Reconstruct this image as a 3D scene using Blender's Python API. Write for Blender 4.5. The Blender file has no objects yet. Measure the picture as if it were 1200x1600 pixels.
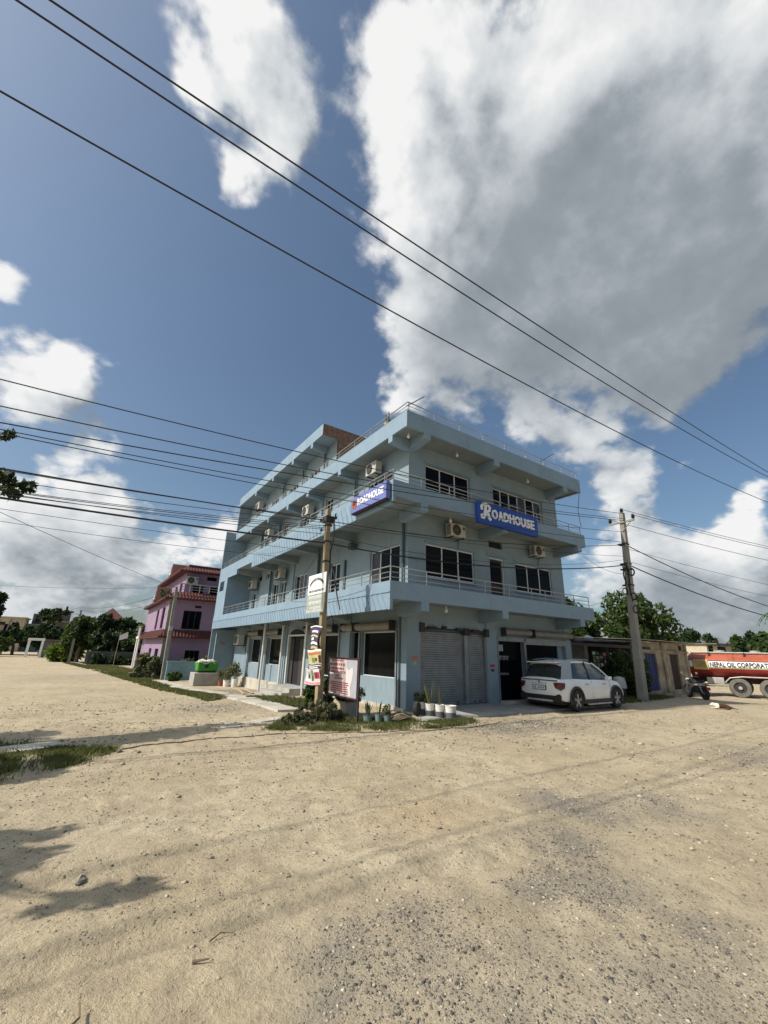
import bpy, bmesh, math, random
import numpy as np
from mathutils import Vector, Matrix

# ------------------------------------------------------------------ camera, sky, sun, exposure
SC = bpy.context.scene
COL = SC.collection
random.seed(7)
RNG = np.random.default_rng(7)

CAM = Vector((-8.186, -10.696, 1.504))
PITCH, ROLL, YAW = 0.3215, 0.0285, 0.5921
_F = Vector((math.sin(YAW) * math.cos(PITCH), math.cos(YAW) * math.cos(PITCH), math.sin(PITCH)))
_R = Vector((math.cos(YAW), -math.sin(YAW), 0))
_U = _R.cross(_F)
_R2 = math.cos(ROLL) * _R + math.sin(ROLL) * _U
_U2 = -math.sin(ROLL) * _R + math.cos(ROLL) * _U
cam_data = bpy.data.cameras.new('camera')
cam_data.sensor_fit = 'VERTICAL'
cam_data.sensor_height = 36.0
cam_data.lens = 36.0 * 657.6 / 1600.0
cam_data.clip_start = 0.05
cam_data.clip_end = 5000
cam = bpy.data.objects.new('camera', cam_data)
M = Matrix((_R2, _U2, -_F)).transposed().to_4x4()
M.translation = CAM
cam.matrix_world = M
COL.objects.link(cam)
SC.camera = cam

SUN = Vector((-1.0, 0.20, 1.0)).normalized()          # direction towards the sun
SUN_EL = math.asin(SUN.z)
SUN_AZ = math.atan2(SUN.x, SUN.y)                      # from +Y towards +X

SC.view_settings.view_transform = 'Standard'
SC.view_settings.look = 'None'
SC.view_settings.gamma = 1.0
SC.view_settings.exposure = 0.04
SC.cycles.max_bounces = 5
SC.cycles.diffuse_bounces = 3
SC.cycles.glossy_bounces = 2
SC.cycles.transmission_bounces = 2
SC.cycles.use_fast_gi = False

sun_data = bpy.data.lights.new('sun', 'SUN')
sun_data.energy = 4.8
sun_data.angle = math.radians(0.53)
sun_data.color = (1.0, 0.94, 0.85)
sun = bpy.data.objects.new('sun', sun_data)
sun.rotation_euler = SUN.to_track_quat('Z', 'Y').to_euler()
sun.location = (-30, 6, 40)
COL.objects.link(sun)


class NT:
    """small helper to write node trees"""
    def __init__(self, tree):
        self.t = tree

    def n(self, typ, props=None, **ins):
        nd = self.t.nodes.new(typ)
        for k, v in (props or {}).items():
            setattr(nd, k, v)
        for k, v in ins.items():
            key = int(k[1:]) if k[0] == '_' else k.replace('__', ' ')
            self.set(nd.inputs[key], v)
        return nd

    def set(self, sock, v):
        if isinstance(v, bpy.types.NodeSocket):
            self.t.links.new(v, sock)
        else:
            sock.default_value = v

    def math(self, op, a, b=0.0, c=0.0, clamp=False):
        nd = self.t.nodes.new('ShaderNodeMath')
        nd.operation = op
        nd.use_clamp = clamp
        for i, v in enumerate((a, b, c)):
            self.set(nd.inputs[i], v)
        return nd.outputs[0]

    def vmath(self, op, a, b=None, s=None):
        nd = self.t.nodes.new('ShaderNodeVectorMath')
        nd.operation = op
        self.set(nd.inputs[0], a)
        if b is not None:
            self.set(nd.inputs[1], b)
        if s is not None:
            self.set(nd.inputs['Scale'], s)
        return nd.outputs[1] if op in ('DOT_PRODUCT', 'LENGTH') else nd.outputs[0]

    def mix(self, f, a, b, blend='MIX'):
        nd = self.t.nodes.new('ShaderNodeMix')
        nd.data_type = 'RGBA'
        nd.blend_type = blend
        self.set(nd.inputs[0], f)
        self.set(nd.inputs[6], a)
        self.set(nd.inputs[7], b)
        return nd.outputs[2]

    def step(self, lo, hi, v, tlo=0.0, thi=1.0):
        nd = self.t.nodes.new('ShaderNodeMapRange')
        nd.interpolation_type = 'SMOOTHSTEP'
        self.set(nd.inputs[0], v)
        for i, q in enumerate((lo, hi, tlo, thi)):
            self.set(nd.inputs[1 + i], q)
        return nd.outputs[0]

    def noise(self, vec, scale, detail=4.0, rough=0.55, out=0, dist=0.0):
        nd = self.t.nodes.new('ShaderNodeTexNoise')
        self.set(nd.inputs['Vector'], vec)
        self.set(nd.inputs['Scale'], scale)
        self.set(nd.inputs['Detail'], detail)
        self.set(nd.inputs['Roughness'], rough)
        self.set(nd.inputs['Distortion'], dist)
        return nd.outputs[out]


# cumulus masses: direction, angular size, weight (the rest of the sky carries scattered ones too)
CLOUDS = [(0.26, 0.365, 0.894, 0.10, 1), (0.413, 0.424, 0.806, 0.19, 1.15), (0.459, 0.22, 0.86, 0.24, 1.3),
          (0.671, 0.271, 0.691, 0.25, 1.3), (0.60, 0.06, 0.80, 0.22, 1.25), (0.76, 0.09, 0.645, 0.17, 1.1),
          (0.60, 0.475, 0.64, 0.15, 0.95), (0.475, 0.622, 0.622, 0.105, 0.9), (0.745, 0.25, 0.62, 0.12, 0.8),
          (0.491, 0.69, 0.532, 0.075, 0.75), (0.60, 0.60, 0.53, 0.06, 0.4),
          (-0.025, 0.464, 0.885, 0.075, 0.8), (0.045, 0.49, 0.872, 0.10, 0.85), (0.118, 0.525, 0.845, 0.072, 0.8), (-0.05, 0.53, 0.846, 0.05, 0.7),
          (0.085, 0.595, 0.799, 0.05, 0.75), (-0.19, 0.881, 0.434, 0.085, 1), (-0.115, 0.878, 0.465, 0.066, 0.9),
          (-0.225, 0.80, 0.555, 0.055, 0.85), (-0.065, 0.927, 0.37, 0.055, 0.7), (-0.13, 0.967, 0.227, 0.12, 0.9),
          (0.0, 0.964, 0.25, 0.075, 0.75), (-0.05, 0.989, 0.10, 0.16, 1.15), (0.203, 0.955, 0.216, 0.072, 0.95), (0.084, 0.979, 0.15, 0.09, 0.7),
          (0.852, 0.409, 0.328, 0.065, 0.75), (0.867, 0.349, 0.355, 0.05, 0.6), (0.80, 0.43, 0.42, 0.09, 0.72), (0.73, 0.48, 0.485, 0.08, 0.6), (0.82, 0.22, 0.53, 0.11, 0.6),
          (0.905, 0.355, 0.225, 0.092, 1), (0.948, 0.247, 0.203, 0.076, 1), (0.942, 0.206, 0.264, 0.045, 0.8),
          (0.89, 0.43, 0.12, 0.13, 0.9), (0.95, 0.295, 0.09, 0.10, 0.95),
          # outside the frame
          (-0.75, 0.55, 0.3, 0.16, 1.0), (-0.3, -0.8, 0.45, 0.16, 1.0), (0.6, -0.75, 0.25, 0.18, 1.0), (0.9, -0.35, 0.3, 0.16, 1.0), (-0.8, -0.5, 0.25, 0.16, 1.0)]
# deep undersides of the big masses
BASES = [(0.69, 0.32, 0.65, 0.30, 1.0), (0.60, 0.46, 0.65, 0.20, 0.7), (0.80, 0.18, 0.58, 0.22, 0.75), (0.50, 0.60, 0.60, 0.12, 0.35), (0.55, 0.2, 0.8, 0.30, 0.35), (-0.1, 0.985, 0.14, 0.16, 0.75), (-0.17, 0.90, 0.41, 0.09, 0.3), (0.92, 0.36, 0.07, 0.20, 1.0),
         (-0.3, -0.82, 0.38, 0.14, 0.7), (0.6, -0.77, 0.18, 0.16, 0.7), (-0.75, 0.58, 0.22, 0.14, 0.6)]


def make_sky():
    w = bpy.data.worlds.new('World')
    SC.world = w
    w.use_nodes = True
    t = w.node_tree
    t.nodes.clear()
    g = bpy.data.node_groups.new('cloud_density', 'ShaderNodeTree')
    g.interface.new_socket('Dir', in_out='INPUT', socket_type='NodeSocketVector')
    g.interface.new_socket('Density', in_out='OUTPUT', socket_type='NodeSocketFloat')
    g.interface.new_socket('Mass', in_out='OUTPUT', socket_type='NodeSocketFloat')
    G = NT(g)
    gi = g.nodes.new('NodeGroupInput')
    go = g.nodes.new('NodeGroupOutput')
    d0 = G.vmath('NORMALIZE', gi.outputs[0])
    # warp the direction so that the masses get ragged outlines
    wn = G.noise(d0, 5.0, 4.0, 0.6, out=1)
    warp = G.vmath('SCALE', G.vmath('SUBTRACT', wn, (0.5, 0.5, 0.5)), s=0.20)
    d = G.vmath('NORMALIZE', G.vmath('ADD', d0, warp))
    def blobs(lst, dd):
        acc = None
        for (x, y, z, a, wt) in lst:
            L = math.sqrt(x * x + y * y + z * z)
            dt = G.vmath('DOT_PRODUCT', dd, (x / L, y / L, z / L))
            k = 1.0 / (0.62 * a) ** 2 * 0.5
            e = G.math('POWER', math.e, G.math('MULTIPLY_ADD', dt, 2 * k, -2 * k))
            acc = G.math('MULTIPLY', e, wt) if acc is None else G.math('MULTIPLY_ADD', e, wt, acc)
        return acc
    acc = blobs(CLOUDS, d)
    sep = g.nodes.new('ShaderNodeSeparateXYZ')
    g.links.new(d0, sep.inputs[0])
    inv = G.math('DIVIDE', 1.0, G.math('ADD', sep.outputs[2], 0.55))
    p = G.vmath('SCALE', d0, s=inv)
    n1 = G.noise(p, 6.5, 6.0, 0.60)
    n2 = G.noise(p, 22.0, 6.0, 0.66)
    n3 = G.noise(p, 8.0, 3.0, 0.5)
    puff = G.math('ABSOLUTE', G.math('MULTIPLY_ADD', n3, 2.0, -1.0))
    ns = G.math('MULTIPLY_ADD', n2, 0.55, G.math('MULTIPLY', n1, 1.10))
    ns = G.math('SUBTRACT', G.math('MULTIPLY_ADD', puff, 0.85, ns), 0.98)
    accs = G.math('MINIMUM', acc, 1.7)
    dens = G.math('MULTIPLY_ADD', ns, 1.15, accs)
    g.links.new(dens, go.inputs[0])
    g.links.new(accs, go.inputs[1])

    W = NT(t)
    out = t.nodes.new('ShaderNodeOutputWorld')
    bg = t.nodes.new('ShaderNodeBackground')
    tc = t.nodes.new('ShaderNodeTexCoord')
    sky = t.nodes.new('ShaderNodeTexSky')
    sky.sky_type = 'NISHITA'
    sky.sun_disc = False
    sky.sun_elevation = SUN_EL
    sky.sun_rotation = SUN_AZ
    sky.air_density = 1.0
    sky.dust_density = 2.8
    sky.ozone_density = 1.0
    dirv = tc.outputs['Generated']
    c1 = t.nodes.new('ShaderNodeGroup')
    c1.node_tree = g
    t.links.new(dirv, c1.inputs[0])
    c2 = t.nodes.new('ShaderNodeGroup')
    c2.node_tree = g
    off = tuple(SUN * 0.085)
    t.links.new(W.vmath('ADD', W.vmath('NORMALIZE', dirv), off), c2.inputs[0])
    dens = c1.outputs[0]
    alpha = W.step(0.36, 0.86, dens)
    G = W
    dn = W.vmath('NORMALIZE', dirv)
    soft = W.vmath('SCALE', W.vmath('SUBTRACT', W.noise(dn, 4.0, 4.0, 0.55, out=1), (0.5, 0.5, 0.5)), s=0.16)
    accb = None
    for (x, y, z, a, wt) in BASES:
        L = math.sqrt(x * x + y * y + z * z)
        dt = W.vmath('DOT_PRODUCT', W.vmath('NORMALIZE', W.vmath('ADD', dn, soft)), (x / L, y / L, z / L)) if accb is None else W.vmath('DOT_PRODUCT', wd, (x / L, y / L, z / L))
        if accb is None:
            wd = dt.node.inputs[0].links[0].from_socket
        k = 1.0 / (0.62 * a) ** 2
        e = W.math('POWER', math.e, W.math('MULTIPLY_ADD', dt, k, -k))
        accb = W.math('MULTIPLY', e, wt) if accb is None else W.math('MULTIPLY_ADD', e, wt, accb)
    core = W.math('MINIMUM', accb, 1.0)
    # sunlit side of every billow against its far side, calmer in the deep undersides
    shade = W.math('MULTIPLY', W.math('SUBTRACT', dens, c2.outputs[0]), W.math('MULTIPLY_ADD', core, -0.52, 0.74))
    rim = W.math('MULTIPLY', W.step(1.5, 0.7, dens), 0.10)
    tone = W.math('SUBTRACT', W.math('ADD', W.math('ADD', shade, rim), 0.65), W.math('MULTIPLY', core, 0.37), clamp=True)
    ramp = t.nodes.new('ShaderNodeValToRGB')
    t.links.new(tone, ramp.inputs[0])
    cr = ramp.color_ramp
    cr.elements[0].position = 0.0
    cr.elements[0].color = (0.19, 0.215, 0.245, 1)
    cr.elements[1].position = 1.0
    cr.elements[1].color = (0.90, 0.90, 0.89, 1)
    for pos, c in ((0.28, (0.30, 0.335, 0.37, 1)), (0.62, (0.62, 0.655, 0.68, 1))):
        e = cr.elements.new(pos)
        e.color = c
    skyc = W.vmath('MULTIPLY', sky.outputs[0], (0.100, 0.112, 0.115))
    colr = W.mix(W.math('MULTIPLY', alpha, 0.97), skyc, ramp.outputs[0])
    t.links.new(colr, bg.inputs[0])
    bg.inputs[1].default_value = 1.0
    w.cycles.sampling_method = 'MANUAL'
    w.cycles.sample_map_resolution = 256
    t.links.new(bg.outputs[0], out.inputs[0])


make_sky()


# ------------------------------------------------------------------ helpers
def put(o, label=None, cat=None, group=None, kind=None):
    if label:
        o['label'] = label
    if cat:
        o['category'] = cat
    if group:
        o['group'] = group
    if kind:
        o['kind'] = kind
    return o


def thing(name, loc, label, cat, group=None, rz=0.0, sc=1.0):
    o = bpy.data.objects.new(name, None)
    o.empty_display_size = 0.2
    o.location = loc
    o.rotation_euler = (0, 0, rz)
    o.scale = (sc, sc, sc)
    COL.objects.link(o)
    return put(o, label, cat, group)


OFF = {}


class MB:
    def __init__(self):
        self.v = []
        self.f = []

    def quad(self, a, b, c, d):
        i = len(self.v)
        self.v += [tuple(a), tuple(b), tuple(c), tuple(d)]
        self.f.append((i, i + 1, i + 2, i + 3))
        return self

    def poly(self, pts):
        i = len(self.v)
        self.v += [tuple(p) for p in pts]
        self.f.append(tuple(range(i, i + len(pts))))
        return self

    def box(self, x0, x1, y0, y1, z0, z1):
        x0, x1 = min(x0, x1), max(x0, x1)
        y0, y1 = min(y0, y1), max(y0, y1)
        z0, z1 = min(z0, z1), max(z0, z1)
        i = len(self.v)
        self.v += [(x0, y0, z0), (x1, y0, z0), (x1, y1, z0), (x0, y1, z0), (x0, y0, z1), (x1, y0, z1), (x1, y1, z1), (x0, y1, z1)]
        self.f += [tuple(i + k for k in q) for q in ((3, 2, 1, 0), (4, 5, 6, 7), (0, 1, 5, 4), (1, 2, 6, 5), (2, 3, 7, 6), (3, 0, 4, 7))]
        return self

    def pbox(self, o, a, b, c):
        o, a, b, c = Vector(o), Vector(a), Vector(b), Vector(c)
        if a.cross(b).dot(c) < 0:
            a, b = b, a
        i = len(self.v)
        self.v += [tuple(q) for q in (o, o + a, o + a + b, o + b, o + c, o + a + c, o + a + b + c, o + b + c)]
        self.f += [tuple(i + k for k in q) for q in ((3, 2, 1, 0), (4, 5, 6, 7), (0, 1, 5, 4), (1, 2, 6, 5), (2, 3, 7, 6), (3, 0, 4, 7))]
        return self

    def prism(self, pts, vec):
        """closed polygon pts pushed along vec"""
        n = len(pts)
        i = len(self.v)
        vec = Vector(vec)
        self.v += [tuple(Vector(p)) for p in pts] + [tuple(Vector(p) + vec) for p in pts]
        self.f.append(tuple(i + k for k in reversed(range(n))))
        self.f.append(tuple(i + n + k for k in range(n)))
        for k in range(n):
            j = (k + 1) % n
            self.f.append((i + k, i + j, i + n + j, i + n + k))
        return self

    def tube(self, pts, r, n=8, cap=True):
        pts = [Vector(p) for p in pts]
        m = len(pts)
        rs = r if isinstance(r, (list, tuple)) else [r] * m
        i0 = len(self.v)
        up = Vector((0, 0, 1))
        for k, p in enumerate(pts):
            d = (pts[min(k + 1, m - 1)] - pts[max(k - 1, 0)])
            if d.length < 1e-9:
                d = Vector((0, 0, 1))
            d.normalize()
            a = d.cross(up if abs(d.z) < 0.9 else Vector((1, 0, 0))).normalized()
            b = a.cross(d).normalized()
            for q in range(n):
                t = 2 * math.pi * q / n
                self.v.append(tuple(p + rs[k] * (math.cos(t) * a + math.sin(t) * b)))
        for k in range(m - 1):
            for q in range(n):
                q2 = (q + 1) % n
                self.f.append((i0 + k * n + q, i0 + k * n + q2, i0 + (k + 1) * n + q2, i0 + (k + 1) * n + q))
        if cap:
            self.f.append(tuple(i0 + q for q in reversed(range(n))))
            self.f.append(tuple(i0 + (m - 1) * n + q for q in range(n)))
        return self

    def lathe(self, prof, c=(0, 0, 0), n=16, axis='z'):
        """prof: list of (r, h)"""
        i0 = len(self.v)
        for (r, hh) in prof:
            for q in range(n):
                t = 2 * math.pi * q / n
                a, b = r * math.cos(t), r * math.sin(t)
                p = {'z': (a, b, hh), 'y': (a, hh, b), 'x': (hh, a, b)}[axis]
                self.v.append((c[0] + p[0], c[1] + p[1], c[2] + p[2]))
        for k in range(len(prof) - 1):
            for q in range(n):
                q2 = (q + 1) % n
                self.f.append((i0 + k * n + q, i0 + k * n + q2, i0 + (k + 1) * n + q2, i0 + (k + 1) * n + q))
        for k in (0, len(prof) - 1):
            if prof[k][0] > 1e-6:
                self.f.append(tuple(i0 + k * n + q for q in range(n)))
        return self

    def loft(self, rings, cap=True, closed=True):
        i0 = len(self.v)
        n = len(rings[0])
        for r in rings:
            self.v += [tuple(p) for p in r]
        for k in range(len(rings) - 1):
            for q in range(n if closed else n - 1):
                q2 = (q + 1) % n
                self.f.append((i0 + k * n + q, i0 + k * n + q2, i0 + (k + 1) * n + q2, i0 + (k + 1) * n + q))
        if cap:
            self.f.append(tuple(i0 + q for q in reversed(range(n))))
            self.f.append(tuple(i0 + (len(rings) - 1) * n + q for q in range(n)))
        return self

    def build(self, name, mat, parent=None, smooth=False, bevel=0.0, fix=True, off=True):
        me = bpy.data.meshes.new(name)
        vs = self.v
        if parent is not None and off:
            o = OFF.get(parent.name)
            if o is not None:
                vs = [(a - o[0], b - o[1], c - o[2]) for a, b, c in vs]
        me.from_pydata(vs, [], self.f)
        if fix:
            bm = bmesh.new()
            bm.from_mesh(me)
            bmesh.ops.recalc_face_normals(bm, faces=bm.faces)
            bm.to_mesh(me)
            bm.free()
        if smooth:
            me.polygons.foreach_set('use_smooth', [True] * len(me.polygons))
        me.materials.append(mat)
        ob = bpy.data.objects.new(name, me)
        COL.objects.link(ob)
        if parent is not None:
            ob.parent = parent
            if parent.name in OFF:
                OFF[ob.name] = OFF[parent.name]
        if bevel:
            md = ob.modifiers.new('bevel', 'BEVEL')
            md.width = bevel
            md.segments = 2
            md.limit_method = 'ANGLE'
        if smooth:
            try:
                md = ob.modifiers.new('split', 'EDGE_SPLIT')
                md.split_angle = math.radians(40)
            except Exception:
                pass
        return ob


def wthing(name, loc, label, cat, group=None):
    """an Empty whose parts are given in place coordinates"""
    o = thing(name, loc, label, cat, group)
    OFF[o.name] = tuple(loc)
    return o


def copy_tree(o, parent=None):
    c = o.copy()
    COL.objects.link(c)
    c.parent = parent
    for ch in list(o.children):
        copy_tree(ch, c)
    return c


def raw_mesh(name, verts, faces, mat, parent=None, smooth=False):
    """verts (n,3) array, faces (m,k) array"""
    verts = np.asarray(verts, dtype=np.float32)
    faces = np.asarray(faces, dtype=np.int32)
    me = bpy.data.meshes.new(name)
    me.vertices.add(len(verts))
    me.vertices.foreach_set('co', verts.ravel())
    m, k = faces.shape
    me.loops.add(m * k)
    me.loops.foreach_set('vertex_index', faces.ravel())
    me.polygons.add(m)
    me.polygons.foreach_set('loop_start', np.arange(0, m * k, k, dtype=np.int32))
    me.polygons.foreach_set('loop_total', np.full(m, k, dtype=np.int32))
    if smooth:
        me.polygons.foreach_set('use_smooth', np.ones(m, dtype=bool))
    me.update(calc_edges=True)
    me.materials.append(mat)
    ob = bpy.data.objects.new(name, me)
    COL.objects.link(ob)
    if parent is not None:
        ob.parent = parent
    return ob


# ------------------------------------------------------------------ materials
def mat(name, col, rough=0.75, metal=0.0, var=0.12, vscale=2.5, bump=0.0, bscale=60.0, streak=0.0, col2=None,
        dirt=None, spec=0.4, coat=0.0, island=0.0, fine=0.0):
    m = bpy.data.materials.new(name)
    m.use_nodes = True
    t = m.node_tree
    T = NT(t)
    b = t.nodes['Principled BSDF']
    b.inputs['Roughness'].default_value = rough
    b.inputs['Metallic'].default_value = metal
    b.inputs['Specular IOR Level'].default_value = spec
    b.inputs['Coat Weight'].default_value = coat
    b.inputs['Coat Roughness'].default_value = 0.08
    geo = t.nodes.new('ShaderNodeNewGeometry')
    pos = geo.outputs['Position']
    c4 = (col[0], col[1], col[2], 1)
    n = T.noise(pos, vscale, 6.0, 0.6)
    lo = tuple(x * (1 - var) for x in col) + (1,)
    hi = tuple(min(1, x * (1 + var)) for x in (col2 or col)) + (1,)
    c = T.mix(T.step(0.3, 0.7, n), lo, hi)
    if fine:
        n3 = T.noise(pos, bscale, 3.0, 0.6)
        c = T.mix(fine, c, T.mix(n3, tuple(x * 0.4 for x in col) + (1,), tuple(min(1, x * 1.5) for x in col) + (1,)))
    if streak:
        sc = T.vmath('MULTIPLY', pos, (5.0, 5.0, 0.45))
        s = T.noise(sc, 0.9, 6.0, 0.7)
        patch = T.step(0.42, 0.66, T.noise(pos, 0.7, 4.0, 0.6))
        f = T.math('MULTIPLY', T.math('MULTIPLY', T.step(0.48, 0.80, s), patch), streak)
        dc = dirt or tuple(x * 0.45 for x in col)
        c = T.mix(f, c, dc + (1,))
    if island:
        r = geo.outputs['Random Per Island']
        c = T.mix(island, c, T.mix(r, tuple(x * 0.35 for x in col) + (1,), tuple(min(1, x * 1.9) for x in (col2 or col)) + (1,)))
    t.links.new(c, b.inputs['Base Color'])
    if rough > 0.3:
        t.links.new(T.math('MULTIPLY_ADD', n, 0.2, rough - 0.1, clamp=True), b.inputs['Roughness'])
    if bump:
        bp = t.nodes.new('ShaderNodeBump')
        bp.inputs['Strength'].default_value = bump
        bp.inputs['Distance'].default_value = 0.01
        t.links.new(T.noise(pos, bscale, 5.0, 0.65), bp.inputs['Height'])
        t.links.new(bp.outputs[0], b.inputs['Normal'])
    return m


def leaf_mat(name, c1, c2, trans=0.35):
    m = bpy.data.materials.new(name)
    m.use_nodes = True
    t = m.node_tree
    T = NT(t)
    b = t.nodes['Principled BSDF']
    geo = t.nodes.new('ShaderNodeNewGeometry')
    r = geo.outputs['Random Per Island']
    n = T.noise(geo.outputs['Position'], 1.3, 3.0)
    f = T.math('MULTIPLY_ADD', r, 0.6, T.math('MULTIPLY', n, 0.4), clamp=True)
    c = T.mix(f, c1 + (1,), c2 + (1,))
    t.links.new(c, b.inputs['Base Color'])
    b.inputs['Roughness'].default_value = 0.55
    b.inputs['Specular IOR Level'].default_value = 0.3
    tr = t.nodes.new('ShaderNodeBsdfTranslucent')
    t.links.new(T.mix(0.5, c, (c2[0] * 1.4, c2[1] * 1.5, c2[2] * 0.6, 1)), tr.inputs[0])
    ms = t.nodes.new('ShaderNodeMixShader')
    ms.inputs[0].default_value = trans
    t.links.new(b.outputs[0], ms.inputs[1])
    t.links.new(tr.outputs[0], ms.inputs[2])
    t.links.new(ms.outputs[0], t.nodes['Material Output'].inputs[0])
    return m


def brick_mat():
    m = bpy.data.materials.new('brickwork')
    m.use_nodes = True
    t = m.node_tree
    T = NT(t)
    b = t.nodes['Principled BSDF']
    geo = t.nodes.new('ShaderNodeNewGeometry')
    mp = t.nodes.new('ShaderNodeMapping')
    mp.inputs['Rotation'].default_value = (math.radians(90), 0, 0)
    t.links.new(geo.outputs['Position'], mp.inputs[0])
    br = t.nodes.new('ShaderNodeTexBrick')
    t.links.new(mp.outputs[0], br.inputs['Vector'])
    br.inputs['Color1'].default_value = (0.21, 0.075, 0.045, 1)
    br.inputs['Color2'].default_value = (0.30, 0.16, 0.085, 1)
    br.inputs['Mortar'].default_value = (0.20, 0.19, 0.17, 1)
    br.inputs['Scale'].default_value = 4.2
    br.inputs['Mortar Size'].default_value = 0.03
    n = T.noise(geo.outputs['Position'], 7.0, 4.0)
    c = T.mix(T.step(0.4, 0.75, n), br.outputs[0], (0.12, 0.07, 0.05, 1))
    t.links.new(c, b.inputs['Base Color'])
    b.inputs['Roughness'].default_value = 0.9
    bp = t.nodes.new('ShaderNodeBump')
    bp.inputs['Strength'].default_value = 0.7
    bp.inputs['Distance'].default_value = 0.02
    bp.invert = True
    t.links.new(br.outputs[1], bp.inputs['Height'])
    t.links.new(bp.outputs[0], b.inputs['Normal'])
    return m


MT = {}
MT['blue'] = mat('blue_paint', (0.215, 0.283, 0.328), 0.75, var=0.08, vscale=1.2, bump=0.15, bscale=45, streak=0.5, dirt=(0.105, 0.142, 0.165), fine=0.05)
MT['blue_trim'] = mat('blue_trim_paint', (0.205, 0.288, 0.362), 0.7, var=0.06, vscale=1.8, bump=0.12, bscale=40, streak=0.55, dirt=(0.105, 0.145, 0.18), fine=0.04)
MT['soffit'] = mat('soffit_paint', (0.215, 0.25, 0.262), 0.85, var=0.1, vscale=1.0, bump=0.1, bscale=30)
MT['pipe'] = mat('dark_pipe', (0.06, 0.085, 0.10), 0.5, var=0.1)
MT['glass'] = mat('dark_glass', (0.005, 0.006, 0.008), 0.06, var=0.3, vscale=1.0, spec=0.05)
MT['curtain'] = mat('curtained_glass', (0.055, 0.058, 0.062), 0.15, var=0.35, vscale=3.0, spec=0.15)
MT['frame'] = mat('aluminium_frame', (0.62, 0.62, 0.60), 0.4, metal=0.2, var=0.06)
MT['steel'] = mat('stainless_steel', (0.40, 0.40, 0.38), 0.36, metal=0.75, var=0.08)
MT['shutter'] = mat('shutter_steel', (0.225, 0.24, 0.25), 0.5, metal=0.35, var=0.16, vscale=3, streak=0.35, dirt=(0.18, 0.17, 0.15))
MT['rollbox'] = mat('rolled_shutter', (0.22, 0.205, 0.18), 0.6, metal=0.2, var=0.15, vscale=3, streak=0.3)
MT['concrete'] = mat('concrete', (0.36, 0.34, 0.30), 0.9, var=0.18, vscale=2.2, bump=0.5, bscale=25, fine=0.12)
MT['slab'] = mat('pale_concrete_slab', (0.46, 0.425, 0.355), 0.92, var=0.22, vscale=2.0, bump=0.5, bscale=22, fine=0.15)
MT['stain_wall'] = mat('stained_plaster', (0.31, 0.25, 0.17), 0.92, var=0.25, vscale=1.3, bump=0.3, bscale=15, streak=0.75, dirt=(0.10, 0.09, 0.075), col2=(0.42, 0.36, 0.27))
MT['brick'] = brick_mat()
MT['dark'] = mat('dark_interior', (0.012, 0.012, 0.013), 0.9, var=0.2)
MT['black'] = mat('black_plastic', (0.018, 0.018, 0.02), 0.5, var=0.1)
MT['rubber'] = mat('tyre_rubber', (0.03, 0.03, 0.03), 0.85, var=0.2, vscale=8, bump=0.2, bscale=60)
MT['dusty_rubber'] = mat('dusty_tyre_rubber', (0.15, 0.138, 0.118), 0.9, var=0.25, vscale=6, bump=0.2, bscale=60)
MT['acwhite'] = mat('appliance_casing', (0.42, 0.41, 0.375), 0.55, var=0.08, streak=0.3, dirt=(0.25, 0.22, 0.18))
MT['signblue'] = mat('sign_blue', (0.012, 0.055, 0.30), 0.45, var=0.08)
MT['signblue2'] = mat('banner_blue', (0.14, 0.165, 0.40), 0.5, var=0.10)
MT['white'] = mat('white_paint', (0.78, 0.78, 0.76), 0.55, var=0.05)
MT['letter'] = mat('letter_white', (0.74, 0.75, 0.75), 0.5, var=0.03)
MT['faint'] = mat('faint_letter_blue', (0.06, 0.13, 0.42), 0.5, var=0.03)
MT['carwhite'] = mat('car_white', (0.74, 0.75, 0.75), 0.28, var=0.02, coat=0.6)
MT['cargrey'] = mat('car_silver_pillar', (0.36, 0.38, 0.38), 0.35, metal=0.3, var=0.02)
MT['carglass'] = mat('car_glass', (0.025, 0.032, 0.034), 0.06, var=0.1, spec=0.6)
MT['alloy'] = mat('alloy', (0.42, 0.41, 0.39), 0.35, metal=0.7, var=0.1)
MT['redlamp'] = mat('red_lamp', (0.075, 0.008, 0.012), 0.2, var=0.05, coat=0.5)
MT['plate'] = mat('number_plate', (0.62, 0.63, 0.64), 0.5, var=0.04)
MT['ink'] = mat('dark_ink', (0.03, 0.03, 0.035), 0.7, var=0.05)
MT['pole'] = mat('concrete_pole', (0.29, 0.225, 0.135), 0.9, var=0.15, vscale=3, bump=0.3, bscale=35, streak=0.3, dirt=(0.16, 0.12, 0.08))
MT['greypole'] = mat('grey_concrete_pole', (0.26, 0.245, 0.215), 0.9, var=0.12, vscale=3, bump=0.3, bscale=35, streak=0.4, dirt=(0.14, 0.13, 0.12))
MT['wire'] = mat('cable_black', (0.022, 0.022, 0.024), 0.6, var=0.1)
MT['insul'] = mat('insulator', (0.02, 0.016, 0.015), 0.3, var=0.1)
MT['purple'] = mat('purple_paint', (0.285, 0.195, 0.29), 0.8, var=0.07, vscale=1.0, bump=0.1, streak=0.2, dirt=(0.18, 0.12, 0.20))
MT['tile'] = mat('roof_tile', (0.105, 0.034, 0.03), 0.8, var=0.2, vscale=2.5, bump=0.2)
MT['green'] = mat('generator_green', (0.05, 0.26, 0.03), 0.5, var=0.1)
MT['tarp'] = mat('pale_tarpaulin', (0.52, 0.50, 0.46), 0.7, var=0.15, vscale=5, bump=0.4, bscale=8)
MT['notice'] = mat('notice_sheet', (0.66, 0.58, 0.56), 0.6, var=0.06, vscale=4)
MT['noticegrey'] = mat('notice_board_bare', (0.36, 0.38, 0.41), 0.6, var=0.1)
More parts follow.
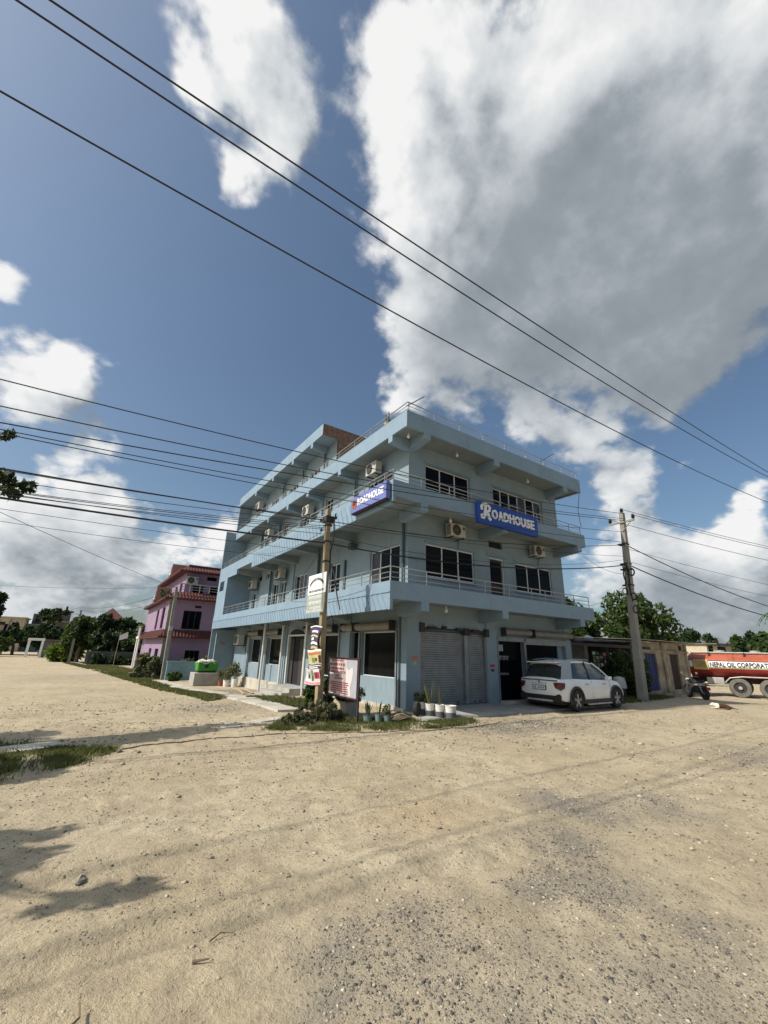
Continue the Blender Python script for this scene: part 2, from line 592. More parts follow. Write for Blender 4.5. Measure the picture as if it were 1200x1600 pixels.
MT['maroon'] = mat('maroon_frame', (0.06, 0.010, 0.016), 0.55, var=0.1)
MT['redink'] = mat('red_ink', (0.42, 0.03, 0.05), 0.7, var=0.1)
MT['navy'] = mat('navy_print', (0.035, 0.035, 0.10), 0.6, var=0.1)
MT['violet'] = mat('violet_print', (0.055, 0.035, 0.085), 0.6, var=0.15)
MT['yellow'] = mat('yellow_print', (0.50, 0.44, 0.20), 0.6, var=0.12)
MT['pink'] = mat('pink_print', (0.60, 0.22, 0.26), 0.6, var=0.15)
MT['orange'] = mat('orange_print', (0.46, 0.15, 0.07), 0.6, var=0.1)
MT['greenprint'] = mat('green_print', (0.12, 0.24, 0.09), 0.6, var=0.1)
MT['greyboard'] = mat('grey_green_board', (0.33, 0.36, 0.31), 0.6, var=0.12, vscale=4)
MT['tanker'] = mat('tanker_orange', (0.40, 0.095, 0.045), 0.45, var=0.12, vscale=2.0, coat=0.1, streak=0.7, dirt=(0.20, 0.085, 0.05))
MT['tankred'] = mat('tanker_red', (0.27, 0.026, 0.02), 0.45, var=0.15, vscale=2.0, coat=0.2)
MT['chassis'] = mat('chassis', (0.035, 0.033, 0.032), 0.8, var=0.3)
MT['mudguard'] = mat('galvanised', (0.42, 0.41, 0.39), 0.55, metal=0.3, var=0.15)
MT['bluedoor'] = mat('blue_door', (0.012, 0.032, 0.15), 0.55, var=0.15, streak=0.2)
MT['browndoor'] = mat('brown_door', (0.045, 0.033, 0.028), 0.7, var=0.25, vscale=4)
MT['tin'] = mat('corrugated_tin', (0.16, 0.145, 0.13), 0.7, metal=0.25, var=0.35, vscale=1.5, streak=0.4, dirt=(0.10, 0.06, 0.04))
MT['bark'] = mat('bark', (0.13, 0.10, 0.075), 0.95, var=0.25, vscale=5, bump=0.6, bscale=20)
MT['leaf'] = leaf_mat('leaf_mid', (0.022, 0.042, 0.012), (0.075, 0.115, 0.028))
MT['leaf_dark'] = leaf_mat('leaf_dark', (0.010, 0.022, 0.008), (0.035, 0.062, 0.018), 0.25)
MT['leaf_light'] = leaf_mat('leaf_light', (0.05, 0.085, 0.015), (0.14, 0.19, 0.04))
MT['leaf_bush'] = leaf_mat('leaf_bush', (0.055, 0.068, 0.032), (0.18, 0.18, 0.095), 0.25)
MT['petal'] = leaf_mat('petal_mauve', (0.17, 0.07, 0.13), (0.30, 0.17, 0.24), 0.3)
MT['grass'] = leaf_mat('grass_blade', (0.058, 0.074, 0.022), (0.185, 0.192, 0.075), 0.3)
MT['stone'] = mat('gravel_stone', (0.125, 0.112, 0.094), 0.9, var=0.15, vscale=30, island=0.75, bump=0.2, bscale=120)
MT['palestone'] = mat('pale_gravel', (0.34, 0.295, 0.225), 0.92, var=0.15, vscale=30, island=0.55)
MT['terracotta'] = mat('terracotta', (0.32, 0.09, 0.045), 0.85, var=0.15)
MT['greenpot'] = mat('green_pot', (0.15, 0.21, 0.185), 0.6, var=0.12)
MT['bucket'] = mat('white_bucket', (0.68, 0.66, 0.60), 0.6, var=0.08, streak=0.3)
MT['bucketband'] = mat('grey_bucket_band', (0.10, 0.11, 0.13), 0.7, var=0.15)
MT['rope'] = mat('old_rope', (0.19, 0.145, 0.095), 0.95, var=0.3, vscale=12)
MT['dogbrown'] = mat('dog_brown', (0.13, 0.05, 0.024), 0.9, var=0.2, vscale=14)
MT['dogwhite'] = mat('dog_white', (0.66, 0.60, 0.50), 0.9, var=0.1, vscale=14)
MT['twig'] = mat('dry_twig', (0.17, 0.125, 0.08), 0.95, var=0.25, vscale=15)
MT['wood'] = mat('weathered_wood', (0.42, 0.34, 0.24), 0.9, var=0.2, vscale=6)
MT['bulb'] = mat('bulb_glass', (0.72, 0.72, 0.70), 0.25, var=0.02)
MT['cream'] = mat('cream_wall', (0.50, 0.44, 0.31), 0.85, var=0.1, streak=0.3)
MT['greywall'] = mat('grey_block_wall', (0.13, 0.125, 0.115), 0.9, var=0.25, vscale=1.0, bump=0.3, bscale=10, streak=0.4)
MT['cyanwall'] = mat('cyan_wall', (0.22, 0.34, 0.38), 0.85, var=0.12, streak=0.3)
MT['clod'] = mat('dirt_clod', (0.36, 0.30, 0.21), 0.95, var=0.2, vscale=20, island=0.45, bump=0.3, bscale=80)  # colour darkened so the clods read as small shadows on the dirt
MT['tanrock'] = mat('field_stone', (0.25, 0.215, 0.165), 0.9, var=0.2, vscale=9, bump=0.4, bscale=30)


# ------------------------------------------------------------------ ground
def sstep(a, b, x):
    t = np.clip((np.asarray(x, dtype=float) - a) / (b - a), 0, 1)
    return t * t * (3 - 2 * t)


def gh(x, y):
    """lie of the land"""
    return -0.12 - 0.48 * sstep(1, 16, y) - 0.32 * sstep(11, 24, x)


def gz(x, y):
    return float(gh(x, y))


def _hash(ix, iy, s):
    v = np.sin(ix * 127.1 + iy * 311.7 + s * 74.7) * 43758.5453
    return v - np.floor(v)


def vnoise(x, y, s=0):
    ix, iy = np.floor(x), np.floor(y)
    fx, fy = x - ix, y - iy
    fx = fx * fx * (3 - 2 * fx)
    fy = fy * fy * (3 - 2 * fy)
    a, b = _hash(ix, iy, s), _hash(ix + 1, iy, s)
    c, d = _hash(ix, iy + 1, s), _hash(ix + 1, iy + 1, s)
    return (a * (1 - fx) + b * fx) * (1 - fy) + (c * (1 - fx) + d * fx) * fy


def fbm(x, y, octv=4, s=0):
    r, a, tot = 0, 1.0, 0
    for k in range(octv):
        r = r + a * vnoise(x * 2 ** k, y * 2 ** k, s + k)
        tot += a
        a *= 0.5
    return r / tot


# patches of loose gravel on the dirt (centre, radius, strength)
GRAVEL = [(-3.1, -7.3, 0.55, 1.0), (-4.3, -7.85, 0.45, 1.0), (-5.0, -8.25, 0.35, 1.0), (-4.75, -8.5, 0.4, 0.8), (-6.5, -8.1, 0.4, 0.9),
          (-6.6, -8.6, 0.3, 1.0), (-6.2, -8.55, 0.5, 0.7), (0.3, -3.1, 0.9, 0.9), (1.8, -3.3, 1.1, 0.85), (3.6, -3.5, 1.0, 0.5), (2.4, -7.3, 1.1, 0.6),
          (-2.3, -7.7, 0.5, 0.8), (-4.8, -9.3, 0.5, 0.7), (-5.6, -9.2, 0.7, 0.55), (-6.0, -8.1, 0.4, 0.8), (-1.8, 11.0, 2.6, 0.9), (-1.6, 5.5, 1.2, 0.8), (-4.6, 3.0, 1.6, 0.55),
          (-8.0, 25.0, 4.0, 0.5), (-7.0, 15.0, 2.5, 0.3)]


def gravel_mask(x, y):
    m = np.zeros_like(np.asarray(x, dtype=float))
    wx = x + 0.5 * (fbm(x * 1.3, y * 1.3, 3, 11) - 0.5) * 2
    wy = y + 0.5 * (fbm(x * 1.3, y * 1.3, 3, 23) - 0.5) * 2
    for cx, cy, r, w in GRAVEL:
        m = np.maximum(m, w * np.exp(-((wx - cx) ** 2 + (wy - cy) ** 2) / (r * r)))
    return m * (0.45 + 0.9 * fbm(x * 3, y * 3, 3, 5))


def micro(x, y):
    """relief of the dirt"""
    d = np.hypot(x - CAM.x, y - CAM.y)
    near = np.exp(-(d / 22.0) ** 2)
    z = 0.055 * (fbm(x * 0.55, y * 0.55, 3, 1) - 0.5) + 0.030 * (fbm(x * 2.3, y * 2.3, 3, 2) - 0.5)
    z = z + 0.040 * (fbm(x * 8, y * 8, 3, 3) - 0.5) * near
    # broad wheel ruts running along the street
    r = y + 0.12 * (x + 6) + 0.35 * (fbm(x * 0.25, y * 0.25, 2, 9) - 0.5)
    for c, wd in ((-5.2, 0.16), (-6.6, 0.18), (-7.55, 0.12)):
        z = z - 0.030 * np.exp(-((r - c) / wd) ** 2) + 0.014 * np.exp(-((r - c - 0.32) / 0.14) ** 2)
    return z * np.exp(-(d / 60.0) ** 2)


def graded(c, fine, half, lim_lo, lim_hi, ratio):
    a = list(np.arange(c - half, c + half, fine))
    s, x = fine, a[-1]
    while x < lim_hi:
        s *= ratio
        x += s
        a.append(x)
    s, x = fine, a[0]
    b = []
    while x > lim_lo:
        s *= ratio
        x -= s
        b.append(x)
    return np.array(b[::-1] + a)


def ground_material():
    m = bpy.data.materials.new('dirt')
    m.use_nodes = True
    t = m.node_tree
    T = NT(t)
    b = t.nodes['Principled BSDF']
    b.inputs['Roughness'].default_value = 0.95
    b.inputs['Specular IOR Level'].default_value = 0.15
    geo = t.nodes.new('ShaderNodeNewGeometry')
    pos = geo.outputs['Position']
    at = t.nodes.new('ShaderNodeAttribute')
    at.attribute_name = 'gravel'
    gm = at.outputs['Fac']
    n1 = T.noise(pos, 0.45, 5.0, 0.6)
    n2 = T.noise(pos, 3.2, 7.0, 0.65)
    n3 = T.noise(pos, 26.0, 5.0, 0.7)
    n4 = T.noise(pos, 110.0, 3.0, 0.7)
    c = T.mix(T.step(0.32, 0.68, n1), (0.445, 0.362, 0.235, 1), (0.54, 0.455, 0.312, 1))
    c = T.mix(T.step(0.38, 0.70, n2), c, T.mix(0.7, c, (0.345, 0.28, 0.188, 1)))
    # warmer clay patch
    dv = T.vmath('LENGTH', T.vmath('MULTIPLY', T.vmath('SUBTRACT', pos, (-4.85, -6.7, -0.12)), (0.75, 1.0, 0.2)))
    clay = T.math('MULTIPLY', T.step(1.0, 0.0, T.math('MULTIPLY_ADD', n2, 0.9, T.math('SUBTRACT', dv, 0.35))), 0.45)
    c = T.mix(clay, c, (0.44, 0.315, 0.18, 1))
    c = T.mix(T.math('MULTIPLY', gm, 0.85, clamp=True), c, (0.25, 0.225, 0.185, 1))
    c = T.mix(T.math('MULTIPLY', T.step(0.50, 0.74, n3), 0.55), c, (0.22, 0.18, 0.128, 1))
    n5 = T.noise(pos, 70.0, 4.0, 0.75)
    c = T.mix(T.math('MULTIPLY', T.step(0.56, 0.70, n5), 0.5), c, (0.20, 0.165, 0.12, 1))
    n6 = T.noise(pos, 9.0, 6.0, 0.7)
    c = T.mix(T.math('MULTIPLY', T.step(0.50, 0.72, n6), 0.42), c, (0.27, 0.22, 0.155, 1))
    c = T.mix(T.math('MULTIPLY', T.step(0.45, 0.15, n3), 0.35), c, (0.68, 0.60, 0.455, 1))
    # specks
    vo = t.nodes.new('ShaderNodeTexVoronoi')
    vo.inputs['Scale'].default_value = 38.0
    t.links.new(pos, vo.inputs['Vector'])
    spk = T.math('MULTIPLY', T.step(0.24, 0.12, vo.outputs['Distance']), T.step(0.55, 0.85, T.math('MULTIPLY_ADD', gm, 0.5, T.math('MULTIPLY', n2, 1.15))))
    c = T.mix(T.math('MULTIPLY', spk, 0.75), c, T.mix(vo.outputs['Color'], (0.10, 0.09, 0.075, 1), (0.30, 0.28, 0.24, 1)))
    t.links.new(c, b.inputs['Base Color'])
    bp = t.nodes.new('ShaderNodeBump')
    bp.inputs['Strength'].default_value = 1.0
    bp.inputs['Distance'].default_value = 0.022
    hgt = T.math('MULTIPLY_ADD', T.math('MULTIPLY_ADD', n6, 1.6, n4), 0.35, T.math('MULTIPLY_ADD', n3, 1.0, T.math('MULTIPLY', spk, 0.6)))
    t.links.new(hgt, bp.inputs['Height'])
    t.links.new(bp.outputs[0], b.inputs['Normal'])
    return m


def make_ground():
    xs = graded(-5.6, 0.045, 2.9, -420, 460, 1.055)
    ys = graded(-7.2, 0.045, 2.4, -260, 700, 1.055)
    X, Y = np.meshgrid(xs, ys)
    Z = gh(X, Y) + micro(X, Y)
    nx, ny = len(xs), len(ys)
    V = np.stack([X.ravel(), Y.ravel(), Z.ravel()], 1)
    i = np.arange(nx * ny).reshape(ny, nx)
    Fq = np.stack([i[:-1, :-1].ravel(), i[:-1, 1:].ravel(), i[1:, 1:].ravel(), i[1:, :-1].ravel()], 1)
    o = raw_mesh('ground', V, Fq, ground_material(), smooth=True)
    at = o.data.attributes.new('gravel', 'FLOAT', 'POINT')
    gm = gravel_mask(X.ravel(), Y.ravel())
    at.data.foreach_set('value', gm.astype(np.float32))
    put(o, 'sandy dirt ground of the street crossing', 'ground', kind='structure')
    del o['category']
    return o


make_ground()


def surf(x, y):
    x = np.asarray(x, dtype=float)
    y = np.asarray(y, dtype=float)
    return gh(x, y) + micro(x, y)


_OCT = (np.array([(1, 0, 0), (0, 1, 0), (-1, 0, 0), (0, -1, 0), (0.1, 0.1, 1), (0, 0, -0.6), (0.62, 0.62, 0.45), (-0.6, 0.55, 0.5), (-0.55, -0.6, 0.42), (0.6, -0.58, 0.5)], dtype=float),
        np.array([(0, 6, 9), (9, 6, 4), (6, 1, 7), (6, 7, 4), (7, 2, 8), (7, 8, 4), (8, 3, 9), (8, 9, 4), (0, 1, 6), (1, 2, 7), (2, 3, 8), (3, 0, 9)]))


def ico():
    """a small faceted pebble"""
    return _OCT


def stones(name, P, size, material, label, cat, flat=0.6):
    """many small stones as one mesh"""
    v0, f0 = ico()
    n = len(P)
    k = len(v0)
    a = RNG.uniform(0, 2 * np.pi, n)
    sc = np.stack([size * RNG.uniform(0.7, 1.3, n), size * RNG.uniform(0.6, 1.1, n), size * flat * RNG.uniform(0.6, 1.2, n)], 1)
    V = v0[None] * (1 + RNG.uniform(-0.22, 0.22, (n, k, 1))) * sc[:, None, :]
    ca, sa = np.cos(a)[:, None], np.sin(a)[:, None]
    x = V[:, :, 0] * ca - V[:, :, 1] * sa
    y = V[:, :, 0] * sa + V[:, :, 1] * ca
    V = np.stack([x, y, V[:, :, 2]], 2) + P[:, None, :]
    Fc = (f0[None] + (np.arange(n) * k)[:, None, None]).reshape(-1, 3)
    o = raw_mesh(name, V.reshape(-1, 3), Fc, material)
    put(o, label, cat, kind='stuff')
    return o


def scatter_gravel():
    pts, sizes = [], []
    # gravel patches
    for cx, cy, r, w in GRAVEL:
        if cy > 20:
            continue
        dist = math.hypot(cx - CAM.x, cy - CAM.y)
        n = int(4800 * r * r * w / max(1.0, (dist / 5.0) ** 1.6) * 1.3) + 150
        q = RNG.normal(0, r * 0.62, (n, 2)) + (cx, cy)
        keep = RNG.uniform(0, 1, n) < np.clip(gravel_mask(q[:, 0], q[:, 1]) * 1.5, 0, 1)
        q = q[keep]
        s = np.clip(RNG.lognormal(math.log(0.0058), 0.45, len(q)), 0.003, 0.015) * (1 if dist < 9 else 2.0)
        pts.append(q)
        sizes.append(s)
    # stray stones everywhere on the crossing, density falling with distance
    n = 70000
    rr = 1.6 + 17 * RNG.uniform(0, 1, n) ** 1.7
    th = RNG.uniform(-0.95, 0.95, n) + YAW
    q = np.stack([CAM.x + rr * np.sin(th), CAM.y + rr * np.cos(th)], 1)
    ok = (fbm(q[:, 0] * 0.9, q[:, 1] * 0.9, 3, 31) > 0.36) & ~((q[:, 0] > -1.7) & (q[:, 1] > -1.3))
    q = q[ok]
    pts.append(q)
    sizes.append(np.clip(RNG.lognormal(math.log(0.0040), 0.5, len(q)), 0.0016, 0.016) * np.clip(np.hypot(q[:, 0] - CAM.x, q[:, 1] - CAM.y) / 4.5, 0.9, 2.2))
    q = np.concatenate(pts)
    s = np.concatenate(sizes)
    inside = (q[:, 0] > 0) & (q[:, 1] > -1.7)
    inside |= (q[:, 0] > -0.25) & (q[:, 1] > 0)
    q, s = q[~inside], s[~inside]
    P = np.stack([q[:, 0], q[:, 1], surf(q[:, 0], q[:, 1]) + s * 0.02], 1)
    pale = RNG.uniform(0, 1, len(q)) < 0.28
    stones('gravel', P[~pale], s[~pale], MT['stone'], 'loose grey gravel scattered over the dirt crossing', 'gravel')
    stones('pale_gravel', P[pale], s[pale] * 0.9, MT['palestone'], 'pale pebbles strewn among the grey gravel', 'gravel')


scatter_gravel()


def scatter_clods():
    n = 15000
    rr = 2.2 + 21 * RNG.uniform(0, 1, n) ** 1.25
    th = RNG.uniform(-0.98, 0.98, n) + YAW
    q = np.stack([CAM.x + rr * np.sin(th), CAM.y + rr * np.cos(th)], 1)
    ok = (fbm(q[:, 0] * 0.6, q[:, 1] * 0.6, 3, 51) > 0.40) & ~((q[:, 0] > -0.2) & (q[:, 1] > -1.8))
    q = q[ok]
    s = np.clip(RNG.lognormal(math.log(0.009), 0.6, len(q)), 0.003, 0.04) * np.clip(np.hypot(q[:, 0] - CAM.x, q[:, 1] - CAM.y) / 7.0, 0.45, 1.5)
    P = np.stack([q[:, 0], q[:, 1], surf(q[:, 0], q[:, 1]) + s * 0.05], 1)
    stones('dirt_clods', P, s, MT['clod'], 'crumbly clods of dry dirt strewn over the crossing', 'dirt', flat=0.5)


scatter_clods()


def big_stone(x, y, s, label, m='stone', flat=0.55):
    bm = bmesh.new()
    bmesh.ops.create_icosphere(bm, subdivisions=2, radius=1.0)
    for v in bm.verts:
        k = 1 + random.uniform(-0.26, 0.22)
        v.co = Vector((v.co.x * s * k, v.co.y * s * 0.72 * k, v.co.z * s * flat * k))
    me = bpy.data.meshes.new('stone')
    bm.to_mesh(me)
    bm.free()
    me.materials.append(MT['tanrock'])
    o = bpy.data.objects.new('stone', me)
    o.location = (x, y, float(surf(x, y)) + s * flat * 0.35)
    o.rotation_euler = (random.uniform(-.15, .15), random.uniform(-.15, .15), random.uniform(0, 6.28))
    COL.objects.link(o)
    put(o, label, 'stone')
    return o


# ------------------------------------------------------------------ foliage builders
def leaf_cloud(name, C, R, n, size, material, parent=None, flat=1.0, elong=2.0, off=(0, 0, 0), hang=0.0):
    """n leaf faces spread over clumps with centres C (m,3) and radii R (m)"""
    C = np.asarray(C, dtype=float)
    R = np.asarray(R, dtype=float)
    w = R ** 2
    idx = RNG.choice(len(C), n, p=w / w.sum())
    d = RNG.normal(0, 1, (n, 3))
    d /= np.linalg.norm(d, axis=1)[:, None]
    rad = R[idx] * RNG.uniform(0.35, 1.08, n) ** 0.6
    P = C[idx] + d * rad[:, None] * np.array([1, 1, flat])
    a = RNG.normal(0, 1, (n, 3))
    a[:, 2] -= hang
    a /= np.linalg.norm(a, axis=1)[:, None]
    nrm = d + RNG.normal(0, 0.7, (n, 3)) + np.array([0, 0, 0.4])
    b = np.cross(nrm, a)
    b /= np.linalg.norm(b, axis=1)[:, None] + 1e-9
    s = size * RNG.uniform(0.6, 1.35, n)[:, None]
    a = a * s * elong * 0.5
    b = b * s * 0.5
    V = np.stack([P - a, P + b * 0.9, P + a, P - b * 0.9], 1).reshape(-1, 3) - np.asarray(off)
    Fq = np.arange(n * 4).reshape(n, 4)
    return raw_mesh(name, V, Fq, material, parent)


def tree(x, y, height, rx, rz, label, group=None, seed=1, n=5000, leaf=0.22, material='leaf', trunk=0.16, base=None, name='tree', zc=None, clumps=26, bare=0.0):
    global RNG
    RNG = np.random.default_rng(seed)
    z0 = gz(x, y) if base is None else base
    t = thing(name, (x, y, z0), label, 'tree', group)
    rnd = random.Random(seed)
    czz = (zc if zc is not None else height - rz)
    C, R = [], []
    while len(C) < clumps:
        p = [rnd.uniform(-1, 1) for _ in range(3)]
        q = math.sqrt(sum(k * k for k in p))
        if q > 1 or (q < 0.35 and rnd.random() < 0.7):
            continue
        C.append((p[0] * rx * 0.82, p[1] * rx * 0.82, czz + p[2] * rz * 0.82))
        R.append(rnd.choice((0.14, 0.2, 0.28, 0.4)) * rnd.uniform(0.8, 1.2) * min(rx, rz))
    m = MB()
    top = (rnd.uniform(-.2, .2) * rx, rnd.uniform(-.2, .2) * rx, czz + rz * 0.3)
    pts = [(0, 0, -0.25), (0.03 * height * rnd.uniform(-1, 1), 0.02 * height * rnd.uniform(-1, 1), height * 0.22), (top[0] * 0.5, top[1] * 0.5, height * 0.45), top]
    m.tube(pts, [trunk * 1.25, trunk, trunk * 0.75, trunk * 0.25], 8)
    tr = m.build('trunk', MT['bark'], t, smooth=True)
    for k in range(min(9, clumps)):
        c = C[k]
        s = Vector(pts[1]).lerp(Vector(pts[3]), rnd.uniform(0.2, 0.9))
        mid = s.lerp(Vector(c), 0.5) + Vector((0, 0, -0.04 * height))
        MB().tube([s, mid, c], [trunk * 0.4, trunk * 0.25, trunk * 0.08], 6).build('limb', MT['bark'], t, smooth=True)
    leaf_cloud('crown', C, R, n, leaf, MT[material], t)
    return t


def grass_field(name, polys, n, hgt, label, seed=3, mat_='grass', thin=0.012):
    """polys: list of (polygon, weight); blades as narrow triangles"""
    rg = np.random.default_rng(seed)
    allp = []
    tot = sum(w for _, w in polys)
    for poly, w in polys:
        P = np.array(poly, dtype=float)
        lo, hi = P.min(0), P.max(0)
        k = int(n * w / tot)
        got = np.zeros((0, 2))
        while len(got) < k:
            q = rg.uniform(lo, hi, (k * 2, 2))
            ins = np.zeros(len(q), dtype=bool)
            j = len(P) - 1
            for i in range(len(P)):
                cond = ((P[i, 1] > q[:, 1]) != (P[j, 1] > q[:, 1]))
                xi = (P[j, 0] - P[i, 0]) * (q[:, 1] - P[i, 1]) / (P[j, 1] - P[i, 1] + 1e-12) + P[i, 0]
                ins ^= cond & (q[:, 0] < xi)
                j = i
            keep = ins & (rg.uniform(0, 1, len(q)) < np.clip((fbm(q[:, 0] * 2.6, q[:, 1] * 2.6, 4, 41) - 0.37) * 3.4, 0.03, 1))
            got = np.concatenate([got, q[keep]])
            if len(q) == 0:
                break
        allp.append(got[:k])
    q = np.concatenate(allp)
    n = len(q)
    q = q + rg.normal(0, 0.07, (n, 2)) * (rg.uniform(0, 1, (n, 1)) < 0.5)
    z = surf(q[:, 0], q[:, 1])
    dist = np.hypot(q[:, 0] - CAM.x, q[:, 1] - CAM.y)
    hh = hgt * rg.uniform(0.35, 1.25, n) * (0.55 + 0.9 * fbm(q[:, 0] * 1.5, q[:, 1] * 1.5, 3, 17))
    a = rg.uniform(0, 2 * np.pi, n)
    wd = thin * rg.uniform(0.6, 1.4, n) * np.clip(dist / 9.0, 0.8, 3.0)
    lean = rg.normal(0, 0.5, (n, 2)) * hh[:, None]
    base = np.stack([q[:, 0], q[:, 1], z - 0.01], 1)
    dx = np.stack([np.cos(a) * wd, np.sin(a) * wd, np.zeros(n)], 1)
    mid = base + np.stack([lean[:, 0] * 0.35, lean[:, 1] * 0.35, hh * 0.6], 1)
    tip = base + np.stack([lean[:, 0], lean[:, 1], hh], 1)
    V = np.stack([base - dx, base + dx, mid + dx * 0.7, tip, mid - dx * 0.7], 1).reshape(-1, 3)
    Fq = np.arange(n * 5).reshape(n, 5)
    o = raw_mesh(name, V, Fq, MT[mat_])
    put(o, label, 'grass', kind='stuff')
    return o


def bush(name, x, y, rx, rz, label, cat, seed, n=1800, leaf=0.07, material='leaf_bush', clumps=14, z0=None, group=None, elong=2.0, stems=5, mat2=None, n2=0):
    global RNG
    RNG = np.random.default_rng(seed)
    rnd = random.Random(seed)
    zb = gz(x, y) if z0 is None else z0
    t = thing(name, (x, y, zb), label, cat, group)
    C, R = [], []
    for k in range(clumps):
        a, r = rnd.uniform(0, 6.28), rx * math.sqrt(rnd.random()) * 0.8
        zz = rz * rnd.uniform(0.25, 1.65) * (1 - 0.45 * (r / rx) ** 2)
        C.append((r * math.cos(a), r * math.sin(a), zz))
        R.append(rnd.uniform(0.22, 0.42) * min(rx, rz))
    for k in range(stems):
        c = C[k]
        MB().tube([(c[0] * 0.25, c[1] * 0.25, -0.03), (c[0] * 0.7, c[1] * 0.7, c[2] * 0.6), c], [0.012 + rx * 0.012, 0.01, 0.004], 5).build('stem', MT['bark'], t)
    leaf_cloud('foliage', C, R, n, leaf, MT[material], t, elong=elong)
    if n2:
        leaf_cloud('flowers', C, [r * 1.12 for r in R], n2, leaf * 0.8, MT[mat2], t, elong=1.2)
    return t


# ------------------------------------------------------------------ the blue corner building
def PP(axis, c, u, d, z):
    """point on a facade: u along it, d into the building"""
    return (c + d, u, z) if axis == 'x' else (u, c + d, z)


def fbox(m, axis, c, u0, u1, d0, d1, z0, z1):
    if axis == 'x':
        return m.box(c + d0, c + d1, u0, u1, z0, z1)
    return m.box(u0, u1, c + d0, c + d1, z0, z1)


def holed_wall(name, axis, c, u0, u1, z0, z1, holes, t, material, parent):
    us = sorted(set([u0, u1] + [h[0] for h in holes] + [h[1] for h in holes]))
    zs = sorted(set([z0, z1] + [h[2] for h in holes] + [h[3] for h in holes]))
    us = [u for u in us if u0 <= u <= u1]
    zs = [z for z in zs if z0 <= z <= z1]
    m = MB()
    for a, b in zip(us[:-1], us[1:]):
        run = None
        for e, f in zip(zs[:-1], zs[1:]):
            cu, cz = (a + b) / 2, (e + f) / 2
            hole = any(h[0] < cu < h[1] and h[2] < cz < h[3] for h in holes)
            if not hole:
                m.quad(PP(axis, c, a, 0, e), PP(axis, c, b, 0, e), PP(axis, c, b, 0, f), PP(axis, c, a, 0, f))
    for (a, b, e, f) in holes:
        m.quad(PP(axis, c, a, 0, e), PP(axis, c, a, t, e), PP(axis, c, a, t, f), PP(axis, c, a, 0, f))
        m.quad(PP(axis, c, b, 0, e), PP(axis, c, b, t, e), PP(axis, c, b, t, f), PP(axis, c, b, 0, f))
        m.quad(PP(axis, c, a, 0, e), PP(axis, c, b, 0, e), PP(axis, c, b, t, e), PP(axis, c, a, t, e))
        m.quad(PP(axis, c, a, 0, f), PP(axis, c, b, 0, f), PP(axis, c, b, t, f), PP(axis, c, a, t, f))
    return m.build(name, material, parent, fix=False)


def window(parent, axis, c, u0, u1, z0, z1, n, inset=0.09, fw=0.045, name='window', fm='frame', transom=None, gm='glass'):
    m = MB()
    d0, d1 = inset, inset + 0.05
    fbox(m, axis, c, u0, u1, d0, d1, z1 - fw, z1)
    fbox(m, axis, c, u0, u1, d0, d1, z0, z0 + fw)
    xs = [u0 + (u1 - u0) * k / n for k in range(n + 1)]
    for k, x in enumerate(xs):
        a = max(u0, x - fw / 2)
        b = min(u1, x + fw / 2)
        if k == 0:
            b = u0 + fw
        if k == n:
            a = u1 - fw
        fbox(m, axis, c, a, b, d0 + 0.001, d1 - 0.001, z0 + fw, z1 - fw)
    if transom:
        fbox(m, axis, c, u0 + fw, u1 - fw, d0 + 0.004, d1 - 0.004, transom - 0.02, transom + 0.02)
    w = m.build(name, MT[fm], parent)
    for a, b in zip(xs[:-1], xs[1:]):
        fbox(MB(), axis, c, a + 0.012, b - 0.012, d0 + 0.022, d0 + 0.030, z0 + 0.012, z1 - 0.012).build('pane', MT['curtain' if random.random() < (0.22 if axis == 'x' else 0.06) and gm == 'glass' else gm], w)
    return w


def railing(parent, axis, c, u0, u1, zb, hgt, posts, rails=(1.0, 0.62, 0.28), r=0.015, zoff=0.0):
    m = MB()
    m.tube([PP(axis, c, u0, 0, zb + hgt), PP(axis, c, u1, 0, zb + hgt)], r * 1.25, 8)
    rl = m.build('railing', MT['steel'], parent, smooth=True)
    for k in rails[1:]:
        MB().tube([PP(axis, c, u0, 0, zb + hgt * k), PP(axis, c, u1, 0, zb + hgt * k)], r * 0.7, 6).build('rail', MT['steel'], rl, smooth=True)
    for p in posts:
        MB().tube([PP(axis, c, p, 0, zb - 0.02), PP(axis, c, p, 0, zb + hgt)], r, 6).build('post', MT['steel'], rl, smooth=True)
    return rl


def corrugated(m, axis, c, u0, u1, z0, z1, pitch, depth):
    """steel slats: wavy in height"""
    n = max(2, int((z1 - z0) / pitch))
    prof = []
    for k in range(n):
        zb = z0 + (z1 - z0) * k / n
        zt = z0 + (z1 - z0) * (k + 1) / n
        for t, d in ((0, 0.0), (0.18, depth), (0.5, depth * 1.25), (0.82, depth), (0.97, 0.0)):
            prof.append((zb + (zt - zb) * t, -d))
    prof.append((z1, 0.0))
    for (za, da), (zb, db) in zip(prof[:-1], prof[1:]):
        m.quad(PP(axis, c, u0, da, za), PP(axis, c, u1, da, za), PP(axis, c, u1, db, zb), PP(axis, c, u0, db, zb))
    return m


W_, L_ = 8.46, 18.76
E1, E3 = 1.478, 0.83          # overhang on the long side: balconies, roof
D1, D3 = 1.13, 0.96           # overhang on the short side
H = wthing('corner_building', (0, 0, -0.12), 'pale blue four-storey corner building with balconies, shutters and shop windows', 'building')

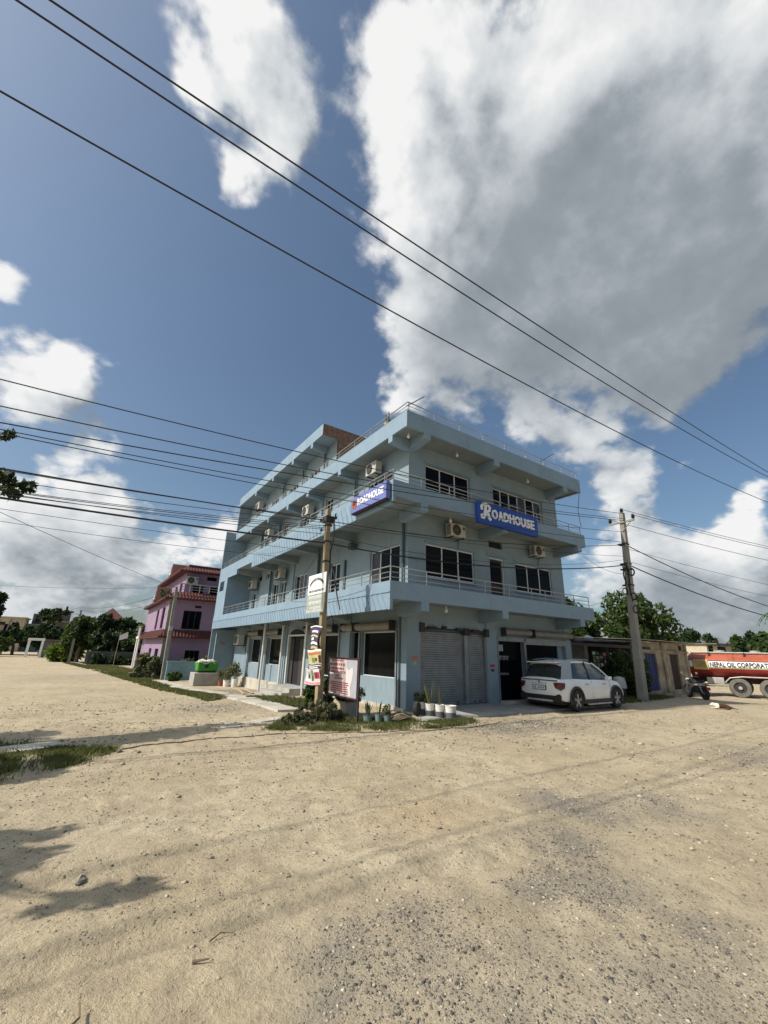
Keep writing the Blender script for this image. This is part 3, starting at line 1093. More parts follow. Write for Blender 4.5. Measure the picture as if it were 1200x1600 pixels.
# --- openings
R_holes = [(0.76, 2.98, 6.98, 8.00), (4.27, 7.45, 6.98, 7.98), (0.75, 3.04, 3.93, 5.05), (3.86, 4.63, 5.42, 5.69), (3.86, 4.66, 3.42, 5.02), (5.33, 7.62, 3.90, 5.00),
           (0.50, 3.44, -0.02, 2.30), (4.04, 5.50, 0.0, 2.0), (5.58, 8.04, 0.0, 1.92)]
L_holes = [(0.53, 2.68, 0.73, 2.16), (2.80, 3.40, 0.0, 2.16), (4.32, 6.40, 0.55, 2.12), (7.45, 9.30, 0.0, 2.10), (10.15, 12.15, 0.74, 2.04), (13.20, 15.10, 0.74, 2.04),
           (0.46, 2.30, 3.42, 5.00), (4.60, 5.50, 3.42, 5.00), (7.85, 9.25, 3.42, 5.00), (10.40, 11.30, 3.42, 4.93), (11.55, 12.40, 3.42, 4.93), (14.45, 15.2, 5.38, 5.77), (13.15, 13.75, 5.38, 5.75),
           (15.3, 15.9, 3.42, 4.75), (0.88, 2.62, 6.60, 7.85), (5.68, 6.38, 6.6, 8.24), (11.05, 11.75, 6.6, 8.24), (13.9, 14.7, 6.6, 8.24), (8.2, 9.0, 6.6, 8.0)]
holed_wall('wall', 'y', 0.0, 0.0, W_, -0.5, 8.62, R_holes, 0.2, MT['blue'], H)
holed_wall('wall', 'x', 0.0, 0.0, L_, -0.8, 8.62, L_holes, 0.2, MT['blue'], H)
MB().box(W_ - 0.01, W_ + 0.012, 0.002, L_ - 0.01, -0.8, 9.1).build('wall', MT['blue'], H)
MB().box(-0.0, W_, L_ - 0.012, L_ + 0.01, -0.8, 9.1).build('wall', MT['blue'], H)

# --- floor slabs with their fascias
for (zt, zr, zl, e, d, rx) in ((3.408, 2.912, 2.62, E1, D1, 8.57), (6.458, 5.93, 5.663, E1 - 0.02, D1 + 0.012, 8.56), (9.177, 8.572, 8.582, E3, D3, 9.04)):
    s = MB().box(-e + 0.10, rx - 0.10, -d + 0.10, L_ - 0.02, zr + 0.055, zt - 0.06).build('slab', MT['soffit'], H)
    MB().box(-e, rx, -d, -d + 0.10, zr, zt).build('fascia', MT['blue_trim'], s)
    MB().box(rx - 0.10, rx - 0.002, -d + 0.1005, 2.2 if zt < 9 else L_, zr + 0.002, zt - 0.002).build('fascia', MT['blue_trim'], s)
    if zt < 4:
        MB().box(-e, -e + 0.10, -d + 0.1005, L_, zl + 0.004, zt - 0.001).build('fascia', MT['blue_trim'], s)
        MB().box(-e + 0.004, -e + 0.10, -d + 0.001, -d + 0.10, zl, zr - 0.001).build('fascia', MT['blue_trim'], s)
    elif zt < 7:
        MB().box(-e, -e + 0.10, -d + 0.1005, L_, 5.945, zt - 0.001).build('fascia', MT['blue_trim'], s)
        MB().box(-e + 0.002, -e + 0.10, -d + 0.1005, 12.0, zl, 5.9445).build('fascia', MT['blue_trim'], s)
        MB().box(-e + 0.002, -e + 0.10, 14.76, L_, zl + 0.002, 5.9445).build('fascia', MT['blue_trim'], s)
        MB().box(-e + 0.004, -e + 0.10, -d + 0.001, -d + 0.10, zl + 0.1, zr - 0.001).build('fascia', MT['blue_trim'], s)
    else:
        MB().box(-e, -e + 0.10, -d + 0.1005, L_, zl, zt - 0.001).build('fascia', MT['blue_trim'], s)
    # kerb under the balcony railing
    MB().box(-e + 0.1005, -e + 0.16, -d + 0.10, L_ - 0.03, zt - 0.0598, zt - 0.003).build('kerb', MT['blue_trim'], s)

# thin raised strips set at a slant over the fascia, on the long side of the first balcony and the far end of the second
for (z0, z1, y0, y1, xo) in ((2.63, 3.08, -1.0, L_ - 0.1, -E1), (5.70, 6.30, 1.2, 11.9, -E1 + 0.02)):
    y = y0
    k = 0
    while y < y1 - 0.4:
        w = 0.055
        MB().prism([(xo - 0.0005, y, z0), (xo - 0.0005, y + w, z0), (xo - 0.0005, y + w + 0.28, z1), (xo - 0.0005, y + 0.28, z1)], (-0.016, 0, 0)).build('slanted_strip', MT['blue_trim'], H)
        y += 0.27 if xo < -1.47 else 0.30
        k += 1
MB().box(-E1 - 0.022, -E1 - 0.001, -1.12, L_ - 0.02, 3.084, 3.112).build('moulding', MT['blue_trim'], H)

# --- cantilever beams
for (y, zb, zt, e) in [(q, 8.352, 8.62, E3) for q in (-0.02, 3.64, 6.74, 9.2, 12.1, 15.2)] + [(q, 5.72, 5.98, E1 - 0.11) for q in (3.6, 6.65, 9.2, 12.1, 14.85)] + [(q, 2.70, 2.96, E1 - 0.11) for q in (3.6, 6.65, 9.6, 12.6, 15.6)]:
    m = MB()
    m.prism([(-e + 0.003 if e < 1 else -e, y - 0.12, zb), (-e + 0.003 if e < 1 else -e, y - 0.12, zt), (0.02, y - 0.12, zt), (0.02, y - 0.12, zb - 0.1)], (0, 0.24, 0))
    m.build('beam', MT['soffit'] if e > 1 else MT['blue_trim'], H)
for (x, zb, zt, d) in [(0.05, 8.352, 8.62, D3), (3.50, 8.34, 8.62, D3), (7.9, 8.34, 8.62, D3)] + [(q, 5.69, 5.98, D1 + 0.012) for q in (-0.23, 3.5, 8.1)] + [(q, 2.66, 2.96, D1) for q in (-0.21, 3.25, 7.73)]:
    m = MB()
    m.prism([(x - 0.14, -d + 0.003, zb), (x - 0.14, -d + 0.003, zt), (x - 0.14, 0.02, zt), (x - 0.14, 0.02, zb - 0.1)], (0.28, 0, 0))
    m.build('beam', MT['blue_trim'], H)

# --- columns standing a little proud of the walls
for (y0, y1, z0, z1) in [(3.42, 3.80, -0.6, 2.9), (6.50, 6.86, -0.6, 2.9), (9.55, 9.85, -0.6, 2.9), (12.35, 12.75, -0.6, 2.9), (15.35, 15.62, -0.6, 2.9),
                         (6.55, 6.85, 3.4, 5.9), (9.42, 9.72, 3.4, 5.9), (12.55, 12.8, 3.4, 5.9), (3.5, 3.75, 6.5, 8.4), (6.65, 6.9, 6.5, 8.4), (9.1, 9.4, 6.5, 8.4), (12.0, 12.25, 6.5, 8.4), (15.0, 15.25, 6.5, 8.4)]:
    MB().box(-0.06, 0.02, y0, y1, z0, z1).build('column', MT['blue'], H)
for (x0, x1) in ((-0.004, 0.46), (3.46, 3.98), (8.06, 8.464)):
    MB().box(x0, x1, -0.035, 0.02, -0.4, 2.93).build('column', MT['blue'], H)
MB().box(-0.05, 0.0, -0.03, 0.42, -0.4, 2.93).build('column', MT['blue'], H)

# --- windows of the short side
window(H, 'y', 0, 0.76, 2.98, 6.98, 8.00, 3)
window(H, 'y', 0, 4.27, 7.45, 6.98, 7.98, 6)
window(H, 'y', 0, 0.75, 3.04, 3.93, 5.05, 3, inset=0.05)
window(H, 'y', 0, 5.33, 7.62, 3.90, 5.00, 3, inset=0.05)
fbox(MB(), 'y', 0, 3.86, 4.63, 0.1, 0.12, 5.42, 5.69).build('ventilator', MT['dark'], H)
dr = fbox(MB(), 'y', 0, 3.90, 4.62, 0.10, 0.13, 3.42, 4.98).build('balcony_door', MT['browndoor'], H)
fbox(MB(), 'y', 0, 3.98, 4.54, 0.085, 0.0995, 4.05, 4.9).build('pane', MT['glass'], dr)
for a in ((3.86, 3.90, 3.42, 5.02), (4.62, 4.66, 3.42, 5.02)):
    fbox(MB(), 'y', 0, a[0], a[1], 0.03, 0.12, a[2], a[3]).build('door_frame', MT['frame'], dr)
fbox(MB(), 'y', 0, 3.901, 4.619, 0.03, 0.12, 4.98, 5.02).build('door_frame', MT['frame'], dr)
fbox(MB(), 'y', 0, 3.7, 4.85, -0.06, 0.0, 5.08, 5.13).build('lintel', MT['blue_trim'], H)
for (a, b, z) in ((0.68, 3.1, 5.09), (5.26, 7.7, 5.04), (0.68, 3.05, 8.04), (4.2, 7.5, 8.02)):
    fbox(MB(), 'y', 0, a, b, -0.05, 0.0, z, z + 0.05).build('lintel', MT['blue_trim'], H)
for (a, b, z) in ((0.70, 3.08, 3.86), (5.28, 7.66, 3.83)):
    fbox(MB(), 'y', 0, a, b, -0.06, 0.0, z, z + 0.06).build('sill', MT['blue_trim'], H)

# --- rolling shutters of the short side
for (a, b) in ((0.54, 2.42), (2.58, 3.42)):
    sh = corrugated(MB(), 'y', 0.10, a, b, 0.08, 2.18, 0.068, 0.016).build('shutter', MT['shutter'], H, fix=False)
    fbox(MB(), 'y', 0, a, b, 0.07, 0.11, 0.0, 0.08).build('bottom_bar', MT['shutter'], sh)
    for q in (a + 0.3, b - 0.3):
        fbox(MB(), 'y', 0, q - 0.05, q + 0.05, 0.05, 0.07, 0.02, 0.07).build('lock', MT['pipe'], sh)
    MB().tube([PP('y', 0, a, 0.16, 2.24), PP('y', 0, b, 0.16, 2.24)], 0.07, 10).build('roller', MT['pipe'], sh)
for (a, b) in ((0.50, 0.545), (2.42, 2.58), (3.40, 3.44)):
    fbox(MB(), 'y', 0, a, b, 0.0, 0.10, 0.0, 2.28).build('shutter_guide', MT['shutter'], H)
fbox(MB(), 'y', 0, 0.50, 3.44, 0.19, 0.21, -0.02, 2.3).build('back_panel', MT['dark'], H)
for (a, b, z0, z1) in ((0.44, 0.62, 2.14, 2.42), (2.36, 2.62, 2.12, 2.34), (3.36, 3.54, 2.10, 2.36), (0.8, 1.15, 2.26, 2.33), (1.4, 1.55, 2.28, 2.36), (2.0, 2.3, 2.25, 2.33), (2.75, 3.1, 2.24, 2.32)):
    fbox(MB(), 'y', 0, a, b, -0.10, 0.02, z0, z1).build('roller_bracket', MT['chassis'], H)
# open shop fronts: rolled shutters above, glass fronts within
for (a, b) in ((4.26, 5.76), (5.90, 8.42)):
    rb = MB().tube([PP('y', -0.12, a, 0, 2.325), PP('y', -0.12, b, 0, 2.325)], 0.125, 18).build('rolled_shutter', MT['rollbox'], H, smooth=True)
    for q in (a, b):
        fbox(MB(), 'y', 0, q - 0.02, q + 0.02, -0.25, -0.03, 2.17, 2.47).build('end_plate', MT['chassis'], rb)
for (a, b, z0, z1) in ((4.0, 5.47, 2.0, 2.14), (5.56, 8.05, 1.92, 2.14)):
    fbox(MB(), 'y', 0, a, b, -0.05, 0.05, z0, z1).build('shutter_rail', MT['shutter'], H)
for (a, b) in ((4.0, 4.05), (5.47, 5.57)):
    fbox(MB(), 'y', 0, a, b, -0.045, 0.08, 0.0, 2.0).build('shutter_guide', MT['shutter'], H)
for (a, b, z1, ins) in ((4.05, 5.5, 2.0, 0.16), (5.58, 8.04, 1.92, 0.16)):
    fbox(MB(), 'y', 0, a, b, ins, ins + 0.02, 0.0, z1).build('shop_glass', MT['glass'], H)
fbox(MB(), 'y', 0, 7.72, 8.04, 0.10, 0.155, 0.0, 1.92).build('inner_pillar', MT['blue'], H)

# --- long side, ground floor shop windows
for (a, b, z0, z1, n) in ((0.53, 2.68, 0.73, 2.16, 1), (4.32, 6.40, 0.55, 2.12, 1), (10.15, 12.15, 0.74, 2.04, 1), (13.20, 15.10, 0.74, 2.04, 1)):
    window(H, 'x', 0, a, b, z0, z1, n, inset=0.12, fw=0.03)
fbox(MB(), 'x', 0, 2.80, 3.40, 0.14, 0.16, 0.72, 2.16).build('shop_glass', MT['glass'], H)
fbox(MB(), 'x', 0, 2.80, 3.40, 0.12, 0.15, 0.0, 0.72).build('panel', MT['blue_trim'], H)
for (a, b) in ((0.60, 2.80), (2.92, 3.80), (4.45, 7.16), (10.2, 12.2), (13.2, 15.1)):
    rb = MB().tube([PP('x', -0.14, a, 0, 2.33), PP('x', -0.14, b, 0, 2.33)], 0.135, 18).build('rolled_shutter', MT['rollbox'], H, smooth=True)
    for q in (a, b):
        fbox(MB(), 'x', 0, q - 0.02, q + 0.02, -0.28, -0.05, 2.17, 2.49).build('end_plate', MT['chassis'], rb)
    fbox(MB(), 'x', 0, a, b, -0.05, 0.03, 2.06 if a > 9 else 2.165, 2.18).build('shutter_rail', MT['shutter'], H)
for y in (0.50, 2.74, 4.27, 6.45, 10.12, 12.2, 13.16, 15.14):
    fbox(MB(), 'x', 0, y - 0.035, y + 0.035, -0.07, 0.04, -0.03, 2.16).build('shutter_guide', MT['shutter'], H)
# arched entrance
de = fbox(MB(), 'x', 0, 7.45, 9.30, 0.16, 0.18, 0.0, 2.10).build('entrance', MT['dark'], H)
fbox(MB(), 'x', 0, 7.60, 8.25, 0.11, 0.15, 0.0, 2.0).build('door_leaf', MT['browndoor'], de)
fbox(MB(), 'x', 0, 8.95, 9.22, 0.11, 0.15, 0.0, 2.0).build('door_leaf', MT['browndoor'], de)
fbox(MB(), 'x', 0, 7.40, 9.36, -0.05, 0.06, 2.10, 2.17).build('door_frame', MT['frame'], de)
for y in (7.42, 9.32):
    fbox(MB(), 'x', 0, y - 0.05, y + 0.05, -0.05, 0.06, 0.0, 2.10).build('door_frame', MT['frame'], de)
arc = [PP('x', -0.004, 8.38 + 0.80 * math.cos(q), 0, 2.17 + 0.26 * math.sin(q)) for q in np.linspace(0, math.pi, 15)]
MB().poly(arc).build('arch_glass', MT['glass'], de, fix=False)
MB().tube([PP('x', -0.02, 8.38 + 0.82 * math.cos(q), 0, 2.17 + 0.29 * math.sin(q)) for q in np.linspace(0, math.pi, 15)], 0.03, 6).build('arch_trim', MT['blue_trim'], de)
# foundation plinth and steps
MB().box(-0.12, 0.0, 0.0, 16.3, -0.75, -0.04).build('plinth', MT['slab'], H)
for k in range(3):
    MB().box(-0.85 - 0.32 * k, -0.121 if k == 0 else -0.851 - 0.32 * (k - 1), 6.75, 9.3, -0.8, -0.02 - 0.15 * k).build('step', MT['concrete'], H)
# slim posts before the long side
for (x, y, zt) in ((-0.50, 11.45, 2.9), (-0.35, 6.62, 2.9), (-0.18, 9.74, 2.9)):
    MB().tube([(x, y, gz(x, y) - 0.1), (x, y, zt)], 0.055, 10).build('post', MT['frame'], H, smooth=True)
for (x, y, z0, z1) in ((-0.06, 0.30, -0.2, 2.9), (-0.06, 0.2, 3.4, 5.9), (-0.05, 4.12, 3.4, 5.0), (-0.12, 12.58, 3.4, 5.8), (-0.1, 6.52, 3.4, 5.9), (-0.06, 3.57, 6.5, 8.5), (-0.1, 12.02, 6.5, 8.4), (-0.1, 15.06, 6.5, 8.4), (-0.1, 6.7, 9.2, 10.9), (-0.1, 9.3, 9.2, 10.9), (-0.1, 12.1, 9.2, 10.9), (-0.08, 20.0, -0.5, 2.5)):
    if y < L_:
        MB().tube([(x, y, z0), (x, y, z1)], 0.045, 8).build('downpipe', MT['pipe'], H, smooth=True)
# upper windows and balcony doors of the long side
for (a, b, z0, z1, n) in ((0.46, 2.30, 3.42, 5.00, 3), (4.60, 5.50, 3.42, 5.00, 2), (7.85, 9.25, 3.42, 5.00, 3), (10.40, 11.30, 3.42, 4.93, 2), (11.55, 12.40, 3.42, 4.93, 2), (15.3, 15.9, 3.42, 4.75, 1),
                          (14.45, 15.2, 5.38, 5.77, 1), (13.15, 13.75, 5.38, 5.75, 1), (0.88, 2.62, 6.60, 7.85, 3), (5.68, 6.38, 6.6, 8.24, 2), (11.05, 11.75, 6.6, 8.24, 2), (13.9, 14.7, 6.6, 8.24, 2), (8.2, 9.0, 6.6, 8.0, 2)):
    window(H, 'x', 0, a, b, z0, z1, n, inset=0.06)

# --- enclosed corner at the far end of the long side
MB().box(-E1 + 0.012, -0.001, L_ - 0.14, L_ - 0.02, -0.8, 9.1).build('end_wall', MT['blue'], H)
ew = MB().box(-E1 + 0.0125, -0.002, 16.62, L_ - 0.141, 3.4, 5.95).build('washroom', MT['blue_trim'], H)
MB().box(-E1 + 0.004, -E1 + 0.012, 17.3, 18.25, 4.95, 5.55).build('window', MT['glass'], ew)
MB().box(-1.2, -0.02, 18.4, L_ - 0.141, -0.6, 2.6).build('end_pier', MT['blue'], H)

# --- top storey, set back from the corner
holes4 = [(7.4, 8.55, 9.55, 10.40), (10.1, 11.35, 9.55, 10.40), (13.0, 14.2, 9.55, 10.40), (16.4, 17.2, 9.4, 10.4)]
holed_wall('wall', 'x', 0.0, 5.57, L_, 9.1, 11.13, holes4, 0.2, MT['blue'], H)
for h4 in holes4:
    window(H, 'x', 0, h4[0], h4[1], h4[2], h4[3], 3, inset=0.06)
MB().box(-E3, W_ * 0.62, 5.60, L_, 11.118, 11.698).build('roof_slab', MT['blue_trim'], H)
bw = MB().box(0.0, W_ * 0.62, 5.568, 5.64, 9.1, 11.117).build('brick_wall', MT['brick'], H)
MB().box(-E3, W_ * 0.62, 5.565, 5.599, 11.118, 11.70).build('brick_course', MT['brick'], bw)
MB().box(W_ * 0.62 - 0.05, W_ * 0.62, 5.65, L_ - 0.02, 9.1, 11.117).build('wall', MT['brick'], H)
for y in (6.74, 9.12, 12.08, 15.17):
    MB().prism([(-E3 + 0.003, y - 0.12, 10.88), (-E3 + 0.003, y - 0.12, 11.117), (0.02, y - 0.12, 11.117), (0.02, y - 0.12, 10.75)], (0, 0.24, 0)).build('beam', MT['blue_trim'], H)
MB().box(-E3 + 0.02, -0.001, L_ - 0.14, L_ - 0.02, 9.1, 11.117).build('end_wall', MT['blue'], H)

# --- railings
railing(H, 'y', -0.88, -0.75, 9.0, 9.177, 0.36, [-0.70, 0.44, 1.65, 2.88, 4.1, 5.39, 6.58, 7.84, 8.97])
railing(H, 'x', -0.75, -0.88, L_, 9.177, 0.36, [1.4, 2.6, 3.9, 5.1, 6.4, 7.7, 9.0, 10.3, 11.6, 12.9, 14.2, 15.5, 16.8, 18.1])
railing(H, 'y', -1.06, -1.42, 8.45, 6.458, 0.36, [-1.4, -0.3, 0.9, 1.9, 3.35, 4.35, 5.5, 6.6, 7.6, 8.42])
railing(H, 'x', -1.40, -1.06, L_, 6.458, 0.36, [-0.6, 0.0, 0.6, 1.3, 2.4, 3.6, 4.8, 6.0, 7.2, 8.4, 9.6, 10.8, 12.0, 13.2, 14.4, 15.6, 16.8, 18.0, 18.7])
railing(H, 'y', -1.05, -1.43, 8.45, 3.408, 0.42, [-1.41, -0.95, -0.1, 1.25, 2.4, 3.6, 4.8, 5.6, 6.6, 7.4, 8.42])
railing(H, 'x', -1.42, -1.05, 16.6, 3.408, 0.42, [-0.5, 0.0, 0.5, 1.6, 2.7, 3.8, 4.9, 6.0, 7.1, 8.2, 9.3, 10.4, 11.5, 12.6, 13.7, 14.8, 15.9])
# loose rods on the roof railing
for (a, b) in (((-0.85, -0.95, 9.3), (-0.2, -1.1, 9.85)), ((6.2, -1.0, 9.3), (7.1, -1.05, 9.9))):
    MB().tube([a, b], 0.018, 6).build('rod', MT['pipe'], H)

# --- bulbs hanging below the slabs
for (x, y, z) in ((1.05, -0.62, 2.93), (1.35, -0.6, 5.95), (1.85, -0.5, 8.6), (5.9, -0.5, 8.6), (-0.45, -0.55, 8.6), (-0.75, 0.2, 2.93)):
    b = MB().lathe([(0.018, 0.0), (0.022, -0.06), (0.05, -0.11), (0.052, -0.15), (0.03, -0.19), (0.001, -0.2)], (x, y, z), 10).build('bulb', MT['bulb'], H, smooth=True)
# meter box under the second balcony beam
MB().box(-0.30, -0.06, 3.25, 3.5, 5.3, 5.55).build('junction_box', MT['pipe'], H)


def strokes(parent, name, mk, o, ux, uz, w, hgt, rows, material, seed, fill=0.9, bar=True, depth=0.004, nrm=None):
    """rows of illegible script: a head bar with hanging strokes, as raised print"""
    rnd = random.Random(seed)
    ux, uz = Vector(ux), Vector(uz)
    nrm = Vector(nrm) if nrm else ux.cross(uz)
    o = Vector(o)
    rh = hgt / rows
    m = MB()
    for r in range(rows):
        zt = hgt - rh * (r + 0.18)
        lh = rh * 0.55
        x = w * (1 - fill) * 0.5 * rnd.uniform(0.2, 1.6)
        xe = w - w * (1 - fill) * 0.5 * rnd.uniform(0.2, 1.6)
        while x < xe:
            wl = lh * rnd.uniform(1.2, 3.2)
            wl = min(wl, xe - x)
            if wl < lh * 0.5:
                break
            if bar:
                m.pbox(o + ux * x + uz * (zt - lh * 0.16), ux * wl, uz * lh * 0.18, nrm * depth)
            q = x + lh * 0.1
            while q < x + wl - lh * 0.15:
                m.pbox(o + ux * q + uz * (zt - lh), ux * lh * 0.17, uz * lh * 0.8, nrm * depth)
                if rnd.random() < 0.7:
                    m.pbox(o + ux * (q + lh * 0.18) + uz * (zt - lh * rnd.uniform(0.45, 0.8)), ux * lh * 0.28, uz * lh * 0.17, nrm * depth)
                q += lh * rnd.uniform(0.4, 0.6)
            x += wl + lh * 0.35
    return m.build(name, material, parent)


# stickers and window lettering
for (x, z, w, h, k1, k2) in ((0.16, 1.32, 0.22, 0.10, 'orange', 'redink'), (3.58, 1.12, 0.24, 0.085, 'redink', 'orange')):
    fbox(MB(), 'y', 0, x, x + w, -0.040, -0.036, z, z + h).build('sticker', MT[k1], H)
    fbox(MB(), 'y', 0, x + 0.04, x + w * 0.75, -0.040, -0.036, z - 0.15, z - 0.06).build('sticker', MT['navy' if k1 == 'redink' else 'greyboard'], H)
fbox(MB(), 'y', 0, 4.28, 4.50, 0.150, 0.157, 1.66, 1.88).build('sticker', MT['noticegrey'], H)
strokes(H, 'window_lettering', None, (4.12, 0.157, 1.28), (1, 0, 0), (0, 0, 1), 0.66, 0.26, 1, MT['noticegrey'], 4, fill=1.0)
strokes(H, 'window_lettering', None, (4.12, 0.157, 0.80), (1, 0, 0), (0, 0, 1), 0.64, 0.18, 1, MT['noticegrey'], 9, fill=1.0, bar=False)
strokes(H, 'wall_lettering', None, (-0.95, L_ - 0.142 - 0.225, 1.66), (1, 0, 0), (0, 0, 1), 0.42, 0.24, 2, MT['redink'], 6, fill=1.0, nrm=(0, -1, 0))


# --- air conditioner outdoor units (front faces local -Y)
def make_ac(loc, rz, label, sc=1.0):
    t = thing('air_conditioner_unit', loc, label, 'air conditioner', 'air conditioner units on the walls', rz, sc)
    b = MB().box(-0.42, 0.42, -0.34, 0.0, 0.0, 0.56).build('casing', MT['acwhite'], t, bevel=0.015)
    MB().lathe([(0.235, -0.343), (0.235, -0.348), (0.0, -0.348)], (-0.10, 0, 0.28), 20, 'y').build('fan_opening', MT['dark'], b)
    g = MB()
    for r in (0.235, 0.17, 0.10):
        g.tube([(-0.10 + r * math.cos(q), -0.356, 0.28 + r * math.sin(q)) for q in np.linspace(0, 2 * math.pi, 21)], 0.006, 5)
    for q in np.linspace(0, math.pi, 7)[:-1]:
        g.tube([(-0.10 - 0.23 * math.cos(q), -0.356, 0.28 - 0.23 * math.sin(q)), (-0.10 + 0.23 * math.cos(q), -0.356, 0.28 + 0.23 * math.sin(q))], 0.005, 5)
    g.build('fan_grille', MT['rollbox'], b)
    MB().box(0.20, 0.39, -0.3455, -0.3405, 0.06, 0.5).build('side_panel', MT['acwhite'], b)
    MB().box(0.26, 0.37, -0.349, -0.346, 0.34, 0.46).build('badge', MT['chassis'], b)
    for k in range(9):
        MB().box(-0.4235, -0.4205, -0.30, -0.05, 0.07 + 0.05 * k, 0.095 + 0.05 * k).build('vent_slot', MT['chassis'], b)
    for x in (-0.3, 0.3):
        MB().box(x - 0.02, x + 0.02, -0.36, 0.16, -0.045, -0.003).build('bracket', MT['chassis'], t)
    MB().tube([(0.35, -0.02, 0.1), (0.40, 0.06, 0.0), (0.42, 0.13, -0.2), (0.40, 0.14, -0.4)], 0.02, 6).build('hose', MT['pipe'], t)
    return t


RZL = -math.pi / 2
ac0 = None
for (loc, rz, lab, sc) in (
        ((1.87, -0.16, 5.38), 0, 'cream air conditioner unit on the short facade left of the white-lettered sign', 0.82),
        ((6.42, -0.16, 5.36), 0, 'cream air conditioner unit under the balcony right of the white-lettered sign', 0.88),
        ((-0.17, 1.80, 7.88), RZL, 'air conditioner unit high on the long facade, nearest the corner', 0.95),
        ((-0.17, 7.72, 7.74), RZL, 'air conditioner unit midway along the upper balcony of the long facade', 1.0),
        ((-0.17, 13.1, 7.70), RZL, 'air conditioner unit near the far end of the upper balcony', 1.0),
        ((-0.17, 15.75, 10.15), RZL, 'air conditioner unit on the top storey at its far end', 1.0),
        ((-0.17, 10.6, 5.0), RZL, 'air conditioner unit above the first balcony doors', 1.0),
        ((-0.17, 15.1, 4.92), RZL, 'air conditioner unit in the shaded far corner of the first balcony', 1.0),
        ((-0.17, 16.3, 1.68), RZL, 'air conditioner unit low on the ground floor wall beside the plants', 1.2)):
    if ac0 is None:
        ac0 = make_ac(loc, rz, lab, sc)
    else:
        c = copy_tree(ac0)
        c.location, c.rotation_euler, c.scale = loc, (0, 0, rz), (sc * 0.88, sc * 0.88, sc * 0.88)
        c['label'] = lab


# --- lettering
def text_obj(name, body, size, mtx, material, parent, extrude=0.01, bold=0.0, width=None, height=None):
    cu = bpy.data.curves.new(name, 'FONT')
    cu.body = body
    cu.size = size
    cu.extrude = extrude
    cu.offset = bold
    cu.resolution_u = 3
    ob = bpy.data.objects.new(name + '_tmp', cu)
    COL.objects.link(ob)
    bpy.context.view_layer.update()
    dg = bpy.context.evaluated_depsgraph_get()
    me = bpy.data.meshes.new_from_object(ob.evaluated_get(dg))
    bpy.data.objects.remove(ob)
    xs = [v.co.x for v in me.vertices]
    ys = [v.co.y for v in me.vertices]
    sx = (width / (max(xs) - min(xs))) if width else 1.0
    sy = (height / (max(ys) - min(ys))) if height else (sx if width else 1.0)
    x0, y0 = min(xs), min(ys)
    for v in me.vertices:
        v.co = mtx @ Vector(((v.co.x - x0) * sx, (v.co.y - y0) * sy, v.co.z))
    if parent.name in OFF:
        o = Vector(OFF[parent.name])
        for v in me.vertices:
            v.co -= o
    me.materials.clear()
    me.materials.append(material)
    res = bpy.data.objects.new(name, me)
    COL.objects.link(res)
    res.parent = parent
    return res


def frame_m(o, ux, uy):
    ux, uy = Vector(ux), Vector(uy)
    uz = ux.cross(uy)
    m = Matrix((ux, uy, uz)).transposed().to_4x4()
    m.translation = Vector(o)
    return m


S = wthing('shop_sign', (3.5, -1.2, 5.75), 'deep blue sign with raised white letters on the short facade balcony', 'sign', 'blue restaurant signs')
MB().box(1.98, 5.17, -1.30, -1.155, 5.755, 6.52).build('panel', MT['signblue'], S, bevel=0.01)
# the big initial with its swash, then the other letters
xl = 2.62
seq = 'OADHOUSE'
fr = frame_m((0, -1.305, 0), (1, 0, 0), (0, 0, 1))
wd = [0.33, 0.29, 0.29, 0.30, 0.33, 0.30, 0.25, 0.24]
for ch, w in zip(seq, wd):
    text_obj('letter', ch, 0.4, frame_m((xl, -1.318, 5.985), (1, 0, 0), (0, 0, 1)), MT['letter'], S, extrude=0.022, bold=0.012, width=w - 0.035, height=0.34)
    xl += w
R = MB()


def ribbon(m, pts, wds, y0, y1):
    n = len(pts)
    L1, L2 = [], []
    for k in range(n):
        a = Vector((pts[max(k - 1, 0)][0], pts[max(k - 1, 0)][1]))
        b = Vector((pts[min(k + 1, n - 1)][0], pts[min(k + 1, n - 1)][1]))
        d = (b - a).normalized()
        nn = Vector((-d.y, d.x)) * wds[k] * 0.5
        p = Vector(pts[k])
        L1.append(p + nn)
        L2.append(p - nn)
    for k in range(n - 1):
        q = [L1[k], L1[k + 1], L2[k + 1], L2[k]]
        m.prism([(v.x, y0, v.y) for v in q], (0, y1 - y0, 0))


sp = [(2.47, 5.90), (2.42, 6.05), (2.44, 6.22), (2.46, 6.33)]
ribbon(R, [(2.31, 6.40), (2.30, 6.20), (2.27, 6.02), (2.20, 5.93), (2.12, 5.93), (2.10, 6.0), (2.15, 6.05)], [0.10, 0.12, 0.12, 0.10, 0.09, 0.08, 0.05], -1.34, -1.297)
ribbon(R, [(2.14, 6.20), (2.11, 6.30), (2.17, 6.40), (2.30, 6.435), (2.44, 6.42), (2.52, 6.34), (2.50, 6.24), (2.40, 6.18), (2.31, 6.17)], [0.06, 0.08, 0.10, 0.10, 0.10, 0.11, 0.10, 0.08, 0.06], -1.345, -1.295)
ribbon(R, [(2.37, 6.19), (2.44, 6.08), (2.49, 5.96), (2.56, 5.90)], [0.08, 0.11, 0.11, 0.09], -1.338, -1.296)
R.build('letter', MT['letter'], S)



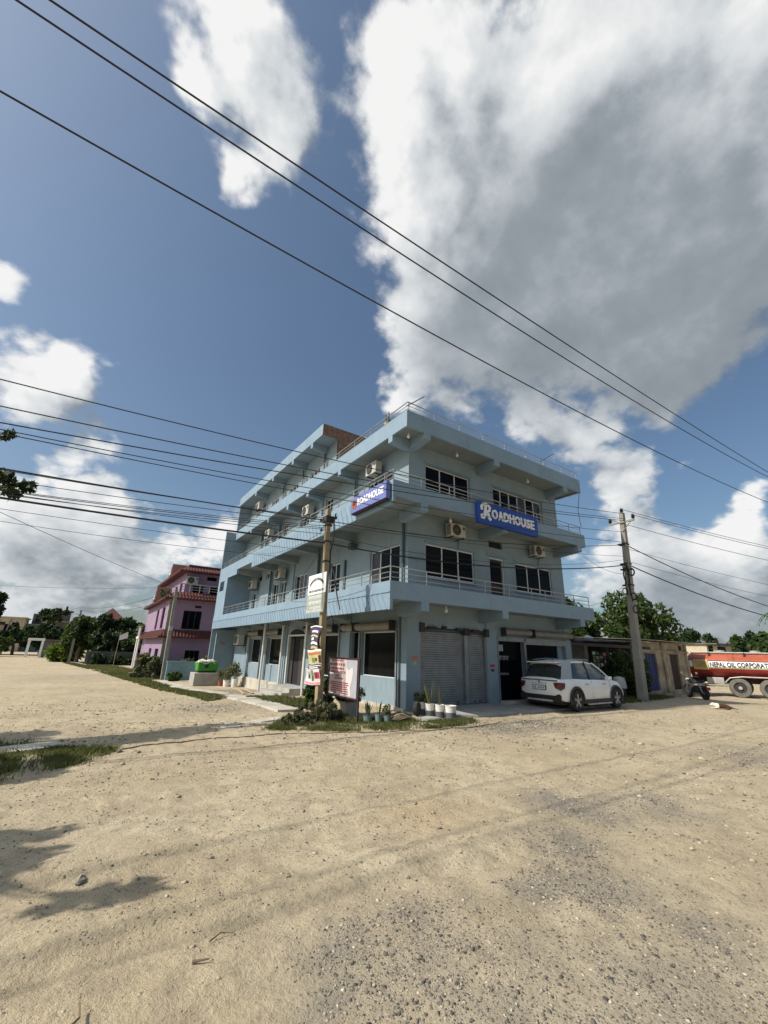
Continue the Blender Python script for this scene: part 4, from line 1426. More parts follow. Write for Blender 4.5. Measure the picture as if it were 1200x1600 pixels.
S2 = wthing('shop_sign', (-1.6, 0, 5.86), 'violet blue banner sign with brown emblem on the long facade balcony', 'sign', 'blue restaurant signs')
MB().box(-1.66, -1.50, -1.07, 1.02, 5.84, 6.38).build('panel', MT['signblue2'], S2, bevel=0.006)
text_obj('lettering', 'ROADHOUSE', 0.3, frame_m((-1.664, 0.58, 6.02), (0, -1, 0), (0, 0, 1)), MT['white'], S2, extrude=0.004, bold=0.01, width=1.52, height=0.24)
MB().lathe([(0.17, -1.663), (0.17, -1.668), (0.0, -1.668)], (0, 0.78, 6.12), 16, 'x').build('emblem', MT['terracotta'], S2)
MB().lathe([(0.10, -1.669), (0.10, -1.674), (0.0, -1.674)], (0, 0.78, 6.16), 12, 'x').build('emblem', MT['browndoor'], S2)
MB().box(-1.62, -1.50, -1.03, 0.98, 5.80, 5.838).build('edge', MT['chassis'], S2)

# things on the roofs
pt = thing('roof_plant', (-0.55, 0.55, 9.177), 'potted cactus on the roof edge behind the railing', 'plant')
MB().lathe([(0.10, 0.0), (0.13, 0.02), (0.16, 0.26), (0.14, 0.27), (0.0, 0.25)], n=12).build('pot', MT['wood'], pt, smooth=True)
for (a, b) in ((-0.08, 0.62), (0.04, 0.78), (0.1, 0.5)):
    MB().tube([(a * 0.5, 0, 0.2), (a, 0.02, b * 0.7), (a, 0.03, b)], [0.02, 0.03, 0.02], 6).build('stem', MT['leaf_bush'], pt)
bt = thing('water_tank', (0.2, 8.4, 11.698), 'small dark tank standing on the top roof', 'tank')
MB().lathe([(0.26, 0.0), (0.26, 0.42), (0.2, 0.5), (0.08, 0.55), (0.0, 0.56)], n=14).build('body', MT['pipe'], bt, smooth=True)
MB().lathe([(0.07, 0.54), (0.07, 0.62), (0.0, 0.62)], n=10).build('lid', MT['black'], bt)
an = thing('roof_pipe', (2.0, 6.4, 11.698), 'thin white pipes standing up from the brick-sided roof', 'pipe')
for (x, h) in ((0, 0.55), (0.35, 0.7)):
    MB().tube([(x, 0, 0), (x, 0, h)], 0.03, 8).build('pipe', MT['white'], an)
MB().box(-0.12, 0.14, -0.02, 0.02, 0.3, 0.42).build('bracket', MT['white'], an)


# ------------------------------------------------------------------ paving, kerbs, grass
def slab_run(name, pts, wd, thick, label, cracks, lift=0.05):
    """broken row of concrete slabs along a polyline; every slab a piece"""
    t = wthing(name, (pts[0][0], pts[0][1], gz(*pts[0])), label, 'path')
    del t['category']
    put(t, kind='structure')
    for (a, b) in zip(pts[:-1], pts[1:]):
        A, B = Vector((a[0], a[1], 0)), Vector((b[0], b[1], 0))
        d = (B - A)
        Ln = d.length
        d.normalize()
        nn = Vector((-d.y, d.x, 0))
        k = 0.0
        while k < Ln - 0.05:
            ln = min(random.uniform(*cracks), Ln - k)
            p, q = A + d * k, A + d * (k + ln - 0.03)
            jig = random.uniform(-0.02, 0.02)
            o1 = p - nn * (wd / 2 + random.uniform(0, 0.05))
            pts4 = [p - nn * (wd / 2 + random.uniform(-.04, .04)), q - nn * (wd / 2 + random.uniform(-.04, .04)), q + nn * (wd / 2 + random.uniform(-.04, .04)), p + nn * (wd / 2 + random.uniform(-.04, .04))]
            z = float(gh(p.x, p.y)) + lift + jig
            z2 = float(gh(q.x, q.y)) + lift + jig
            P4 = [(pts4[0].x, pts4[0].y, z - thick), (pts4[1].x, pts4[1].y, z2 - thick), (pts4[2].x, pts4[2].y, z2 - thick), (pts4[3].x, pts4[3].y, z - thick)]
            MB().prism(P4, (0, 0, thick)).build('slab', MT['slab'], t, bevel=0.012)
            k += ln
    return t


slab_run('drain_cover_path', [(-3.80, 20.5), (-2.95, 11.0), (-3.0, 5.0), (-3.08, 1.2)], 0.78, 0.16, 'row of pale concrete drain slabs along the long facade', (1.4, 2.6))
slab_run('drain_crossing_path', [(-3.7, 0.12), (-5.45, -0.42)], 0.42, 0.14, 'short pale slab running from the pole out into the dirt', (0.8, 1.2), lift=0.02)
slab_run('kerb_slab_path', [(-8.15, -1.18), (-12.5, -2.6)], 0.48, 0.16, 'pale kerb slab between two grass tufts at the left edge', (1.0, 1.6), lift=0.05)
slab_run('roadside_slab_path', [(-5.6, 29.0), (-6.9, 35.5)], 0.6, 0.14, 'broken slabs beside the road before the tree clump', (0.8, 1.5), lift=0.06)
slab_run('far_slab_path', [(-7.6, 45.0), (-9.0, 54.0)], 0.7, 0.14, 'distant pale slabs along the road towards the white gateway', (1.2, 2.2), lift=0.06)

ap = MB()
ap.prism([(0.30, -0.02, -0.03), (0.2, -1.20, -0.06), (1.2, -1.66, -0.075), (4.2, -1.72, -0.07), (8.4, -1.6, -0.06), (8.5, -0.02, -0.03)], (0, 0, -0.25))
apo = ap.build('forecourt', MT['concrete'], None)
put(apo, 'concrete apron in the shade before the shutters', kind='structure')
MB().box(4.0, 5.5, -0.36, -0.05, -0.06, 0.045).build('step', MT['slab'], apo)

G1 = [((-4.6, -1.15), (-3.0, -2.1), (-0.9, -2.65), (0.5, -2.25), (0.7, -1.75), (-0.6, -1.55), (-2.0, -0.6), (-2.2, 0.9), (-3.6, 0.2)),
      ((-8.95, -1.55), (-8.2, -1.45), (-7.35, -1.95), (-7.9, -2.75), (-8.7, -3.25), (-10.5, -3.6), (-12, -3.0)),
      ((-9.1, -0.75), (-8.35, -0.85), (-8.6, -1.0), (-12, -1.9), (-12, -1.4))]
grass_field('grass', [(G1[0], 0.50), (G1[1], 0.44), (G1[2], 0.06)], 40000, 0.09, 'short green grass at the foot of the front pole and the left kerb', 3, thin=0.0055)
G2 = [((-4.3, 5.2), (-4.25, 7.5), (-4.25, 12.0), (-5.5, 22.3), (-6.8, 33.6), (-9.4, 50.4), (-8.6, 50), (-5.8, 33), (-4.25, 21), (-3.45, 11.5), (-3.5, 6.4)),
      ((-4.6, 22), (-3.2, 22), (-2.0, 24), (-3.6, 34), (-5.0, 44), (-8.0, 50), (-6.2, 36)),
      ((-2.7, 2.2), (-1.2, 3.0), (-1.6, 6.0), (-2.7, 6.3)),
      ((9.2, -1.5), (13.0, -1.0), (16.0, -0.3), (16.0, 0.4), (11.0, 0.2), (8.7, -0.6))]
grass_field('verge_grass', [(G2[0], 0.60), (G2[1], 0.20), (G2[2], 0.08), (G2[3], 0.15)], 90000, 0.11, 'green verge grass along the left road and under the right pole', 5, thin=0.010)

# ------------------------------------------------------------------ poles
PX, PY = -2.8, 0.08
P0 = wthing('utility_pole', (PX, PY, -0.12), 'tan square concrete pole with posters standing before the corner building', 'pole')
MB().loft([[(PX + sx * w, PY + sy * w + dy, z) for sx, sy in ((-1, -1), (1, -1), (1, 1), (-1, 1))] for z, w, dy in ((-0.4, 0.088, 0.0), (2.0, 0.08, 0.10), (5.58, 0.066, 0.26))]).build('shaft', MT['pole'], P0, bevel=0.012)
MB().box(PX - 0.13, PX + 0.16, PY + 0.10, PY + 0.38, 5.16, 5.34).build('clamp', MT['chassis'], P0)
for (z, dy) in ((5.05, 0.23), (4.55, 0.21), (3.95, 0.19)):
    MB().box(PX - 0.105, PX + 0.105, PY + dy - 0.105, PY + dy + 0.105, z, z + 0.03).build('strap', MT['chassis'], P0)
for (dx, dy, z) in ((-0.15, 0.42, 5.2), (-0.12, 0.40, 4.9), (0.16, 0.05, 5.25)):
    MB().lathe([(0.02, 0), (0.045, 0.02), (0.03, 0.05), (0.045, 0.08), (0.02, 0.1)], (PX + dx, PY + dy, z), 8).build('insulator', MT['insul'], P0)
MB().tube([(PX + 0.10, PY - 0.05 + k * 0.035 + 0.06 * math.sin(k * 1.9), 5.4 - k * 0.28) for k in range(8)], 0.022, 6).build('cable_run', MT['wire'], P0)
MB().tube([(PX + 0.12, PY + 0.05, 2.35), (PX + 0.15, PY - 0.12, 2.42), (PX + 0.16, PY - 0.22, 2.25), (PX + 0.14, PY - 0.14, 2.08), (PX + 0.12, PY + 0.02, 2.1)], 0.016, 6).build('cable_loop', MT['wire'], P0)
MB().tube([(PX + 0.12, PY + 0.05, 3.9), (PX + 0.15, PY - 0.10, 3.55), (PX + 0.16, PY - 0.3, 3.0), (PX + 0.17, PY - 0.52, 2.55)], 0.018, 6).build('cable_drop', MT['wire'], P0)

bx = PX - 0.13
b1 = wthing('sign_board', (bx, 0.45, 3.0), 'white board with arched dark lettering, upper board on the front pole', 'sign')
MB().box(bx - 0.02, bx, -0.12, 1.02, 3.03, 3.60).build('panel', MT['white'], b1)
for k in range(13):
    q = math.pi * (0.12 + 0.76 * k / 12)
    c = Vector((bx - 0.024, 0.45 + 0.44 * math.cos(q), 3.24 + 0.22 * math.sin(q)))
    MB().pbox(c + Vector((0, -0.025, -0.04)), (0, 0.05, 0), (0, 0.0, 0.075), (-0.003, 0, 0)).build('letter', MT['ink'], b1)
strokes(b1, 'lettering', None, (bx - 0.021, 0.92, 3.06), (0, -1, 0), (0, 0, 1), 0.94, 0.11, 1, MT['ink'], 21, fill=1.0)
b2 = wthing('sign_board', (bx, 0.45, 2.5), 'weathered grey-green board with white lettering, lower board on the front pole', 'sign')
MB().box(bx - 0.02, bx, -0.10, 1.05, 2.50, 3.015).build('panel', MT['greyboard'], b2)
for (o, w, h, r, sd) in (((2.86), 0.9, 0.14, 1, 5), ((2.70), 0.8, 0.15, 1, 7), ((2.585), 0.7, 0.10, 1, 8), ((2.51), 1.1, 0.08, 1, 12)):
    strokes(b2, 'lettering', None, (bx - 0.021, 0.475 + w / 2, o), (0, -1, 0), (0, 0, 1), w, h, r, MT['white'], sd, fill=1.0)


def poster(label, y0, y1, z0, z1, x, bands, pinch=0.0, wob=0.03, seed=1):
    t = wthing('poster', (x, (y0 + y1) / 2, z0), label, 'poster', 'posters tied to the front pole')
    n = 14
    m = []
    rnd = random.Random(seed)
    ph = rnd.uniform(0, 6)

    def pt(u, v, d):
        yc, hw = (y0 + y1) / 2, (y1 - y0) / 2 * (1 - pinch * math.sin(math.pi * min(1, max(0, v))) ** 1.5)
        return (x - d - wob * math.sin(3.1 * v + 2.2 * u + ph), yc + hw * (1 - 2 * u) + 0.03 * math.sin(4 * v + ph), z0 + (z1 - z0) * v + 0.02 * math.sin(5 * u + ph))
    for (u0, u1, v0, v1, mk, d) in bands:
        mb = MB()
        ku, kv = max(2, int(8 * (u1 - u0))), max(2, int(12 * (v1 - v0)))
        ring = []
        for j in range(kv + 1):
            for i in range(ku + 1):
                mb.v.append(pt(u0 + (u1 - u0) * i / ku, v0 + (v1 - v0) * j / kv, d))
        for j in range(kv):
            for i in range(ku):
                a = j * (ku + 1) + i
                mb.f.append((a, a + 1, a + ku + 2, a + ku + 1))
        o = mb.build('sheet' if d == 0 else 'print', MT[mk], t, smooth=False, fix=False)
        if d == 0:
            sd = o.modifiers.new('thick', 'SOLIDIFY')
            sd.thickness = 0.004
    return t


poster('narrow violet and white poster wrapped round the front pole, topmost', -0.02, 0.62, 1.50, 2.14, PX - 0.14,
       [(0, 1, 0, 1, 'violet', 0), (0.2, 0.8, 0.72, 0.80, 'white', 0.003), (0.05, 0.95, 0.55, 0.62, 'yellow', 0.003), (0.1, 0.5, 0.40, 0.50, 'white', 0.003), (0.05, 0.95, 0.24, 0.34, 'white', 0.003), (0.1, 0.9, 0.05, 0.16, 'yellow', 0.003), (0.0, 1.0, 0.95, 0.995, 'white', 0.003)], pinch=0.45, seed=2)
poster('yellow and navy poster with red headline on the front pole', -0.20, 0.66, 1.02, 1.52, PX - 0.15,
       [(0, 1, 0, 1, 'yellow', 0), (0.0, 1.0, 0.90, 0.99, 'white', 0.002), (0.06, 0.94, 0.74, 0.86, 'orange', 0.003), (0.02, 0.98, 0.02, 0.26, 'navy', 0.003), (0.06, 0.94, 0.16, 0.20, 'white', 0.005), (0.10, 0.72, 0.06, 0.11, 'white', 0.005), (0.30, 0.50, 0.36, 0.60, 'greenprint', 0.003), (0.54, 0.68, 0.40, 0.56, 'ink', 0.003), (0.80, 0.99, 0.32, 0.70, 'maroon', 0.003)], wob=0.025, seed=5)
poster('pale pink poster with photographs, lowest on the front pole', -0.14, 0.76, 0.64, 1.03, PX - 0.145,
       [(0, 1, 0, 1, 'notice', 0), (0.02, 0.98, 0.03, 0.17, 'pink', 0.003), (0.12, 0.36, 0.35, 0.80, 'greyboard', 0.003), (0.40, 0.56, 0.25, 0.95, 'greenprint', 0.003), (0.44, 0.51, 0.3, 0.6, 'ink', 0.005), (0.60, 0.97, 0.40, 0.80, 'redink', 0.003), (0.18, 0.28, 0.40, 0.65, 'ink', 0.005), (0.70, 0.80, 0.45, 0.75, 'ink', 0.005)], wob=0.03, seed=9)

# maroon framed notice on its own posts
NX = -2.36
nb = wthing('notice_board', (NX, -0.4, -0.12), 'maroon framed notice board on dark posts with a torn pink notice', 'notice board')
MB().box(NX - 0.012, NX + 0.012, -1.08, 0.42, 0.40, 1.30).build('panel', MT['noticegrey'], nb)
for (a, b, z0, z1) in ((-1.12, -1.07, 0.36, 1.34), (0.40, 0.45, 0.36, 1.34), (-1.07, 0.40, 1.30, 1.34), (-1.07, 0.40, 0.36, 0.40)):
    MB().box(NX - 0.025, NX + 0.025, a, b, z0, z1).build('frame', MT['maroon'], nb)
for y in (-1.14, 0.47):
    MB().box(NX - 0.02, NX + 0.02, y - 0.02, y + 0.02, -0.25, 1.34).build('post', MT['chassis'], nb)
tear = [(0.40, 0.43), (-0.78, 0.43), (-0.74, 0.62), (-0.82, 0.80), (-0.86, 0.98), (-0.84, 1.12), (-0.62, 1.03), (-0.52, 1.10), (-0.50, 1.29), (0.40, 1.29)]
MB().prism([(NX - 0.0135, y, z) for y, z in tear], (-0.004, 0, 0)).build('notice_sheet', MT['notice'], nb)
for (z, w, h, sd, yc) in ((1.215, 0.62, 0.075, 31, 0.05), (1.10, 0.84, 0.11, 32, 0.02), (1.015, 0.70, 0.08, 33, 0.02), (0.915, 0.82, 0.10, 34, -0.02), (0.85, 0.2, 0.06, 35, 0.0), (0.775, 0.5, 0.08, 36, -0.1)):
    strokes(nb, 'lettering', None, (NX - 0.0176, yc - 0.05 + w / 2, z), (0, -1, 0), (0, 0, 1), w, h, 1, MT['redink'] if h > 0.06 else MT['ink'], sd, fill=1.0)
strokes(nb, 'lettering', None, (NX - 0.0176, 0.36, 0.44), (0, -1, 0), (0, 0, 1), 1.08, 0.30, 6, MT['redink'], 44, fill=0.85)

# right-hand pole with cross-arm
QX, QY = 11.35, -1.2
P1 = wthing('utility_pole', (QX, QY, gz(QX, QY)), 'tall grey concrete pole with cross-arm and cables beside the white car', 'pole')
MB().loft([[(QX + sx * w, QY + sy * w * 0.9 + dy, z) for sx, sy in ((-1, -1), (1, -1), (1, 1), (-1, 1))] for z, w, dy in ((-0.5, 0.175, 0.04), (3.5, 0.142, -0.10), (7.95, 0.10, -0.30))]).build('shaft', MT['greypole'], P1, bevel=0.015)
MB().pbox((QX - 0.16, QY - 0.86, 7.44), (0.06, 0, 0), (0, 1.12, 0), (0, 0, 0.08)).build('cross_arm', MT['greypole'], P1)
MB().tube([(QX - 0.13, QY - 0.70, 7.45), (QX - 0.13, QY - 0.28, 7.05)], 0.02, 6).build('brace', MT['greypole'], P1)
for (y, z) in ((QY + 0.22, 7.52), (QY - 0.30, 7.95), (QY - 0.82, 7.52)):
    MB().lathe([(0.02, 0), (0.03, 0.03), (0.085, 0.05), (0.05, 0.09), (0.085, 0.12), (0.05, 0.18), (0.06, 0.22), (0.0, 0.23)], (QX - 0.13 if z < 7.9 else QX, y, z), 10).build('insulator', MT['insul'], P1, smooth=True)
for z in (6.45, 5.55, 5.3, 4.6):
    MB().box(QX - 0.17, QX + 0.17, QY - 0.36 + (7 - z) * 0.03, QY + 0.02 + (7 - z) * 0.03, z, z + 0.05).build('strap', MT['chassis'], P1)
for k, (z0, z1, r) in enumerate(((5.6, 5.0, 0.035), (5.5, 3.9, 0.03), (5.2, 4.2, 0.028), (5.5, 4.6, 0.03))):
    MB().tube([(QX - 0.19, QY - 0.34 + 0.09 * k + 0.03 * math.sin(2 * q + k), z0 + (z1 - z0) * q / 5) for q in range(6)], r, 6).build('cable_run', MT['wire'] if k % 2 else MT['greypole'], P1)
for (y, z, r) in ((QY - 0.42, 5.15, 0.17), (QY - 0.02, 4.35, 0.15), (QY - 0.36, 4.1, 0.16), (QY - 0.36, 3.55, 0.17)):
    m = MB()
    for s in range(3):
        m.tube([(QX - 0.20 - 0.012 * s, y + (r - 0.015 * s) * 0.75 * math.cos(q), z + (r - 0.015 * s) * math.sin(q)) for q in np.linspace(0, 2 * math.pi, 15)], 0.016, 5)
    m.build('cable_coil', MT['wire'], P1)

# pole in front of the purple house and a far one
for (x, y, h, dx, lab) in ((-3.35, 21.9, 6.1, -0.15, 'leaning grey pole before the purple house'), (-9.0, 50.5, 6.0, 0.0, 'distant thin pole before the dark tree clump'), (-19.5, 84.0, 6.0, 0.9, 'far leaning pole at the left edge of the houses')):
    z0 = gz(x, y)
    t = wthing('utility_pole', (x, y, z0), lab, 'pole')
    MB().loft([[(x + dx * k + sx * w, y + sy * w, z0 - 0.2 + h * k) for sx, sy in ((-1, -1), (1, -1), (1, 1), (-1, 1))] for k, w in ((0, 0.14), (1, 0.085))]).build('shaft', MT['greypole'], t)
    MB().box(x + dx - 0.35, x + dx + 0.35, y - 0.05, y + 0.05, z0 + h - 0.75, z0 + h - 0.68).build('cross_arm', MT['greypole'], t)
    if y < 30:
        MB().box(x - 0.12 + dx * 0.5, x + 0.10 + dx * 0.5, y - 0.25, y - 0.12, z0 + 3.1, z0 + 3.4).build('meter_box', MT['mudguard'], t)
        MB().lathe([(0.02, 0), (0.07, 0.04), (0.07, 0.14), (0.02, 0.18)], (x + dx - 0.3, y, z0 + h - 0.68), 8).build('insulator', MT['insul'], t)


# ------------------------------------------------------------------ wires
def wire(pts, r, label, sag=0.0, n=28, group=None):
    """through 2 or more points; parabolic sag on each span"""
    P = []
    pts = [Vector(p) for p in pts]
    for a, b in zip(pts[:-1], pts[1:]):
        for k in range(n):
            t = k / n
            p = a.lerp(b, t)
            p.z -= sag * 4 * t * (1 - t)
            P.append(p)
    P.append(pts[-1])
    base = P[0].copy()
    m = MB()
    m.tube([p - base for p in P], r, 6)
    o = m.build('overhead_wire', MT['wire'], None, smooth=False, fix=False)
    o.location = base
    put(o, label, 'wire', group)
    return o


def quad_wire(y, pts, x0, x1, r, label, group, dy=0.0, n=60):
    """a long wire whose height follows a parabola through three (x, z) points"""
    xs = np.array([p[0] for p in pts])
    zs = np.array([p[1] for p in pts])
    c = np.polyfit(xs, zs, 2)
    X = np.concatenate([np.linspace(x0, x1, n)])
    m = MB()
    m.tube([(x - x0, dy * (x - x0), float(np.polyval(c, x) - np.polyval(c, x0))) for x in X], r, 6)
    o = m.build('overhead_wire', MT['wire'], None, fix=False)
    o.location = (x0, y, float(np.polyval(c, x0)))
    put(o, label, 'wire', group)


HV = 'high wires over the crossing'
quad_wire(-5.5, [(-10.23, 9.54), (-4.9, 9.62), (18.25, 10.51)], -30, 45, 0.016, 'highest of the three long wires across the sky', HV)
quad_wire(-5.2, [(-10.62, 9.60), (-4.68, 9.56), (19.56, 10.7)], -30, 45, 0.016, 'middle one of the three long wires across the sky', HV)
quad_wire(-4.4, [(-10.70, 8.89), (-4.11, 8.84), (22.13, 10.1)], -30, 45, 0.016, 'lowest of the three long wires across the sky', HV)
MV = 'thin wires from the left to the right-hand pole'
for (pts, end, lab, r) in (
        ([(-10.29, 5.87), (-5.79, 6.12), (3.28, 6.85)], (7.9), 'topmost thin wire from the left sky to the right pole', 0.011),
        ([(-10.17, 5.37), (-5.74, 5.70), (3.25, 6.53)], (7.65), 'second thin wire from the left sky to the right pole', 0.011),
        ([(-10.11, 5.10), (-5.70, 5.42), (0.23, 6.10)], (7.55), 'third thin wire from the left sky to the right pole', 0.012),
        ([(-10.08, 4.98), (-5.67, 5.17), (3.2, 6.0)], (7.0), 'fourth thin wire from the left sky to the right pole', 0.009),
        ([(-10.06, 4.91), (-5.65, 5.05), (3.2, 5.7)], (6.5), 'lowest thin wire from the left sky to the right pole', 0.009)):
    quad_wire(-1.62, pts + [(QX, end)], -24, QX, r, lab, MV, dy=0.0)
LV = 'cables tied to the front pole'
fp = (PX - 0.06, PY + 0.25, 5.22)
fq = (PX - 0.02, PY + 0.22, 4.52)
wire([(-24, 0.4, 4.9), fp], 0.016, 'thick cable from the left edge to the head of the front pole', sag=0.25, group=LV)
wire([(-24, 0.2, 4.45), fq], 0.024, 'thickest cable from the left edge to the middle of the front pole', sag=0.28, group=LV)
wire([(-24, 0.7, 5.3), (PX, PY + 0.27, 5.3)], 0.009, 'thin cable just above the thick one left of the front pole', sag=0.45, group=LV)
wire([(-24, 0.9, 4.75), (PX, PY + 0.26, 5.0)], 0.009, 'thin slack cable crossing the thick ones left of the front pole', sag=0.5, group=LV)
wire([(-24, 1.2, 4.95), (PX, PY + 0.26, 4.8)], 0.008, 'thin slack cable below the crossing bundle left of the front pole', sag=0.45, group=LV)
for k, (z0, y0, zz) in enumerate(((5.05, 1.5, 5.15), (4.85, 1.8, 5.05), (4.6, 0.6, 4.95))):
    wire([(-24, y0, z0), (PX, PY + 0.24, zz)], 0.008, ['upper', 'middle', 'lower'][k] + ' strand of the slack bundle left of the front pole', sag=0.40 + 0.06 * k, group=LV)
wire([fp, (QX - 0.15, QY - 0.25, 6.42)], 0.013, 'cable from the head of the front pole across the short facade', sag=0.32, group=LV)
wire([fq, (QX - 0.15, QY - 0.2, 5.50)], 0.022, 'thickest cable from the front pole across the short facade', sag=0.42, group=LV)
wire([(PX, PY + 0.2, 4.75), (QX - 0.15, QY - 0.2, 5.75)], 0.007, 'thin slack cable under the blue sign to the right pole', sag=0.5, group=LV)
wire([(PX, PY + 0.2, 5.1), (QX - 0.15, QY - 0.2, 5.9)], 0.007, 'thin cable at sign height to the right pole', sag=0.15, group=LV)
wire([(PX, PY + 0.25, 5.3), (-1.62, 3.0, 6.2)], 0.008, 'service wire from the front pole up to the second balcony', sag=0.15, group=LV)
wire([(PX, PY + 0.25, 4.6), (-1.6, 6.5, 3.6)], 0.008, 'service wire from the front pole down to the first balcony', sag=0.2, group=LV)
wire([(PX, PY + 0.25, 5.0), (-1.6, 11.0, 6.3)], 0.007, 'long service wire along the long facade', sag=0.35, group=LV)
FV = 'wires of the left road'
wire([(-24, 7.0, 5.9), (-1.55, 3.6, 5.05)], 0.008, 'faint wire ending at the long facade first balcony', sag=0.3, group=FV)
wire([(-24, 9.0, 6.4), (-1.55, 6.0, 5.2)], 0.008, 'second faint wire towards the long facade', sag=0.5, group=FV)
wire([(-19.0, -6.0, 6.6), (-3.5, 21.9, 5.35)], 0.009, 'wire descending to the pole before the purple house', sag=0.35, group=FV)
for (a, b, lab) in (((-19.0, 84, 5.0), (-9.0, 50.5, 5.6), 'distant wire between the two far poles'), ((-9.0, 50.5, 5.5), (-3.6, 21.9, 5.2), 'wire from the far pole to the purple house pole'),
                    ((-9.0, 50.5, 5.2), (-3.6, 21.9, 4.6), 'lower wire from the far pole to the purple house pole'), ((-26.0, 70, 9.3), (-3.6, 21.9, 5.4), 'long faint wire above the far houses')):
    wire([a, b], 0.014, lab, sag=0.5, group=FV)
RV = 'wires leaving the right-hand pole'
for (a, b, r, lab) in (((QX, QY - 0.30, 8.15), (40, -9.3, 7.3), 0.011, 'top wire leaving the right pole to the right'), ((QX - 0.13, QY - 0.82, 7.72), (40, -9.6, 7.1), 0.011, 'second wire leaving the right pole to the right'),
                       ((QX - 0.13, QY + 0.22, 7.72), (40, -8.6, 6.6), 0.011, 'third wire leaving the right pole to the right'), ((QX, QY - 0.25, 6.45), (34, -5.2, 3.9), 0.02, 'thick cable dropping from the right pole towards the tanker'),
                       ((QX, QY - 0.2, 5.55), (34, -5.4, 3.6), 0.024, 'lower thick cable dropping from the right pole towards the tanker'), ((QX, QY - 0.2, 5.7), (40, -6.5, 5.0), 0.008, 'thin cable from the right pole over the tanker'),
                       ((QX, QY - 0.2, 6.3), (40, -7.0, 5.6), 0.008, 'another thin cable from the right pole over the tanker')):
    wire([a, b], r, lab, sag=0.8 if r > 0.015 else 0.5, group=RV)
wire([(QX - 0.15, QY - 0.3, 5.1), (8.5, -1.0, 5.6)], 0.007, 'service wire from the right pole to the second balcony', sag=0.25, group=RV)
wire([(QX - 0.15, QY - 0.3, 4.9), (8.5, -1.0, 3.5)], 0.007, 'service wire from the right pole to the first balcony', sag=0.2, group=RV)
wire([(9.02, -0.9, 8.6), (9.0, -0.75, 7.8), (8.75, -0.95, 6.9)], 0.012, 'loose cable hanging at the right end of the roof', sag=0.05)
# a cable lying on the dirt
m = MB()
q = [(-7.3, -1.9), (-6.0, -1.6), (-4.4, -1.75), (-2.8, -2.3), (-1.2, -2.75), (0.2, -2.75), (1.3, -2.5)]
pp = []
for a, b in zip(q[:-1], q[1:]):
    for k in range(10):
        x, y = a[0] + (b[0] - a[0]) * k / 10, a[1] + (b[1] - a[1]) * k / 10 + 0.04 * math.sin(k * 0.9 + a[0])
        pp.append((x, y, float(surf(x, y)) + 0.008))
m.tube(pp, 0.010, 5)
put(m.build('ground_cable', MT['twig'], None, fix=False), 'thin brown cable lying along the dirt before the grass', 'cable')


